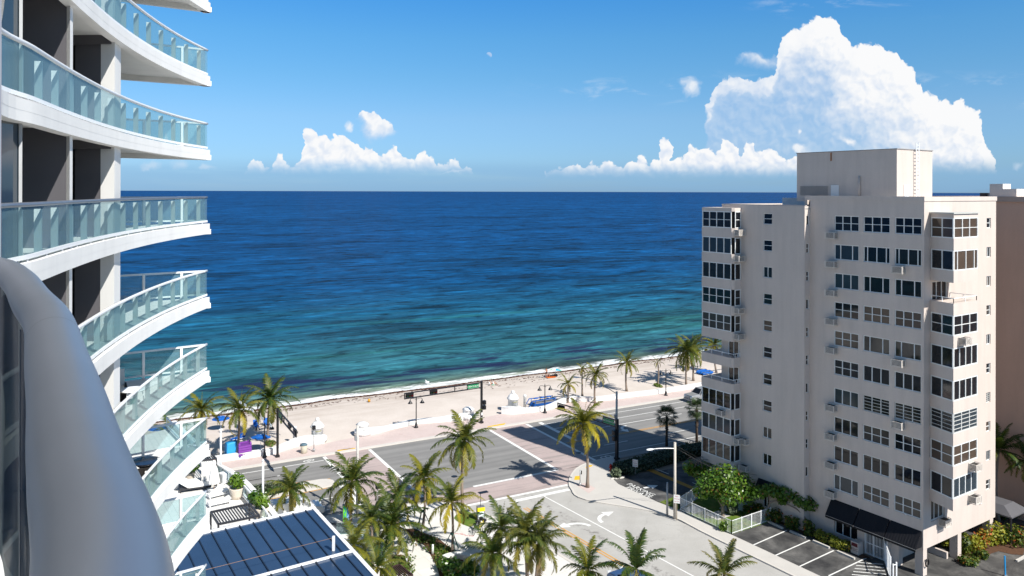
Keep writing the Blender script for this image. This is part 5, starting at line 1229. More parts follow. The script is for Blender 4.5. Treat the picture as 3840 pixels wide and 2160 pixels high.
def signal_head(mb_parent, c, ex, n, vertical=False, lens=True):
    """three-lens signal with back plate: ex along the row, n towards traffic"""
    m = MB(); ez = ex.cross(n) if not vertical else ex
    m.box(c, (1.02, .2, .36), ex, n, Zv if not vertical else n.cross(ex)); m.box(c - n * .02, (1.2, .03, .54), ex, n, Zv if not vertical else n.cross(ex)); h = m.build('signal_head', black_metal, mb_parent)
    for i, col in enumerate(((.25, .01, .01), (.10, .06, .005), (.01, .08, .03))):
        l = MB(); o = c + ex * (i - 1) * .33 + n * .11; l.tube([o, o + n * .16], .135, 10, False); l.build('visor', black_metal, h)
        l = MB(); l.tube([o, o + n * .012], .12, 10); l.build('lens', mat('lens_%d' % i, col, .3), h)
    return h
def mast(label, foot, htop, d, L, sign_at, sign_txt, heads, n, gap=.62, w=.26):
    """square black pole with a ladder-like double arm"""
    t = thing('traffic_signal_mast', label, 'traffic signal', foot); d = V(d).normalized(); n = V(n).normalized()
    m = MB(); m.box(foot + Zv * htop / 2, (w, w, htop), d, Zv.cross(d)); m.box(foot + Zv * .12, (w + .2, w + .2, .24), d, Zv.cross(d)); m.build('pole', black_metal, t)
    a = MB(); z1, z0 = htop - .18, htop - .18 - gap
    for z in (z0, z1): a.bar(foot + d * .1 + Zv * z, foot + d * L + Zv * z, .15, .13)
    for u_ in [L - .06] + [L * k for k in (.36, .60)] + [sign_at + .98]: a.bar(foot + d * u_ + Zv * z0, foot + d * u_ + Zv * z1, .13, .13)
    a.build('arm', black_metal, t)
    sg = MB(); c = foot + d * sign_at + Zv * (z0 + z1) / 2; sg.box(c, (1.8, .05, gap - .12), d, n); s = sg.build('street_sign', mat('sign_green', (.01, .22, .08), .4, .4), t)
    lt = MB(); right = n.cross(Zv) * -1
    right = Zv.cross(n)
    text_mesh(lt, sign_txt, c + n * .032, right, Zv, .30, .95)
    for zz_ in (-1, 1): lt.box(c + Zv * zz_ * (gap / 2 - .085) + n * .03, (1.74, .008, .02), d, n)
    lt.build('lettering', line_white, s)
    for u_ in heads: signal_head(t, foot + d * u_ + Zv * (z0 + z1) / 2, d, n)
    return t
f1 = sd(1610, 685, .1); h1 = hgt(f1, 1350 + 232 / (2029 / 700)); m1 = mast('signal mast with a long arm level before the sand, two signals and green sign', f1, h1, -R_ - N_ * .05, 12.0, 1.35, 'E BEACH BLVD', [11.2, 7.6], -N_ + R_ * .05, .72)
f2 = sc(1277, 910, .1); h2 = hgt(f2, 1400 + 385 / (1884 / 650)); m2 = mast('black signal mast whose arm points down the road towards the camera, beside the trash bin', f2, h2, -N_, 9.8, 1.6, 'BAYSHORE DR', [9.0, 6.4], R_, .72)
f3 = sf(1080, 1180, .1); h3 = hgt(f3, 1380 + 657 / (2415 / 700)); m3 = mast('black signal mast on the corner by the dark hedge, arm reaching away over beach road', f3, h3, N_ * .98 - R_ * .21, 10.6, 1.35, 'BAYSHORE DR', [9.8], -R_ * .98 - N_ * .21, .80, .32)
for t_, ft, dr, z in ((m1, f1, R_, 2.55), (m3, f3, -R_, 3.0)):
    m = MB(); o = ft + dr * .42 + Zv * z
    for k in (-.35, .35): m.box(o + Zv * k, (.42, .40, .58), R_, N_); m.box(o + Zv * k - N_ * .26, (.34, .14, .5), R_, N_); m.bar(o + Zv * k, ft + Zv * (z + k), .07)
    m.build('pedestrian_signal', black_metal, t_)
m = MB(); m.box(f1 - N_ * .15 + Zv * 1.35, (.2, .04, .4), R_, N_); m.box(f1 - N_ * .15 + Zv * .75, (.2, .04, .2), R_, N_); m.build('notice_plate', white_paint, m1)

def ped_post(label, foot, h, head=True, m_=grey_metal):
    t = thing('pedestrian_signal_post', label, 'signal post', foot, None)
    m = MB(); m.tube([foot, foot + Zv * h], .055, 8); m.lathe([(.16, 0), (.16, .3), (.08, .4)], foot, 8); m.build('post', m_, t)
    if head: m = MB(); m.box(foot + Zv * (h + .2), (.42, .3, .46), R_, N_); m.box(foot + Zv * (h + .2) - N_ * .2, (.36, .12, .4), R_, N_); m.build('signal_head', black_metal, t)
    return t
ft = sc(1672, 850, .1); ped_post('slim grey pedestrian signal in front of the left gate pillar', ft, hgt(ft, 1400 + 612 / (1884 / 650)))
ft = s12(905, 380, .1); ft = s12(900, 560, .1); ped_post('black pedestrian signal at the plaza end of the crossing', ft, hgt(ft, 1780 + 200 / 3.813))
ft = s5(1478, 805, .1); t = ped_post('short grey push-button post on the corner beside the golden palm', ft, hgt(ft, 1400 + 690 / 1.906), False)
m = MB(); m.box(ft + R_ * .12 + Zv * 1.5, (.14, .14, .4), R_, N_); m.build('push_button', black_metal, t)

def util_pole(name, label, foot, h, r, m_, arm=None, lamp=True):
    t = thing(name, label, 'pole', foot); m = MB(); m.tube([foot, foot + Zv * h], [r, r * .8], 10); m.build('pole', m_, t)
    if arm is not None:
        a = MB(); d, L, rise, z0 = arm; pts = [foot + Zv * z0 + d * (L * u_) + Zv * rise * sin(u_ * pi / 2) for u_ in (0, .25, .5, .75, 1)]; a.tube(pts, .045, 6); a.build('arm', white_metal if m_ != concrete else grey_metal, t)
        l = MB(); e = pts[-1]; l.ball(e + d * .3, .34, 10, (1, 1, .42)); l.v = [tuple(e + d * .3 + (V(p) - (e + d * .3)).dot(d) * d * 1.35 + ((V(p) - (e + d * .3)) - (V(p) - (e + d * .3)).dot(d) * d) * .62) for p in l.v]; l.build('lamp_head', white_metal, t)
    return t
ft = s6(725, 972, .1); h = hgt(ft, 1500 + 345 / (1844 / 840)); up = util_pole('utility_pole', 'pale wooden street-light pole by the white picket fence', ft, h, .16, mat('weathered_wood', (.50, .46, .41), .9, .15, var=.15, scale=5), (-T_ * .96 + S_ * .2, 2.7, .25, h - .62))
m = MB()
for k, (z, y_) in enumerate(((h - .25, 0), (h - .55, 0), (h - .45, .1))):
    a = ft + Zv * z; e = AB(17 - k, -.85, 3.9 - k * .35); m.tube([a.lerp(e, u_) - Zv * 1.0 * sin(pi * u_) * .6 for u_ in [i / 8 for i in range(9)]], .014, 4)
tag(m.build('power_cable', black_metal), 'thin service cables running from the wooden pole to the beige block', 'cable')
ft = s6(663, 948, .1); util_pole('utility_pole', 'short bare grey stub pole beside the wooden street-light pole', ft, hgt(ft, 1500 + 675 / (1844 / 840)), .12, grey_metal)
ft = gp(2312, 1688, .1); h = hgt(ft, 1467); t = util_pole('street_light_pole', 'tall concrete street-light pole behind the corner signal mast', ft, h, .17, concrete, (N_ * .62 - R_ * .78, 4.9, 1.9, h - .3)); m = MB(); m.box(ft + Zv * (h - 3.2) - R_ * .2, (.25, .3, .5), R_, N_); m.build('junction_box', grey_metal, t)
ft = gp(1340, 1938, .1); h = hgt(ft, 1597); t = util_pole('street_light_pole', 'plain concrete pole between the two brick crossings', ft, h, .15, concrete); m = MB(); m.box(ft + Zv * (h - 1.3) - R_ * .18, (.22, .25, .4), R_, N_); m.build('junction_box', grey_metal, t)

def plate_sign(label, foot, h, wid, hei, n, rows, post=grey_metal):
    t = thing('parking_sign', label, 'sign', foot); n = V(n); m = MB(); m.bar(foot, foot + Zv * h, .06); m.build('post', post, t); c = foot + Zv * (h - hei / 2) + n * .05
    ex = Zv.cross(n); m = MB(); m.box(c, (wid, .02, hei), ex, n); p = m.build('plate', white_paint, t); l = MB()
    for txt, dz, sz_ in rows: text_mesh(l, txt, c + n * .014 + Zv * dz, ex, Zv, sz_)
    l.build('lettering', mat('sign_red', (.45, .02, .03), .5), p); return t
cn = V((-.3, -.95, 0)).normalized()
plate_sign('small red and white notice against the dark hedge', s6(400, 612, .1), 1.75, .62, .85, cn, [('PRIVATE', .25, .15), ('TOW', 0, .2), ('ZONE', -.25, .15)])
plate_sign('red and white notice on a wooden post next to the utility pole', s6(742, 990, .1), hgt(s6(742, 990, .1), 1500 + 775 / (1844 / 840)), .62, .85, cn, [('NO', .25, .2), ('PARKING', 0, .14), ('ANY TIME', -.25, .11)], mat('post_wood', (.24, .19, .13), .9))
plate_sign('small white notice beside the clipped yellow hedge by the entrance', s10(2292, 880, .1), 1.45, .4, .62, -T_, [('VISITOR', .1, .09), ('PARKING', -.1, .09)])

# white wavy beach wall in three runs, each with pillars and a curl
def beach_wall(label, pts, zs, pillars, h0=.55):
    t = thing('beach_wall', label, 'wall', pts[0]); p = smooth_path(pts, 4); n = len(p)
    hs = []
    for i in range(n): u_ = i / (n - 1) * (len(zs) - 1); k = min(int(u_), len(zs) - 2); f = u_ - k; f = f * f * (3 - 2 * f); hs.append(zs[k] + (zs[k + 1] - zs[k]) * f)
    m = MB(); band(m, p, .42, 0, -.1, [.1 + h for h in hs]); m.build('wall', white_paint, t)
    m = MB(); band(m, p, .50, .06, [.1 + h for h in hs], [.16 + h for h in hs]); m.build('coping', white_paint, t)
    for i in pillars:
        q = p[i]; d = (p[min(i + 1, n - 1)] - p[max(i - 1, 0)]).normalized(); nn = V((-d.y, d.x, 0)); m = MB(); m.box(q + nn * .21 + Zv * (hs[i] / 2 + .1), (.16, .56, hs[i] + .14), d, nn); m.build('wall_pier', white_paint, t)
    return t
beach_wall('left run of the white beach wall, behind the blue and purple carts', [RN(4, 101.6), RN(10, 101.6), RN(15.5, 101.4), RN(18.5, 101.3), RN(21.2, 101.3), RN(23.2, 102.2), RN(24.6, 102.7), RN(26.0, 102.6), RN(28, 102.3)], [.6, .6, .6, .6, .6, .75, 1.0, 1.1, .95], [11, 16])
beach_wall('middle run of the white wavy beach wall with rounded end turrets', [RN(32.6, 103.0), RN(34.4, 102.9), RN(37.3, 103.7), RN(40, 104.5), RN(42, 104.7), RN(45, 104.1), RN(47.5, 103.5), RN(49.4, 102.9)], [.95, .85, .5, .5, .5, .5, .75, .95], [14])
beach_wall('right run of the white wavy beach wall, from the round gate pillar along the palms', [RN(54.9, 103.4), RN(56.3, 102.4), RN(58.9, 102.0), RN(61.1, 101.7), RN(63, 102.2), RN(65, 103.2), RN(67.9, 104.4), RN(70, 103.2), RN(72.5, 102.3), RN(78, 102.0), RN(84, 101.5), RN(95, 101.6), RN(120, 101.6)], [.95, 1.0, .6, .6, .6, .65, .65, .6, .6, .6, .6, .6, .6], [14, 36])
def gate_pillar(label, c, s=1.0):
    t = thing('gate_pillar', label, 'pillar', c); m = MB(); m.lathe([(1.25 * s, 0), (1.25 * s, .55 * s), (1.0 * s, .62 * s)], c, 24); m.build('plinth', white_paint, t)
    m = MB(); m.lathe([(.78 * s, .55 * s), (.74 * s, 1.75 * s), (.86 * s, 1.80 * s), (.92 * s, 1.95 * s), (.80 * s, 2.05 * s), (.72 * s, 2.25 * s), (.45 * s, 2.55 * s), (.22 * s, 2.62 * s)], c, 24); m.build('drum', white_paint, t)
    m = MB(); m.ball(c + Zv * 2.85 * s, .27 * s, 12); m.build('finial', white_paint, t)
    m = MB(); q = []
    for i in range(22): a = -pi / 2 - .55 + i * .05 + math.atan2(-N_.y, -N_.x) + pi / 2; q.append(c + V((cos(a), sin(a), 0)) * .775 * s + Zv * (1.42 + .07 * sin(i * 1.7) + .004 * i) * s)
    m.tube(q, .022 * s, 4); m.build('script_lettering', mat('brass_letters', (.38, .36, .12), .5), t); return t
gate_pillar('round white gate pillar with ball finial beside the trash bin', RN(27.4, 103.7, .1)); gate_pillar('round white gate pillar with ball finial beside the blue beach cart', RN(57.2, 104.0, .1))
def turret(label, c):
    t = thing('wall_turret', label, 'pillar', c); m = MB(); m.lathe([(1.15, 0), (1.15, .6), (1.05, .66)], c, 24); m.build('plinth', white_paint, t); m = MB(); m.lathe([(.85, .6), (.82, 1.25), (.9, 1.32), (.5, 1.6), (.05, 1.66)], c + N_ * .1, 20); m.build('drum', white_paint, t)
turret('stubby white turret at the left end of the middle beach wall', RN(33.6, 103.6, .1)); turret('stubby white turret at the right end of the middle beach wall, behind the big palm', RN(49.6, 103.6, .1))
def shower_post(label, c): t = thing('shower_post', label, 'post', c); m = MB(); m.lathe([(.24, 0), (.22, 1.9), (.26, 1.94), (.26, 2.1), (.12, 2.2)], c, 14); m.build('post', white_paint, t); m = MB(); m.box(c - N_ * .25 + Zv * 1.6, (.08, .16, .06), R_, N_); m.build('tap', grey_metal, t)
shower_post('white shower post left of the left gate pillar', RN(24.6, 104.4, .05)); shower_post('white shower post right of the right gate pillar', RN(59.4, 104.2, .05))
m = MB(); c = RN(40.6, 105.4, 0); m.box(c + Zv * .42, (1.6, .5, .08), R_, N_); [m.box(c + R_ * k + Zv * .2, (.12, .45, .4), R_, N_) for k in (-.6, .6)]; tag(m.build('bench', white_paint), 'low white bench behind the middle beach wall', 'bench')
# trash bin
c = sc(1565, 865, .1); t = thing('trash_bin', 'round tan trash bin with a blue-grey lid on the promenade', 'trash bin', c); m = MB(); m.lathe([(.36, 0), (.40, .05), (.42, 1.0)], c, 18); m.build('body', mat('bin_tan', (.46, .42, .34), .7), t); m = MB(); m.lathe([(.44, 1.0), (.44, 1.08), (.25, 1.2)], c, 18); m.build('lid', mat('bin_lid', (.10, .16, .2), .5), t)
c = sc(680, 935, .1); m = MB(); [m.tube([c + R_ * k, c + R_ * k + Zv * .8, c + R_ * (k + .4) + Zv * .8, c + R_ * (k + .4)], .03, 6) for k in (0, -.9)]; tag(m.build('bike_rack', black_metal), 'small black hoop bike rack beside the covered blue cart', 'bike rack')

# rolling carts on the promenade
def cart(label, c, body, lid, base, name, cover=False):
    t = thing(name, label, 'cart', (0, 0, 0)); rng = random.Random(2)
    m = MB()
    if cover:
        n = 40; vs = []
        for z, k in ((.28, 1.02), (.5, 1.0), (1.1, .98), (1.7, .94), (1.85, .9)):
            for i in range(n):
                a = 2 * pi * i / n; ex = 1 / max(abs(cos(a)), abs(sin(a)), .72); w = 1 + .03 * sin(i * 2.7 + z * 1.5); zz_ = z + (.12 * (abs(cos(2 * a)) - .5) if z > 1.8 else 0); vs.append((.82 * k * w * cos(a) * ex * .9, .62 * k * w * sin(a) * ex * .9, zz_))
        m.add(vs, [(j * n + i, j * n + (i + 1) % n, (j + 1) * n + (i + 1) % n, (j + 1) * n + i) for j in range(4) for i in range(n)] + [tuple(4 * n + i for i in range(n))], True); m.build('tarpaulin', body, t)
    else:
        m.box((0, 0, .95), (1.55, 1.1, 1.3)); m.build('body', body, t)
        for k in range(5): m = MB(); m.box((0, 0, .42 + k * .29), (1.63, 1.18, .07)); m.build('rib', lid, t)
        m = MB(); [m.box((sx * .68, sy * .45, 1.72), (.2, .2, .26)) for sx in (-1, 1) for sy in (-1, 1)]; m.box((0, .5, 1.66), (1.3, .08, .14)); m.build('rim', body, t)
    m = MB(); m.box((0, 0, .22), (1.5, 1.05, .12)); m.build('chassis', base, t)
    for sx in (-1, 1):
        for sy in (-1, 1): m = MB(); m.tube([(sx * .62 - .04, sy * .45, .1), (sx * .62 + .04, sy * .45, .1)], .1, 10); m.build('wheel', grey_metal, t)
    t.location = c; t.rotation_euler = (0, 0, math.atan2(R_.y, R_.x) + .1); return t
cart('cart under a bright blue tarpaulin parked by the beach wall', sc(778, 905, .1), mat('tarp_blue', (.03, .30, .62), .6, .3, var=.08), navy_plastic, navy_plastic, 'covered_cart', True)
purple = mat('purple_plastic', (.22, .06, .34), .5, .35, var=.06); cart('purple ribbed plastic cart parked by the beach wall', sc(912, 905, .1), purple, mat('purple_dark', (.15, .035, .25), .5), navy_plastic, 'storage_cart')

# stacked blue beach cart behind the wall
def beach_cart(c):
    t = thing('beach_cart', 'long blue trailer stacked with folded grey cabana frames', 'trailer', (0, 0, 0))
    m = MB(); m.add([(-2.4, -.75, .35), (2.6, -.75, .35), (2.9, .75, .35), (-2.2, .75, .35), (-2.3, -.95, .85), (2.7, -.95, .85), (3.0, .9, .85), (-2.2, .9, .85)], [(0, 1, 5, 4), (1, 2, 6, 5), (2, 3, 7, 6), (3, 0, 4, 7), (0, 3, 2, 1), (4, 5, 6, 7)]); m.build('tub', blue_fabric, t)
    for k in range(6): m = MB(); m.box((.2, -.75 + k * .3, .95 + k * .03), (4.6, .2, .12)); m.build('folded_frame', mat('cabana_grey', (.20, .20, .21), .7), t)
    m = MB(); m.bar((-2.6, -.8, 1.55), (2.9, -.6, 1.5), .14); m.bar((-2.5, .8, 1.65), (2.9, .8, 1.6), .14); m.bar((-2.6, -.8, 1.55), (-3.4, -.8, .3), .12); m.bar((-2.5, .8, 1.65), (-3.3, .8, .3), .12)
    for x in (-2, 0, 2.4): m.bar((x, .8, 1.62), (x, .8, .5), .1); m.bar((x, -.8, 1.55), (x, -.85, .8), .1)
    m.build('rack', blue_fabric, t); m = MB(); [m.box((x, .4, 1.72), (.9, .5, .16)) for x in (-1.2, .3, 1.7)]; m.build('folded_canopy', blue_fabric, t)
    for sx in (-1.5, 1.7):
        for sy in (-.7, .7): m = MB(); m.tube([(sx, sy - .08, .3), (sx, sy + .08, .3)], .3, 12); m.build('wheel', tyre, t)
    t.location = c; t.rotation_euler = (0, 0, math.atan2(R_.y, R_.x)); t.scale = (.8, .8, .72)
beach_cart(RN(62.9, 104.9, -.1))
def kayak_pile(label, c, n):
    t = thing('folded_cabana_stack', label, 'cabanas', (0, 0, 0))
    for k in range(n): m = MB(); y = (k - n / 2) * .5; m.tube([(-1.5, y, .3), (-1.1, y, .35 + .1 * (k % 2)), (1.1, y, .35 + .1 * (k % 2)), (1.5, y, .3)], [.05, .26, .26, .05], 8); m.build('folded_cabana', blue_fabric, t)
    t.location = c; t.rotation_euler = (0, 0, .6)
kayak_pile('pile of blue folded cabanas on the sand at the edge of the beige block', s8(2140, 440), 4)
def umbrella(name, label, foot, r, h, colours, tilt=0, base=True):
    t = thing(name, label, 'umbrella', foot); m = MB(); m.tube([foot, foot + Zv * (h + .35)], .03, 6); m.build('pole', white_metal, t)
    n = 8
    for ci, col in enumerate(colours):
        m = MB(); top = foot + Zv * (h + .3)
        for i in range(n):
            if i % len(colours) != ci: continue
            a0, a1 = 2 * pi * i / n, 2 * pi * (i + 1) / n
            for j, (ra_, rb, za, zb_) in enumerate(((0.02, .5, .3, .20), (.5, 1, .20, -.08))):
                P = lambda a, k_, z: foot + V((cos(a) * r * k_, sin(a) * r * k_, h + z + tilt * cos(a - 4.4) * r * k_))
                am = (a0 + a1) / 2; m.add([P(a0, ra_, za), P(a0, rb, zb_), P(am, rb * .97, zb_ + .03), P(a1, rb, zb_), P(a1, ra_, za)], [(0, 1, 2), (0, 2, 4), (4, 2, 3)])
        m.build('canopy', col, t)
    if base: m = MB(); m.lathe([(.3, 0), (.28, .12), (.06, .16)], foot, 10); m.build('base', white_paint, t)
    return t
umbrella('beach_umbrella', 'large blue umbrella just behind the left beach wall', RN(20.1, 103.6, 0), 1.25, 1.75, [blue_fabric], .1)
umbrella('beach_umbrella', 'blue umbrella half hidden by palm fronds near the hotel balcony', gp(828, 1612), 1.2, 1.6, [blue_fabric])
umbrella('beach_umbrella', 'blue umbrella seen through the hotel balcony glass', gp(590, 1650), 1.2, 1.6, [blue_fabric])
umbrella('beach_umbrella', 'small green, white and turquoise umbrella over the orange towel', s8(530, 470), 1.25, 1.15, [mat('mint', (.30, .62, .25), .6), mat('umbrella_white', (.75, .8, .78), .6), mat('turquoise', (.0, .36, .55), .6), mat('sea_green', (.0, .38, .24), .6)], .25, False)
def lounge(label, c, rz, m_, group='blue beach loungers'):
    t = thing('beach_lounger', label, 'lounger', (0, 0, 0), group); m = MB(); m.box((0, -.3, .34), (.62, 1.2, .08)); m.build('seat', m_, t); m = MB(); m.box((0, .55, .62), (.62, .08, .75), (1, 0, 0), (0, .87, -.5), (0, .5, .87)); m.build('backrest', m_, t)
    m = MB(); [m.bar((sx * .3, -.9, .32), (sx * .3, .8, .32), .05) for sx in (-1, 1)]; [m.bar((sx * .3, y, .32), (sx * .3, y, 0), .05) for sx in (-1, 1) for y in (-.8, .6)]; m.build('frame', white_metal, t); t.location = c; t.rotation_euler = (0, 0, rz); return t
l0 = lounge('blue lounger on the sand left of the large blue umbrella', se(545, 735), -.6, blue_fabric)
for lab, p, rz in (('blue lounger with upright back next to the palm trunk behind the carts', se(665, 725), -.7), ('bright blue lounger farther up the sand under the palm fronds', se(1130, 355), .5), ('pair-mate of the far lounger, beside the tall dark palm', se(1450, 300), .6), ('blue lounger seen through the balcony glass under its umbrella', gp(575, 1672), .4), ('second blue lounger seen through the balcony glass', gp(600, 1668), .5)):
    c = copy_tree(l0); c.location = p; c.rotation_euler = (0, 0, rz); c['label'] = lab
m = MB(); c = s8(545, 478); [m.box(s8(x, y) + Zv * .015, (1.7, .95, .03), R_, N_) for x, y in ((480, 475),)]; tag(m.build('beach_towel', mat('towel_orange', (.70, .14, .015), .9)), 'orange towel spread on the sand under the green umbrella', 'towel')
m = MB(); c = s8(532, 468); m.ball(c + Zv * .22, .3, 8, (1.4, .8, .8)); m.bar(c + Zv * .4 - R_ * .2, c + Zv * .6, .04); m.bar(c + Zv * .6, c + Zv * .4 + R_ * .2, .04); tag(m.build('beach_bag', black_metal), 'black beach bag at the right end of the orange towel', 'bag')
m = MB(); c = sd(388, 452); m.lathe([(.22, 0), (.18, .4), (.14, .42)], c, 8); tag(m.build('bucket', line_yellow), 'small yellow bucket alone on the sand', 'bucket')
m = MB(); c = sd(1018, 262, -.3); m.ball(c + Zv * .35, .3, 8, (1.5, .6, .6)); m.bar(c + Zv * .4, c + Zv * .75 + R_ * -.3, .12); m.bar(c, c + Zv * .3, .05); tag(m.build('seabird', white_paint), 'white seabird standing on the tide line above the signal arm', 'bird')
# hydrant, rocks
c = s6(198, 585, .1); t = thing('fire_hydrant', 'red fire hydrant at the end of the dark hedge', 'hydrant', c); m = MB(); m.lathe([(.2, 0), (.2, .06), (.13, .1), (.13, .6), (.17, .62), (.15, .75), (.05, .86)], c, 12); m.build('barrel', mat('hydrant_red', (.22, .008, .008), .5), t); m = MB(); m.tube([c + R_ * -.24 + Zv * .48, c + R_ * .24 + Zv * .48], .07, 8); m.tube([c + Zv * .44, c - N_ * .24 + Zv * .44], .09, 8); m.build('outlet', MATS['hydrant_red'], t)

# picket fence round the garden
def fence():
    F = thing('picket_fence', 'white metal picket fence around the sea grape garden', 'fence', ST(51.6, 59.82, .1)); z = .12; H = 1.32
    runs = [('street', ST(51.6, 59.82), ST(58.5, 59.82)), ('lot', ST(51.6, 59.82), ST(51.6, 65.6)), ('back', ST(58.5, 59.82), ST(60.2, 65.4))]
    for _, a, c in runs:
        m = MB(); n = int((c - a).length / .17); d = (c - a)
        for i in range(n + 1): p = a + d * i / n; m.box(p + Zv * (z + H / 2), (.024, .024, H))
        for zz_ in (.1, H - .02): m.bar(a + Zv * (z + zz_), c + Zv * (z + zz_), .045)
        m.build('panel', white_metal, F)
        for i in range(5): m = MB(); m.box(a + d * i / 4 + Zv * (z + H / 2 + .02), (.07, .07, H + .06)); m.build('post', white_metal, F)
fence()
c = sp(1370, 1020, .1); t = thing('condenser_unit', 'pale green air-conditioning condenser inside the picket fence', 'condenser', c); m = MB(); m.box(c + Zv * .5, (.9, .9, 1.0), S_, T_); m.build('casing', mat('condenser_green', (.42, .50, .42), .6), t); m = MB(); m.lathe([(.36, 0), (.36, .04), (.1, .06)], c + Zv * 1.0, 16); m.build('fan_guard', grey_metal, t)
c = sp(1485, 1075, .1); t = thing('condenser_unit', 'small dark condenser next to the pale green one', 'condenser', c); m = MB(); m.box(c + Zv * .35, (.8, .4, .7), S_, T_); m.build('casing', mat('condenser_dark', (.06, .06, .065), .6), t); m = MB(); m.lathe([(.2, 0), (.2, .03)], c + Zv * .7, 12); m.build('fan_guard', grey_metal, t)
# wheel stops
for i, (x0, y0, x1, y1) in enumerate(((1120, 552, 1305, 640), (1402, 677, 1605, 765), (1702, 803, 1915, 895), (2017, 940, 2245, 1040))):
    a, e = s10(x0, y0, .1), s10(x1, y1, .1); m = MB(); m.bar(a + Zv * .08, e + Zv * .08, .2, .16); tag(m.build('wheel_stop', concrete), ['wheel stop of the parking bay beside the picket fence', 'wheel stop of the second bay from the picket fence', 'wheel stop of the third bay from the picket fence', 'wheel stop of the bay next to the striped zone'][i], 'wheel stop', 'concrete wheel stops in the parking bays')
c = sr(830, 1305, .1); m = MB(); m.bar(c - T_ * .6 + Zv * .08, c + T_ * 1.2 + Zv * .08, .2, .16); tag(m.build('wheel_stop', concrete), 'wheel stop at the right picture edge beside the blue post', 'wheel stop', 'concrete wheel stops in the parking bays')
# utility box with letters
c = AB(5.75, -.75, .12); t = thing('fire_connection_box', 'beige box lettered FDC with a dark red panel beside the entrance gate', 'box', c); m = MB(); m.box(c + Zv * .55, (.75, .75, 1.1), S_, T_); m.build('housing', stucco, t); m = MB(); m.box(c - T_ * .385 + Zv * .85, (.6, .02, .32), S_, T_); m.build('red_panel', mat('dark_red', (.09, .008, .015), .6), t); m = MB(); text_mesh(m, 'FDC', c - T_ * .39 + Zv * .42, -S_, Zv, .34); m.build('lettering', MATS['dark_red'], t)
# open vehicle gate standing on edge in the driveway
t = thing('driveway_gate', 'white barred gate standing open at the driveway beside the corner column', 'gate', AB(2.6, -.2, .1)); a, e = s9(462, 800, .1), s9(560, 1100, .1); m = MB()
for i in range(14): p = a.lerp(e, i / 13); m.bar(p, p + Zv * 1.9, .04)
for z in (.12, 1.9): m.bar(a + Zv * z, e + Zv * z, .07)
m.build('panel', white_metal, t); m = MB(); [m.bar(p, p + Zv * 2.0, .09) for p in (a, e)]; m.build('post', white_metal, t)
t = thing('gate_post', 'short white double post at the lower end of the open driveway gate', 'gate', s9(600, 1110, .1)); m = MB(); p = s9(600, 1110, .1); q = s9(650, 1100, .1); m.bar(p, p + Zv * 1.4, .1); m.bar(q, q + Zv * 1.5, .1); m.bar(p + Zv * 1.3, q + Zv * 1.3, .06); m.build('frame', white_metal, t)
c = sr(700, 1449, .1); t = thing('bollard', 'thin bright blue post standing in the driveway', 'post', c); m = MB(); m.bar(c - Zv * 0, c + Zv * hgt(c, 1560 + 1250 / 2.414) - T_ * .12, .1); m.build('post', mat('sky_blue_paint', (.02, .25, .55), .5), t); m = MB(); m.box(c + Zv * .05, (.25, .25, .1)); m.build('foot', grey_metal, t)
# grey entrance canopy beyond the block
t = thing('entrance_canopy', 'grey fabric canopy on posts beyond the right corner of the block', 'canopy', AB(-1, 15, .1)); m = MB(); q = [AB(-1.2, 13.2), AB(-1.2, 16.6), AB(3.4, 16.6), AB(3.4, 13.2)]; m.prism(q, 2.5, 2.62); c_ = sum(q, V()) / 4; m.add([p + Zv * 2.62 for p in q] + [c_.lerp(p, .55) + Zv * 3.25 for p in q], [(0, 1, 5, 4), (1, 2, 6, 5), (2, 3, 7, 6), (3, 0, 4, 7), (4, 5, 6, 7)]); m.build('canopy_roof', mat('canopy_grey', (.10, .10, .11), .8), t)
for p in q: m = MB(); p2 = c_.lerp(p, .95); m.bar(p2, p2 + Zv * 2.5, .14); m.build('post', black_metal, t)
# flag
ft = sr(745, 815, .15); t = thing('flagpole', 'dark flagpole with a limp striped flag in the courtyard', 'flagpole', ft); h = hgt(ft, 1560 + 150 / 2.414); m = MB(); m.tube([ft, ft + Zv * h], [.07, .05], 8); m.build('pole', black_metal, t); m = MB(); m.ball(ft + Zv * (h + .05), .11, 8); m.build('finial', mat('gold_ball', (.6, .5, .3), .3, .5, .5), t)
zt_ = h - .95
flagm = [mat('flag_red', (.45, .02, .03), .8), mat('flag_white', (.72, .70, .68), .8), mat('flag_blue', (.02, .04, .18), .8)]
for i in range(9):
    m = MB(); vs = []; N2 = 12
    for j in range(N2 + 1):
        z = zt_ - j * 2.0 / N2; x0 = .08 + i * .065 * (.55 + .45 * sin(j * .5 + 1)); vs += [ft + T_ * x0 + Zv * (z - i * .05) - S_ * .08 * sin(j * .8 + i * .7), ft + T_ * (x0 + .07) + Zv * (z - i * .05 - .05) - S_ * .08 * sin(j * .8 + (i + 1) * .7)]
    m.add(vs, [(2 * j, 2 * j + 1, 2 * j + 3, 2 * j + 2) for j in range(N2)])
    m.build('flag_stripe', flagm[i % 2], t)
m = MB(); m.add([ft + T_ * .07 + Zv * zt_ - S_ * .12, ft + T_ * .45 + Zv * (zt_ - .3) - S_ * .16, ft + T_ * .42 + Zv * (zt_ - 1.05) - S_ * .16, ft + T_ * .07 + Zv * (zt_ - .8) - S_ * .12], [(0, 1, 2, 3)]); m.build('flag_canton', flagm[2], t)
m = MB()
for i in range(12): p = ft + T_ * (.12 + .1 * (i % 3)) + Zv * (zt_ - .2 - .17 * (i // 3) - .07 * (i % 3)) - S_ * .18; m.box(p, (.04, .04, .04))
m.build('flag_stars', flagm[1], t)
orange = mat('orange_cushion', (.55, .12, .02), .8)
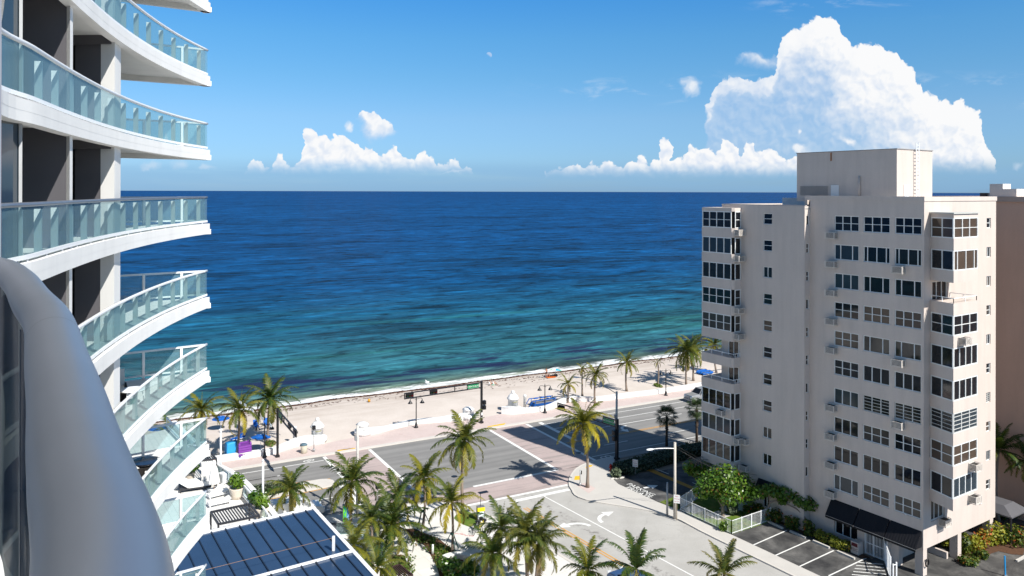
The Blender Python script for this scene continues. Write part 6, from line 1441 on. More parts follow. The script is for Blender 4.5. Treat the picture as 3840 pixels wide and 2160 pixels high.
for i, (x, y, rz) in enumerate(((690, 655, .2), (760, 720, 2.6), (650, 700, 1.2))):
    t = cushion_chair('patio_chair', ['dark wicker patio chair with an orange cushion facing the flagpole', 'dark wicker patio chair with its back to the flagpole', 'dark wicker patio chair in the shade left of the flagpole'][i], 'chair', sr(x, y, .15), rz, 'wicker chairs in the courtyard')
    for ch in t.children:
        if ch.name.startswith('backrest'): ch.data.materials[0] = orange if i < 2 else MATS['dark_wicker']
        if ch.name.startswith('seat'): ch.data.materials[0] = mat('brown_cushion', (.16, .09, .06), .8)
# ------------------------------------------------------------------ vehicles
carglass = mat('car_glass', (.010, .013, .016), .05, .5)
def car(name, label, loc, rz, paint, L, W, prof_body, prof_cab, wheels, wr, cat='car', grille=False, extras=None):
    """body: side profile extruded with tapered shoulders; cab: glasshouse with roof"""
    t = thing(name, label, cat, (0, 0, 0))
    def extr(prof, w0, w1, zs, ze):
        m = MB(); n = len(prof); vs = []
        hw = lambda z: (w0 + (w1 - w0) * min(1, max(0, (z - zs) / (ze - zs)))) / 2
        for s in (-1, 1): vs += [(x, s * hw(z), z) for x, z in prof]
        fs = [tuple(range(n)) , tuple(range(n, 2 * n))[::-1]] + [(i, n + i, n + (i + 1) % n, (i + 1) % n) for i in range(n)]
        m.add(vs, fs); return m
    zb = max(z for _, z in prof_body)
    bm_ = extr(prof_body, W, W * .94, .5, zb); body = bm_.build('body', paint, t)
    bv = body.modifiers.new('soft_edges', 'BEVEL'); bv.width = .06; bv.segments = 2; bv.limit_method = 'ANGLE'
    zc0, zc1 = min(z for _, z in prof_cab), max(z for _, z in prof_cab)
    g = extr(prof_cab, W * .92, W * .72, zc0, zc1).build('windows', carglass, t)
    top = [p for p in prof_cab if p[1] > zc1 - .1]; x0, x1 = min(p[0] for p in top), max(p[0] for p in top)
    m = MB(); m.box(((x0 + x1) / 2, 0, zc1 + .01), (x1 - x0 + .08, W * .74, .05)); r = m.build('roof', paint, t)
    m = MB()
    for s in (-1, 1):
        for xa, za, xb, zb_ in [(prof_cab[i][0], prof_cab[i][1], prof_cab[i + 1][0], prof_cab[i + 1][1]) for i in range(len(prof_cab) - 1)]:
            ya, yb = [s * (W * .92 + (W * .72 - W * .92) * ((z - zc0) / (zc1 - zc0))) / 2 for z in (za, zb_)]; m.bar((xa, ya, za), (xb, yb, zb_), .07)
        xm = (x0 + x1) / 2; m.bar((xm, s * W * .46, zc0), (xm, s * W * .36, zc1), .08)
    m.build('pillar', paint, t)
    for x in wheels:
        for s in (-1, 1):
            m = MB(); m.tube([(x, s * W * .5 - .11 * s - .10, wr), (x, s * W * .5 - .11 * s + .10, wr)], wr, 20, True, False); wl = m.build('wheel', tyre, t)
            m = MB(); m.tube([(x, s * (W * .5 - .02) - .012, wr), (x, s * (W * .5 - .02) + .012, wr)], wr * .62, 16, True, False); m.build('rim', grey_metal, wl)
    xf = max(x for x, _ in prof_body); xr = min(x for x, _ in prof_body)
    for s in (-1, 1):
        m = MB(); m.box((xf - .03, s * W * .36, .78), (.1, .36, .2)); m.build('headlight', mat('lamp_glass', (.6, .62, .64), .1, .5), t)
        m = MB(); m.box((xr + .02, s * W * .38, .85), (.06, .25, .2)); m.build('tail_light', mat('tail_red', (.3, .01, .01), .2), t)
        m = MB(); m.box((prof_cab[-1][0] - .25, s * (W * .5 + .08), zc0 + .08), (.14, .2, .14)); m.build('mirror', paint, t)
    m = MB(); m.box((xf + .02, 0, .45), (.1, W * .9, .2)); m.build('bumper', grey_metal, t)
    if grille:
        m = MB(); m.box((xf + .01, 0, .85), (.06, W * .5, .42)); gr = m.build('grille', black_metal, t)
        m = MB(); [m.box((xf + .05, 0, .70 + k * .1), (.04, W * .48, .035)) for k in range(4)]; m.build('grille_bar', white_metal, gr)
    t.location = loc; t.rotation_euler = (0, 0, rz); return t
rang = math.atan2(R_.y, R_.x); sang = math.atan2(S_.y, S_.x)
wp = mat('car_white', (.72, .73, .74), .25, .5, var=.02)
car('parked_van', 'white van at the kerb under the bushy palm behind the metal roof', RN(19.2, 80.55, .01), rang, wp, 5.2, 1.95,
    [(-2.6, .35), (2.55, .35), (2.65, .75), (2.4, 1.05), (1.75, 1.15), (.95, 1.98), (-2.5, 2.0), (-2.65, 1.3)], [(.15, 1.16), (.25, 1.80), (.98, 1.80), (1.72, 1.12)], (-1.7, 1.6), .36, 'van')
car('pickup_truck', 'silver pickup truck coming out from behind the beige block', gp(2630, 1500, .01), rang + pi, mat('car_silver', (.45, .46, .48), .25, .5, .5, var=.02), 5.6, 2.0,
    [(-2.8, .5), (2.75, .5), (2.85, .75), (2.75, 1.15), (1.3, 1.25), (-2.75, 1.25), (-2.8, .8)], [(-1.0, 1.22), (-.85, 1.95), (.55, 1.95), (1.25, 1.22)], (-1.75, 1.75), .42, 'pickup truck', True)
car('parked_car', 'dark blue car at the lower edge of the picture under a palm', ST(49.0, 44.7, .0), sang, mat('car_blue', (.05, .10, .22), .2, .5, .3, var=.02), 4.6, 1.85,
    [(-2.3, .3), (2.25, .3), (2.35, .6), (2.1, .88), (1.2, .98), (-2.2, 1.0), (-2.32, .7)], [(-1.9, .98), (-1.1, 1.45), (.3, 1.47), (1.25, .96)], (-1.4, 1.42), .33)

# ------------------------------------------------------------------ people on the beach
def person(label, loc, rz, J, cloth, hair_col, group=None, sk=None, extra=None):
    """one continuous skinned body. J: joint name -> (x, y, z, radius)"""
    t = thing('person', label, 'person', (0, 0, 0), group)
    bones = [('pelvis', 'waist'), ('waist', 'chest'), ('chest', 'neck'), ('neck', 'head'), ('head', 'crown')]
    for s in 'lr': bones += [('chest', 'sh' + s), ('sh' + s, 'el' + s), ('el' + s, 'wr' + s), ('wr' + s, 'pa' + s), ('pelvis', 'hi' + s), ('hi' + s, 'kn' + s), ('kn' + s, 'an' + s), ('an' + s, 'to' + s)]
    names = list(J); idx = {n: i for i, n in enumerate(names)}
    vs = [J[n][:3] for n in names]; rad = [J[n][3] for n in names]; es = [(idx[a], idx[b_]) for a, b_ in bones]
    for s in 'lr':      # five fingers on each hand
        pa = V(J['pa' + s][:3]); wr = V(J['wr' + s][:3]); d = (pa - wr).normalized(); sd_v = d.orthogonal().normalized(); nn = d.cross(sd_v)
        for k, (off, ln_) in enumerate(((-.030, .065), (-.010, .08), (.010, .085), (.030, .07), (.045, .05))):
            b0 = pa + sd_v * off + (d * .02 if k < 4 else d * -.03); q1 = b0 + (d if k < 4 else (d * .6 + sd_v * .7).normalized()) * ln_ * .55; q2 = q1 + (d * .85 + nn * .4).normalized() * ln_ * .5
            n0 = len(vs); vs += [tuple(b0), tuple(q1), tuple(q2)]; rad += [.011, .010, .008]; es += [(idx['pa' + s], n0), (n0, n0 + 1), (n0 + 1, n0 + 2)]
    me = bpy.data.meshes.new('body'); me.from_pydata(vs, es, []); ob = bpy.data.objects.new('body', me); COL.objects.link(ob)
    md = ob.modifiers.new('flesh', 'SKIN'); md.use_smooth_shade = True
    for v_, r_ in zip(me.skin_vertices[0].data, rad): v_.radius = (r_, r_)
    me.skin_vertices[0].data[idx['pelvis']].use_root = True
    ob.modifiers.new('smooth', 'SUBSURF').render_levels = 1; ob.modifiers['smooth'].levels = 1
    dg = bpy.context.evaluated_depsgraph_get(); m2 = bpy.data.meshes.new_from_object(ob.evaluated_get(dg)); ob.modifiers.clear(); ob.data = m2; m2.materials.clear(); m2.materials.append(sk or skin); ob.parent = t
    hd = V(J['head'][:3]); cr = V(J['crown'][:3]); up_ = (cr - hd).normalized(); f_ = V((0, -1, 0)); f_ = (f_ - up_ * f_.dot(up_)).normalized() if abs(f_.dot(up_)) < .95 else V((0, 0, 1)); sx = up_.cross(f_)
    m = MB(); m.ball(hd + up_ * .085 - f_ * .02, .112, 10, (1, 1, .95)); m.build('hair', mat('hair_' + hair_col[0], hair_col[1], .6), t)
    m = MB(); [m.ball(hd + up_ * .02 + f_ * .092 + sx * e * .034, .012, 6) for e in (-1, 1)]; m.build('eyes', black_metal, t)
    m = MB(); m.ball(hd - up_ * .015 + f_ * .105, .018, 6); [m.ball(hd + sx * e * .098, .026, 6, (.4, 1, 1)) for e in (-1, 1)]; m.ball(hd - up_ * .06 + f_ * .090, .02, 6, (1.4, .5, .4)); m.build('face', sk or skin, t)
    for nm, chain, mt in cloth:
        m = MB(); pts = [V(p[:3]) for p in chain]; m.tube(pts, [p[3] for p in chain], 12); m.build(nm, mt, t)
    t.location = loc; t.rotation_euler = (0, 0, rz); return t
black_cloth = mat('black_cloth', (.02, .018, .025), .8)
stand = {'pelvis': (0, 0, .95, .13), 'waist': (0, 0, 1.1, .115), 'chest': (0, .01, 1.32, .14), 'neck': (0, 0, 1.50, .055), 'head': (0, -.01, 1.63, .085), 'crown': (0, 0, 1.73, .075),
         'shl': (.19, 0, 1.42, .06), 'ell': (.30, .06, 1.16, .045), 'wrl': (.16, -.10, 1.02, .032), 'pal': (.12, -.14, .98, .035), 'shr': (-.19, 0, 1.42, .06), 'elr': (-.36, -.02, 1.20, .045), 'wrr': (-.48, -.16, 1.02, .032), 'par': (-.52, -.20, .97, .035),
         'hil': (.10, 0, .90, .10), 'knl': (.11, -.03, .50, .07), 'anl': (.11, .02, .09, .045), 'tol': (.12, -.14, .04, .04), 'hir': (-.10, 0, .90, .10), 'knr': (-.12, .02, .50, .07), 'anr': (-.13, .06, .09, .045), 'tor': (-.14, -.10, .04, .04)}
person('person in dark swim shorts standing on the sand left of the orange towel', s8(432, 482), .3, stand, [('swim_shorts', [(0, 0, 1.04, .135), (0, 0, .93, .16), (0, 0, .80, .165)], black_cloth)], ('brown', (.05, .03, .02)), None, skin_tan)
lie = {'pelvis': (0, 0, .14, .13), 'waist': (0, .16, .20, .11), 'chest': (0, .36, .32, .13), 'neck': (0, .50, .44, .055), 'head': (0, .58, .54, .085), 'crown': (0, .63, .63, .075),
       'shl': (.18, .40, .36, .06), 'ell': (.28, .52, .16, .045), 'wrl': (.20, .30, .06, .032), 'pal': (.18, .24, .05, .035), 'shr': (-.18, .40, .36, .06), 'elr': (-.28, .52, .16, .045), 'wrr': (-.20, .30, .06, .032), 'par': (-.18, .24, .05, .035),
       'hil': (.10, -.04, .13, .10), 'knl': (.12, -.44, .36, .07), 'anl': (.12, -.72, .06, .045), 'tol': (.12, -.86, .05, .04), 'hir': (-.10, -.04, .13, .10), 'knr': (-.12, -.48, .12, .07), 'anr': (-.12, -.88, .07, .045), 'tor': (-.12, -.98, .12, .04)}
person('person in dark clothes and a white hat half-lying on the orange towel', s8(482, 472), rang + 1.4, lie, [('shirt', [(0, .05, .18, .14), (0, .2, .23, .13), (0, .42, .36, .15)], black_cloth), ('hat', [(0, .60, .60, .13), (0, .64, .66, .10), (0, .66, .70, .06)], white_paint)], ('dark', (.03, .02, .015)), None, skin_tan)
sit = {'pelvis': (0, 0, .16, .14), 'waist': (0, .03, .30, .12), 'chest': (0, .02, .52, .14), 'neck': (0, -.02, .70, .055), 'head': (0, -.04, .82, .085), 'crown': (0, -.04, .92, .075),
       'shl': (.19, .01, .61, .06), 'ell': (.26, -.14, .40, .045), 'wrl': (.16, -.34, .38, .032), 'pal': (.12, -.40, .37, .035), 'shr': (-.19, .01, .61, .06), 'elr': (-.26, -.14, .40, .045), 'wrr': (-.16, -.34, .38, .032), 'par': (-.12, -.40, .37, .035),
       'hil': (.10, -.05, .14, .10), 'knl': (.14, -.40, .40, .07), 'anl': (.12, -.66, .07, .045), 'tol': (.12, -.80, .05, .04), 'hir': (-.10, -.05, .14, .10), 'knr': (-.14, -.40, .40, .07), 'anr': (-.12, -.66, .07, .045), 'tor': (-.12, -.80, .05, .04)}
wcl = mat('white_cloth', (.75, .77, .76), .8); gcl = mat('mint_cloth', (.35, .6, .48), .8)
for i, (x, y) in enumerate(((1700, 275), (1742, 272))):
    person(['person in a white top sitting on the sand, the left one of the pair', 'person in white with a mint towel, right one of the sitting pair'][i], sd(x, y, -.1), rang + pi / 2 + .2, sit, [('shirt', [(0, .02, .18, .17), (0, .03, .35, .15), (0, .0, .60, .16)], wcl)] + ([('towel', [(0, .1, .05, .3), (0, .1, .12, .28)], gcl)] if i else []), ('black', (.015, .012, .01)), 'pair sitting near the tide line')
# ------------------------------------------------------------------ hotel podium: metal roof, pool terrace
TZ, RZ = 7.0, 9.5
def rz_(x, y): return s4(x, y, RZ)
def podium():
    P = thing('podium_building', 'low hotel annex with a dark blue standing-seam metal roof edged in white', 'building', (-18, 46, 0))
    e1, e2, e3 = gp(779, 1995.5, RZ), gp(1175, 1905, RZ), gp(1408, 2160, RZ); dr = (e3 - e2).normalized(); df = (e1 - e2).normalized()
    c0 = V((e2.x, e2.y, 0)); dr.z = df.z = 0; W_ = 22.0; L_ = 20.0
    q = [c0, c0 + dr * L_, c0 + dr * L_ + df * W_, c0 + df * W_]
    m = MB(); m.prism([p + (dr * 0) for p in [c0 - dr * -.35 + df * .35, c0 + dr * L_ + df * .35, c0 + dr * L_ + df * W_, c0 + dr * .35 + df * W_]], 0, RZ - .35); m.build('wall', hotel_white, P)
    rm, nt, out = _nodes('blue_metal_roof'); n1 = NOISE(nt, POS(nt), .5, 5, .6); c = VM(nt, 'SCALE', (.030, .062, .125), None, M_(nt, 'MULTIPLY_ADD', n1, .5, .75)); PBSDF(nt, out, c, M_(nt, 'MULTIPLY_ADD', NOISE(nt, POS(nt), 1.5, 4), .12, .12), .6, 0.15)
    m = MB(); m.prism(q, RZ - .35, RZ - .02); roof = m.build('roof', rm, P)
    m = MB(); m.bar(c0 - df * .1 + dr * .0 + Zv * (RZ - .12), c0 + df * W_ + Zv * (RZ - .12), .26, .36); m.bar(c0 - dr * .12 + Zv * (RZ - .12), c0 + dr * L_ + Zv * (RZ - .12), .26, .362); m.build('roof_edge', white_metal, roof)
    sm = mat('seam_dark', (.012, .018, .035), .4, .5)
    m = MB(); k = 0
    sp_ = (gp(700 + 680 / 1.906, 1400 + 1015 / 1.906, RZ) - gp(700 + 585 / 1.906, 1400 + 1035 / 1.906, RZ)).length
    for i in range(14):
        o = c0 + df * (.65 + i * sp_); m.bar(o + dr * .15 + Zv * (RZ + .015), o + dr * L_ + Zv * (RZ + .015), .07, .09)
    m.build('roof_seam', sm, roof)
    a = rz_(1150, 1285); m = MB(); o = c0 + dr * ((a - c0).dot(dr)); m.bar(o + Zv * (RZ + .06), o + df * W_ + Zv * (RZ + .06), .16, .12); m.build('roof_edge', white_metal, roof)
    # lightning post and its stay wire
    p = rz_(1050, 1268); hh = hgt(p, 1400 + 1168 / 1.906); m = MB(); m.bar(p, p + Zv * hh, .16); m.build('roof_post', white_metal, P)
    e = p + df * 16 + Zv * .9; m = MB(); m.tube([p + Zv * (hh - .1), p.lerp(e, .5) + Zv * (hh * .45), e], .018, 4); m.build('stay_wire', mat('wire_rusty', (.22, .15, .12), .6), P)
podium()
def terrace():
    T = thing('terrace_deck', 'raised hotel pool terrace of pale decking ringed by a curved white parapet and glass screen', 'terrace', (-26, 62, 0))
    zz_ = lambda x, y, z=TZ: sz(x, y, z)
    edge = smooth_path([zz_(560, 380), zz_(700, 520), zz_(830, 590), zz_(1000, 700), zz_(1120, 800), zz_(1290, 990), zz_(1490, 1220), zz_(1620, 1400)], 5)
    far_l = edge[0] + (edge[0] - edge[5]).normalized() * 14
    outl = [far_l] + list(edge) + [V((-17, 52, 0)), V((-45, 38, 0)), V((-60, 50, 0))]
    dkm, nt, out = _nodes('terrace_decking'); ps = POS(nt); cx = nt.nodes.new('ShaderNodeCombineXYZ'); lk(nt, VM(nt, 'DOT_PRODUCT', ps, tuple(S_)), cx.inputs[0]); lk(nt, VM(nt, 'DOT_PRODUCT', ps, tuple(T_)), cx.inputs[1])
    br = nt.nodes.new('ShaderNodeTexBrick'); br.inputs['Scale'].default_value = 1.0; br.inputs['Brick Width'].default_value = 1.2; br.inputs['Row Height'].default_value = .6; br.inputs['Mortar Size'].default_value = .012; br.inputs['Color1'].default_value = (.70, .69, .67, 1); br.inputs['Color2'].default_value = (.64, .63, .61, 1); br.inputs['Mortar'].default_value = (.4, .4, .4, 1); lk(nt, cx.outputs[0], br.inputs['Vector']); PBSDF(nt, out, br.outputs['Color'], .8, .2)
    m = MB(); m.prism([(p.x, p.y) for p in outl], TZ - .6, TZ); m.build('deck', dkm, T)
    m = MB(); inn = [p + (V((-30, 55, 0)) - p).normalized() * .4 for p in outl]; m.prism([(p.x, p.y) for p in inn], 0, TZ - .6); m.build('wall', hotel_white, T)
    full = [far_l] + list(edge)
    m = MB(); band(m, full, .28, .05, TZ - .65, TZ + .62); par = m.build('parapet', hotel_white, T)
    m = MB(); band(m, full, .34, .10, TZ + .62, TZ + .70); m.build('coping', white_paint, par)
    L, Rr = strip(full, -.05, .62)
    m = MB(); m.tube([V((p.x, p.y, TZ + 1.15)) for p in Rr], .085, 8); m.build('handrail', white_metal, T)
    m = MB(); [m.bar(V((Rr[i].x, Rr[i].y, TZ + .35)), V((Rr[i].x, Rr[i].y, TZ + 1.13)), .05) for i in range(0, len(Rr), 3)]; m.build('post', white_metal, T)
    m = MB(); ribbon(m, Rr, TZ + .4, TZ + 1.05); m.build('glass_panel', glassmat('terrace_glass', (.20, .30, .30), .72), T)
    m = MB(); band(m, Rr, .1, .1, TZ + .25, TZ + .36); m.build('bottom_rail', white_metal, T)
    m = MB()
    for u_ in (.45, .55, .65, .75, .85):
        i = int(u_ * (len(full) - 1)); d = (full[i + 1] - full[i - 1]).normalized(); nn = V((-d.y, d.x, 0)); m.box(full[i] + nn * .285 + Zv * (TZ + .25), (.5, .02, .22), d, nn)
    m.build('step_light', mat('lens_white', (.8, .82, .8), .3), par)
    return edge
te = terrace()
for lab, (x, yb, yt) in (('tall white pole at the far end of the terrace parapet', (755, 600, -60)), ('tall white pole at the near end of the terrace parapet', (1392, 1050, 375))):
    p = sz(x, yb, TZ); t = thing('light_pole', lab, 'pole', p, 'white terrace poles'); h = hgt(p, 1640 + yt / 4.025); m = MB(); m.tube([p, p + Zv * h], [.10, .085], 10); m.build('pole', white_metal, t); m = MB(); m.lathe([(.1, 0), (.11, .1), (.04, .16)], p + Zv * h, 8); m.build('cap', white_metal, t)
def pergola(label, pts, h, curtains=False, z=TZ):
    """pts: four feet on the deck, slats across the short way"""
    t = thing('pergola', label, 'pergola', pts[0]); a, b_, c, d = [V(p) for p in pts]; tz = Zv * h
    for p in pts: m = MB(); m.bar(p, V(p) + tz, .11); m.build('post', dark_slat, t)
    m = MB(); [m.bar(p + tz, q + tz, .12, .14) for p, q in ((a, b_), (b_, c), (c, d), (d, a))]; m.build('frame', dark_slat, t)
    m = MB(); n = max(8, int((b_ - a).length / .19)); [m.bar(a.lerp(b_, i / n) + tz * .995, d.lerp(c, i / n) + tz * .995, .055, .11) for i in range(1, n)]; m.build('slats', dark_slat, t)
    if curtains:
        for p, q in ((b_, c), (a, b_)):
            for u0 in (.03, .72):
                m = MB(); vs = []; k = 14
                for i in range(k + 1): u_ = u0 + .25 * i / k; o = p.lerp(q, u_); nn = Zv.cross((q - p).normalized()) * .07 * (1 if i % 2 else -1); vs += [o + nn + Zv * .05, o + nn * .6 + tz * .97]
                m.add(vs, [(2 * i, 2 * i + 2, 2 * i + 3, 2 * i + 1) for i in range(k)]); m.build('curtain', cushion, t)
    return t
HT = 2.3
pz = lambda x, y: V((sz(x, y, TZ + HT).x, sz(x, y, TZ + HT).y, TZ))
pergola('dark slatted pergola next to the metal roof edge', [pz(605, 1130), pz(1190, 1005), pz(1335, 1185), pz(720, 1312)], HT)
pc = pz(690, 345); pergola('dark curtained pergola at the far end of the terrace under the balcony corner', [pc + V((-4.2, -1.2, 0)), pc + V((-.0, -.0, 0)), pc + V((-1.8, 2.6, 0)), pc + V((-5.6, 1.4, 0))], HT + .1, True)
def daybed(label, p, rz):
    t = thing('daybed', label, 'daybed', (0, 0, 0)); m = MB(); m.box((0, 0, .28), (2.6, 1.9, .12)); [m.bar((sx * 1.2, sy * .85, 0), (sx * 1.2, sy * .85, .28), .1) for sx in (-1, 1) for sy in (-1, 1)]; m.build('frame', dark_slat, t)
    m = MB(); m.box((.35, 0, .44), (1.8, 1.8, .2)); m.build('mattress', cushion, t); m = MB(); m.box((-.95, 0, .72), (1.0, 1.8, .18), (.8, 0, -.6), (0, 1, 0), (.6, 0, .8)); m.build('backrest', cushion, t); t.location = p; t.rotation_euler = (0, 0, rz)
daybed('white daybed with raised back on a dark frame under the curtained pergola', sz(370, 760, TZ), .42)
# closed parasol, loungers, planters, speaker
p = sz(655, 850, TZ); t = thing('parasol', 'closed white parasol standing among the terrace loungers', 'parasol', p); m = MB(); m.tube([p, p + Zv * 2.95], .035, 8); m.build('pole', mat('teak', (.30, .15, .07), .6), t)
m = MB(); n = 20; prof = [(.10, 2.9), (.18, 2.62), (.14, 2.5), (.24, 2.1), (.34, 1.4), (.40, .95), (.36, .9)]; vs = [p + V((r * (1 + .22 * (k % 2) * (j > 2)) * cos(2 * pi * k / n), r * (1 + .22 * (k % 2) * (j > 2)) * sin(2 * pi * k / n), z)) for j, (r, z) in enumerate(prof) for k in range(n)]
m.add(vs, [(i * n + k, i * n + (k + 1) % n, (i + 1) * n + (k + 1) % n, (i + 1) * n + k) for i in range(len(prof) - 1) for k in range(n)] + [tuple(range(n))]); m.build('canopy', cushion, t); m = MB(); m.lathe([(.35, 0), (.33, .08), (.05, .12)], p, 12); m.build('base', white_metal, t)
def sunbed(label, a, b_, group='white sunbeds on the terrace'):
    d = (b_ - a); L = d.length; d.normalize(); t = thing('sunbed', label, 'sunbed', (0, 0, 0), group); m = MB(); m.box((L / 2, 0, .26), (L, .72, .06)); [m.box((L * u_, sy * .3, .12), (.07, .07, .24)) for u_ in (.06, .94) for sy in (-1, 1)]; m.build('frame', white_metal, t); m = MB(); m.box((L * .36, 0, .34), (L * .7, .70, .10)); m.build('mattress', cushion, t); m = MB(); m.box((L * .84, 0, .42), (L * .32, .70, .10), (.95, 0, .3), (0, 1, 0), (-.3, 0, .95)); m.build('headrest', cushion, t); t.location = a; t.rotation_euler = (0, 0, math.atan2(d.y, d.x))
sunbed('white sunbed beside the closed parasol', sz(560, 935, TZ), sz(860, 860, TZ)); sunbed('white sunbed nearest the pergola by the metal roof', sz(560, 1060, TZ), sz(900, 985, TZ)); sunbed('white sunbed just left of the potted round bush', sz(580, 860, TZ), sz(800, 800, TZ))
def pot(label, p, r, h, fr, seed, tint):
    t = thing('potted_plant', label, 'potted plant', p); m = MB(); m.lathe([(r * .62, 0), (r * .85, h * .35), (r, h * .95), (r * 1.02, h), (r * .86, h), (r * .82, h * .9), (.02, h * .88)], p, 20); m.build('pot', mat('cream_pot', (.68, .60, .50), .6), t)
    f = MB(); rng = random.Random(seed)
    for i in range(7): a = i * .9; leaf_blob(f, p + V((cos(a) * fr * .42, sin(a) * fr * .42, h + fr * (.55 + .5 * (i % 3) / 2))), (fr * .6, fr * .6, fr * .55), 75, .13, rng, tint, .2)
    f.build('foliage', LEAF, t); s = MB(); [s.tube([p + Zv * h * .88, p + V((cos(k) * fr * .4, sin(k) * fr * .4, h + fr))], .02, 5) for k in (0, 2, 4)]; s.build('stem', bark_dark, t)
pot('round leafy bush in a cream pot on the open part of the terrace', sz(995, 925, TZ), .62, .95, .75, 5, (.6, 0)); pot('leafy bush in a cream pot squeezed between pergola and parapet', sz(1370, 1225, TZ), .6, .9, .65, 6, (.65, 0)); pot('dark bush behind the pergola beside the near white pole', sz(1270, 1120, TZ), .5, .7, .6, 7, (.1, 0)); pot('tall green bush between the curtains of the far pergola', pc + V((-2.9, 1.2, 0)), .5, .8, .9, 8, (.2, 0))
p = sz(800, 690, TZ); t = thing('outdoor_speaker', 'white box speaker at the foot of the far white pole', 'speaker', p); m = MB(); m.box(p + Zv * .5, (.75, .6, .85), (.8, -.6, 0), (.6, .8, 0)); m.build('cabinet', white_metal, t); m = MB(); m.box(p + Zv * .5 + V((-.6, -.8, 0)) * .31, (.6, .03, .7), (.8, -.6, 0), (.6, .8, 0)); m.build('grille', mat('speaker_grille', (.5, .52, .52), .6), t); m = MB(); [m.box(p + V((.8, -.6, 0)) * k + Zv * .04, (.08, .5, .08), (.8, -.6, 0), (.6, .8, 0)) for k in (-.3, .3)]; m.build('foot', black_metal, t)

# ------------------------------------------------------------------ plaza in front of the hotel
def bollard(label, x, yb, yt): p = s12(x, yb, .14); t = thing('bollard_light', label, 'bollard', p, 'white bollard lights along the plaza walk'); h = hgt(p, 1780 + yt / 3.813); m = MB(); m.lathe([(.10, 0), (.10, h - .12), (.09, h - .1)], p, 12); m.build('post', white_metal, t); m = MB(); m.lathe([(.105, h - .1), (.105, h), (.06, h + .02)], p, 12); m.build('lamp_head', white_metal, t)
bollard('white bollard in the mulch bed, upper one', 1688, 1140, 1005); bollard('white bollard left of the curving walk', 1311, 1262, 1130); bollard('white bollard in the mulch bed near the leafy lower edge', 1832, 1398, 1250); bollard('white bollard half hidden behind the largest low palm', 906, 745, 645)
# information kiosks
p = s12(400, 670, .12); q = s12(522, 650, .12); d = (q - p).normalized(); nn = V((d.y, -d.x, 0)); h = hgt(p, 1780 + 440 / 3.813); t = thing('information_panel', 'tall bright green and blue panel standing on the plaza pavement', 'panel', p); w = (q - p).length
m = MB(); m.box(p + d * w / 2 + Zv * h / 2 - nn * -.0, (w, .42, h), d, nn); m.build('cabinet', mat('panel_grey', (.30, .30, .33), .5), t); m = MB(); m.box(p + d * w * .2 + nn * .215 + Zv * h / 2, (w * .38, .02, h * .96), d, nn); m.build('green_face', mat('panel_green', (.14, .55, .05), .4), t); m = MB(); m.box(p + d * w * .7 + nn * .215 + Zv * h / 2, (w * .58, .02, h * .96), d, nn); m.build('blue_face', mat('panel_blue', (.02, .20, .55), .4), t)
m = MB(); pts = [p + d * w * (.2 + .09 * sin(i * .55)) + nn * .23 + Zv * h * (.08 + .86 * i / 20) for i in range(21)]; [m.bar(pts[i], pts[i + 1], .02, .09) for i in range(20)]; m.build('wave_graphic', mat('graphic_blue', (.01, .22, .35), .4), t)
m = MB(); m.box(p + d * w * .80 + nn * .23 + Zv * h * .86, (w * .2, .01, h * .1), d, nn); m.box(p + d * w * .82 + nn * .23 + Zv * h * .68, (w * .18, .01, h * .12), d, nn); [m.box(p + d * w * (.66) + nn * .23 + Zv * h * (.12 + .055 * i), (w * (.42 - .06 * (i % 3)), .01, h * .014), d, nn) for i in range(9)]; m.build('printed_text', mat('print_white', (.62, .72, .78), .5), t)
p = s14(165, 430, .12); q = s14(285, 415, .12); d = (q - p).normalized(); nn = V((d.y, -d.x, 0)); w = (q - p).length * .95; h = hgt(p, 1850 + 215 / 4.293); t = thing('ticket_machine', 'grey bike-share pay machine with a yellow top band by the lawn', 'machine', p); m = MB(); m.box(p + d * w / 2 + Zv * h / 2, (w, .55, h), d, nn); m.build('cabinet', mat('kiosk_grey', (.16, .16, .18), .5), t); m = MB(); m.box(p + d * w / 2 + Zv * (h - .22) + nn * .06, (w * 1.02, .56, .36), d, nn); m.build('top_band', mat('kiosk_yellow', (.80, .66, .01), .5), t); m = MB(); m.box(p + d * w / 2 + Zv * (h * .42) + nn * .285, (w * .76, .02, h * .52), d, nn); m.build('map_poster', mat('poster', (.62, .70, .74), .4, var=.2, scale=6), t); m = MB(); m.box(p + d * w / 2 + Zv * (h * .76) + nn * .285, (w * .7, .02, h * .08), d, nn); m.build('screen', mat('screen_grey', (.45, .46, .44), .3), t); m = MB(); m.bar(p + d * w * .5 + Zv * h, p + d * w * .5 + Zv * (h + 1.3), .05); m.build('antenna_post', black_metal, t); m = MB(); m.box(p + d * w * .5 + Zv * (h + 1.35) + R_ * .3, (1.0, .5, .04), R_, N_, V((0, 0, 1))); m.build('solar_panel', black_metal, t)
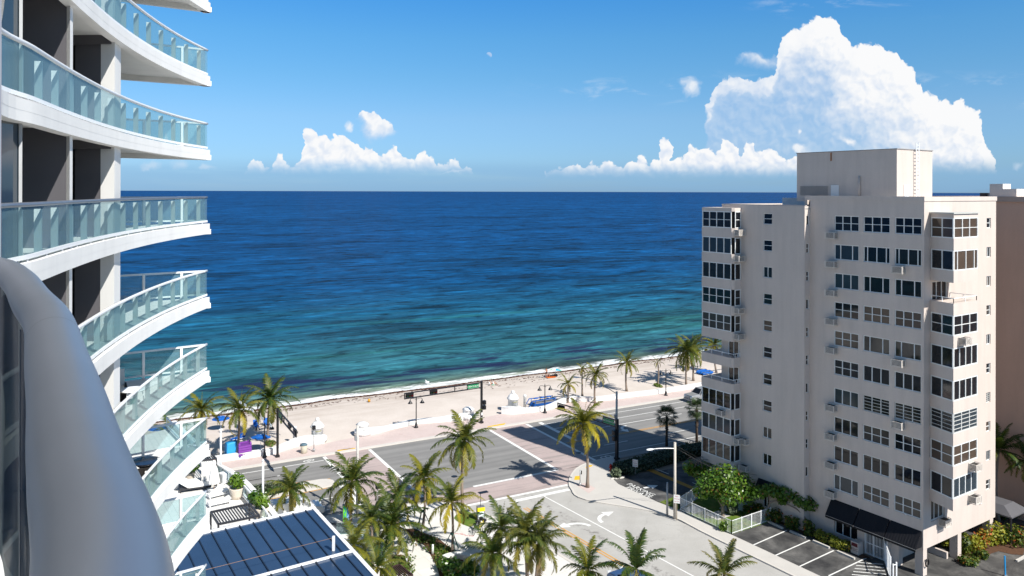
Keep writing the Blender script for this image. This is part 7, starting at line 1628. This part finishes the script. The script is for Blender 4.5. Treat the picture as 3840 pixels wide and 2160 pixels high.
def bike(label, p, rz, col):
    t = thing('bicycle', label, 'bicycle', (0, 0, 0), 'parked share bicycles')
    for x in (-.52, .52): m = MB(); m.tube([(x + .33 * cos(a), 0, .33 + .33 * sin(a)) for a in [i * pi / 8 for i in range(17)]], .022, 5, False); w_ = m.build('wheel', tyre, t); m = MB(); [m.bar((x, 0, .33), (x + .32 * cos(a), 0, .33 + .32 * sin(a)), .008) for a in [i * pi / 5 for i in range(10)]]; m.build('spokes', grey_metal, w_)
    m = MB(); [m.tube([a, b_], .022, 6) for a, b_ in (((-.52, 0, .33), (-.15, 0, .32)), ((-.15, 0, .32), (-.22, 0, .78)), ((-.22, 0, .72), (.36, 0, .78)), ((-.15, 0, .32), (.38, 0, .72)), ((-.52, 0, .33), (-.22, 0, .74)), ((.52, 0, .33), (.36, 0, .92)))]; m.build('frame', col, t)
    m = MB(); m.box((-.23, 0, .83), (.26, .14, .06)); m.build('saddle', black_metal, t); m = MB(); m.tube([(.30, -.28, .98), (.38, -.1, 1.0), (.38, .1, 1.0), (.30, .28, .98)], .018, 6); m.build('handlebar', black_metal, t); m = MB(); m.box((.55, 0, .85), (.3, .34, .22)); m.build('basket', black_metal, t); t.location = p; t.rotation_euler = (0, 0, rz)
    return t
b0_ = bike('dark share bicycle parked beside the lawn, nearest the pay machine', s14(175, 570, .12), .9, black_metal); bike('yellow and white share bicycle parked behind the green palm', s14(225, 600, .12), .9, MATS['kiosk_yellow']); bike('dark share bicycle lying against its neighbour, lowest of the row', s14(150, 640, .12), 1.2, grey_metal)
m = MB()
pts_ = [(.0, .1), (.25, .25), (.5, .1), (.75, .3), (1.0, .12), (.7, .0), (1.25, -.05), (1.3, -.3), (1.5, -.1), (1.55, -.35), (1.75, -.15), (1.8, -.4), (2.05, -.2), (2.1, -.42), (2.3, -.22)]
o = s5(580, 1152, .12); pv = [o + V((x * .82, y * 1.0, 0)) for x, y in pts_]; L, Rr = strip(pv, .035, .035); [m.sheet([L[i], L[i + 1], Rr[i + 1], Rr[i]], .119) for i in range(len(pv) - 1)]; struct('red_survey_paint', m, mat('marking_red', (.55, .03, .04), .7))
# curved glass windscreen with white sill, round the seating area
pth = smooth_path([s12(310, 900, .1), s12(480, 890, .1), s12(650, 930, .1), s12(800, 990, .1), s12(930, 1100, .1), s12(1010, 1200, .1), s12(1030, 1290, .1)], 5); t = thing('glass_screen', 'curved frameless glass screen with a white sill behind the metal roof', 'screen', pth[0]); m = MB(); band(m, pth, .15, .15, .1, .35); m.build('sill', white_paint, t); m = MB(); ribbon(m, pth, .35, 1.5); m.build('glass_panel', glassmat('screen_glass', (.22, .28, .28), .80), t); m = MB(); m.tube([V((p.x, p.y, 1.52)) for p in pth], .03, 6); m.build('handrail', grey_metal, t)
# slatted dark pergola at the lower edge
q = [s12(900, 1640, .1), s12(1430, 1420, .1), s12(1180, 1270, .1), s12(800, 1400, .1)]
q = [V((p.x, p.y, .1)) for p in (s12(1010, 1560, 2.5), s12(1400, 1440, 2.5), s12(1210, 1290, 2.5), s12(940, 1370, 2.5))]
old = dark_slat; dark_slat = mat('brown_slats', (.050, .028, .026), .7, .25, var=.15); pergola('dark brown slatted pergola at the lower edge of the plaza', [q[0], q[1], q[2], q[3]], 2.4, False, .1); dark_slat = old
# white arch seat
c = s12(2050, 1320, .1); t = thing('arch_seat', 'white curved concrete seat half buried in glossy shrubs', 'seat', c); pth = [c + V((cos(a) * 1.6, sin(a) * 1.6, 0)) for a in [.3 + i * .22 for i in range(11)]]; m = MB(); band(m, pth, .28, .28, .1, .55); m.build('seat', white_paint, t); m = MB(); band(m, pth, .30, .30, .55, .60); m.build('seat_top', white_paint, t)
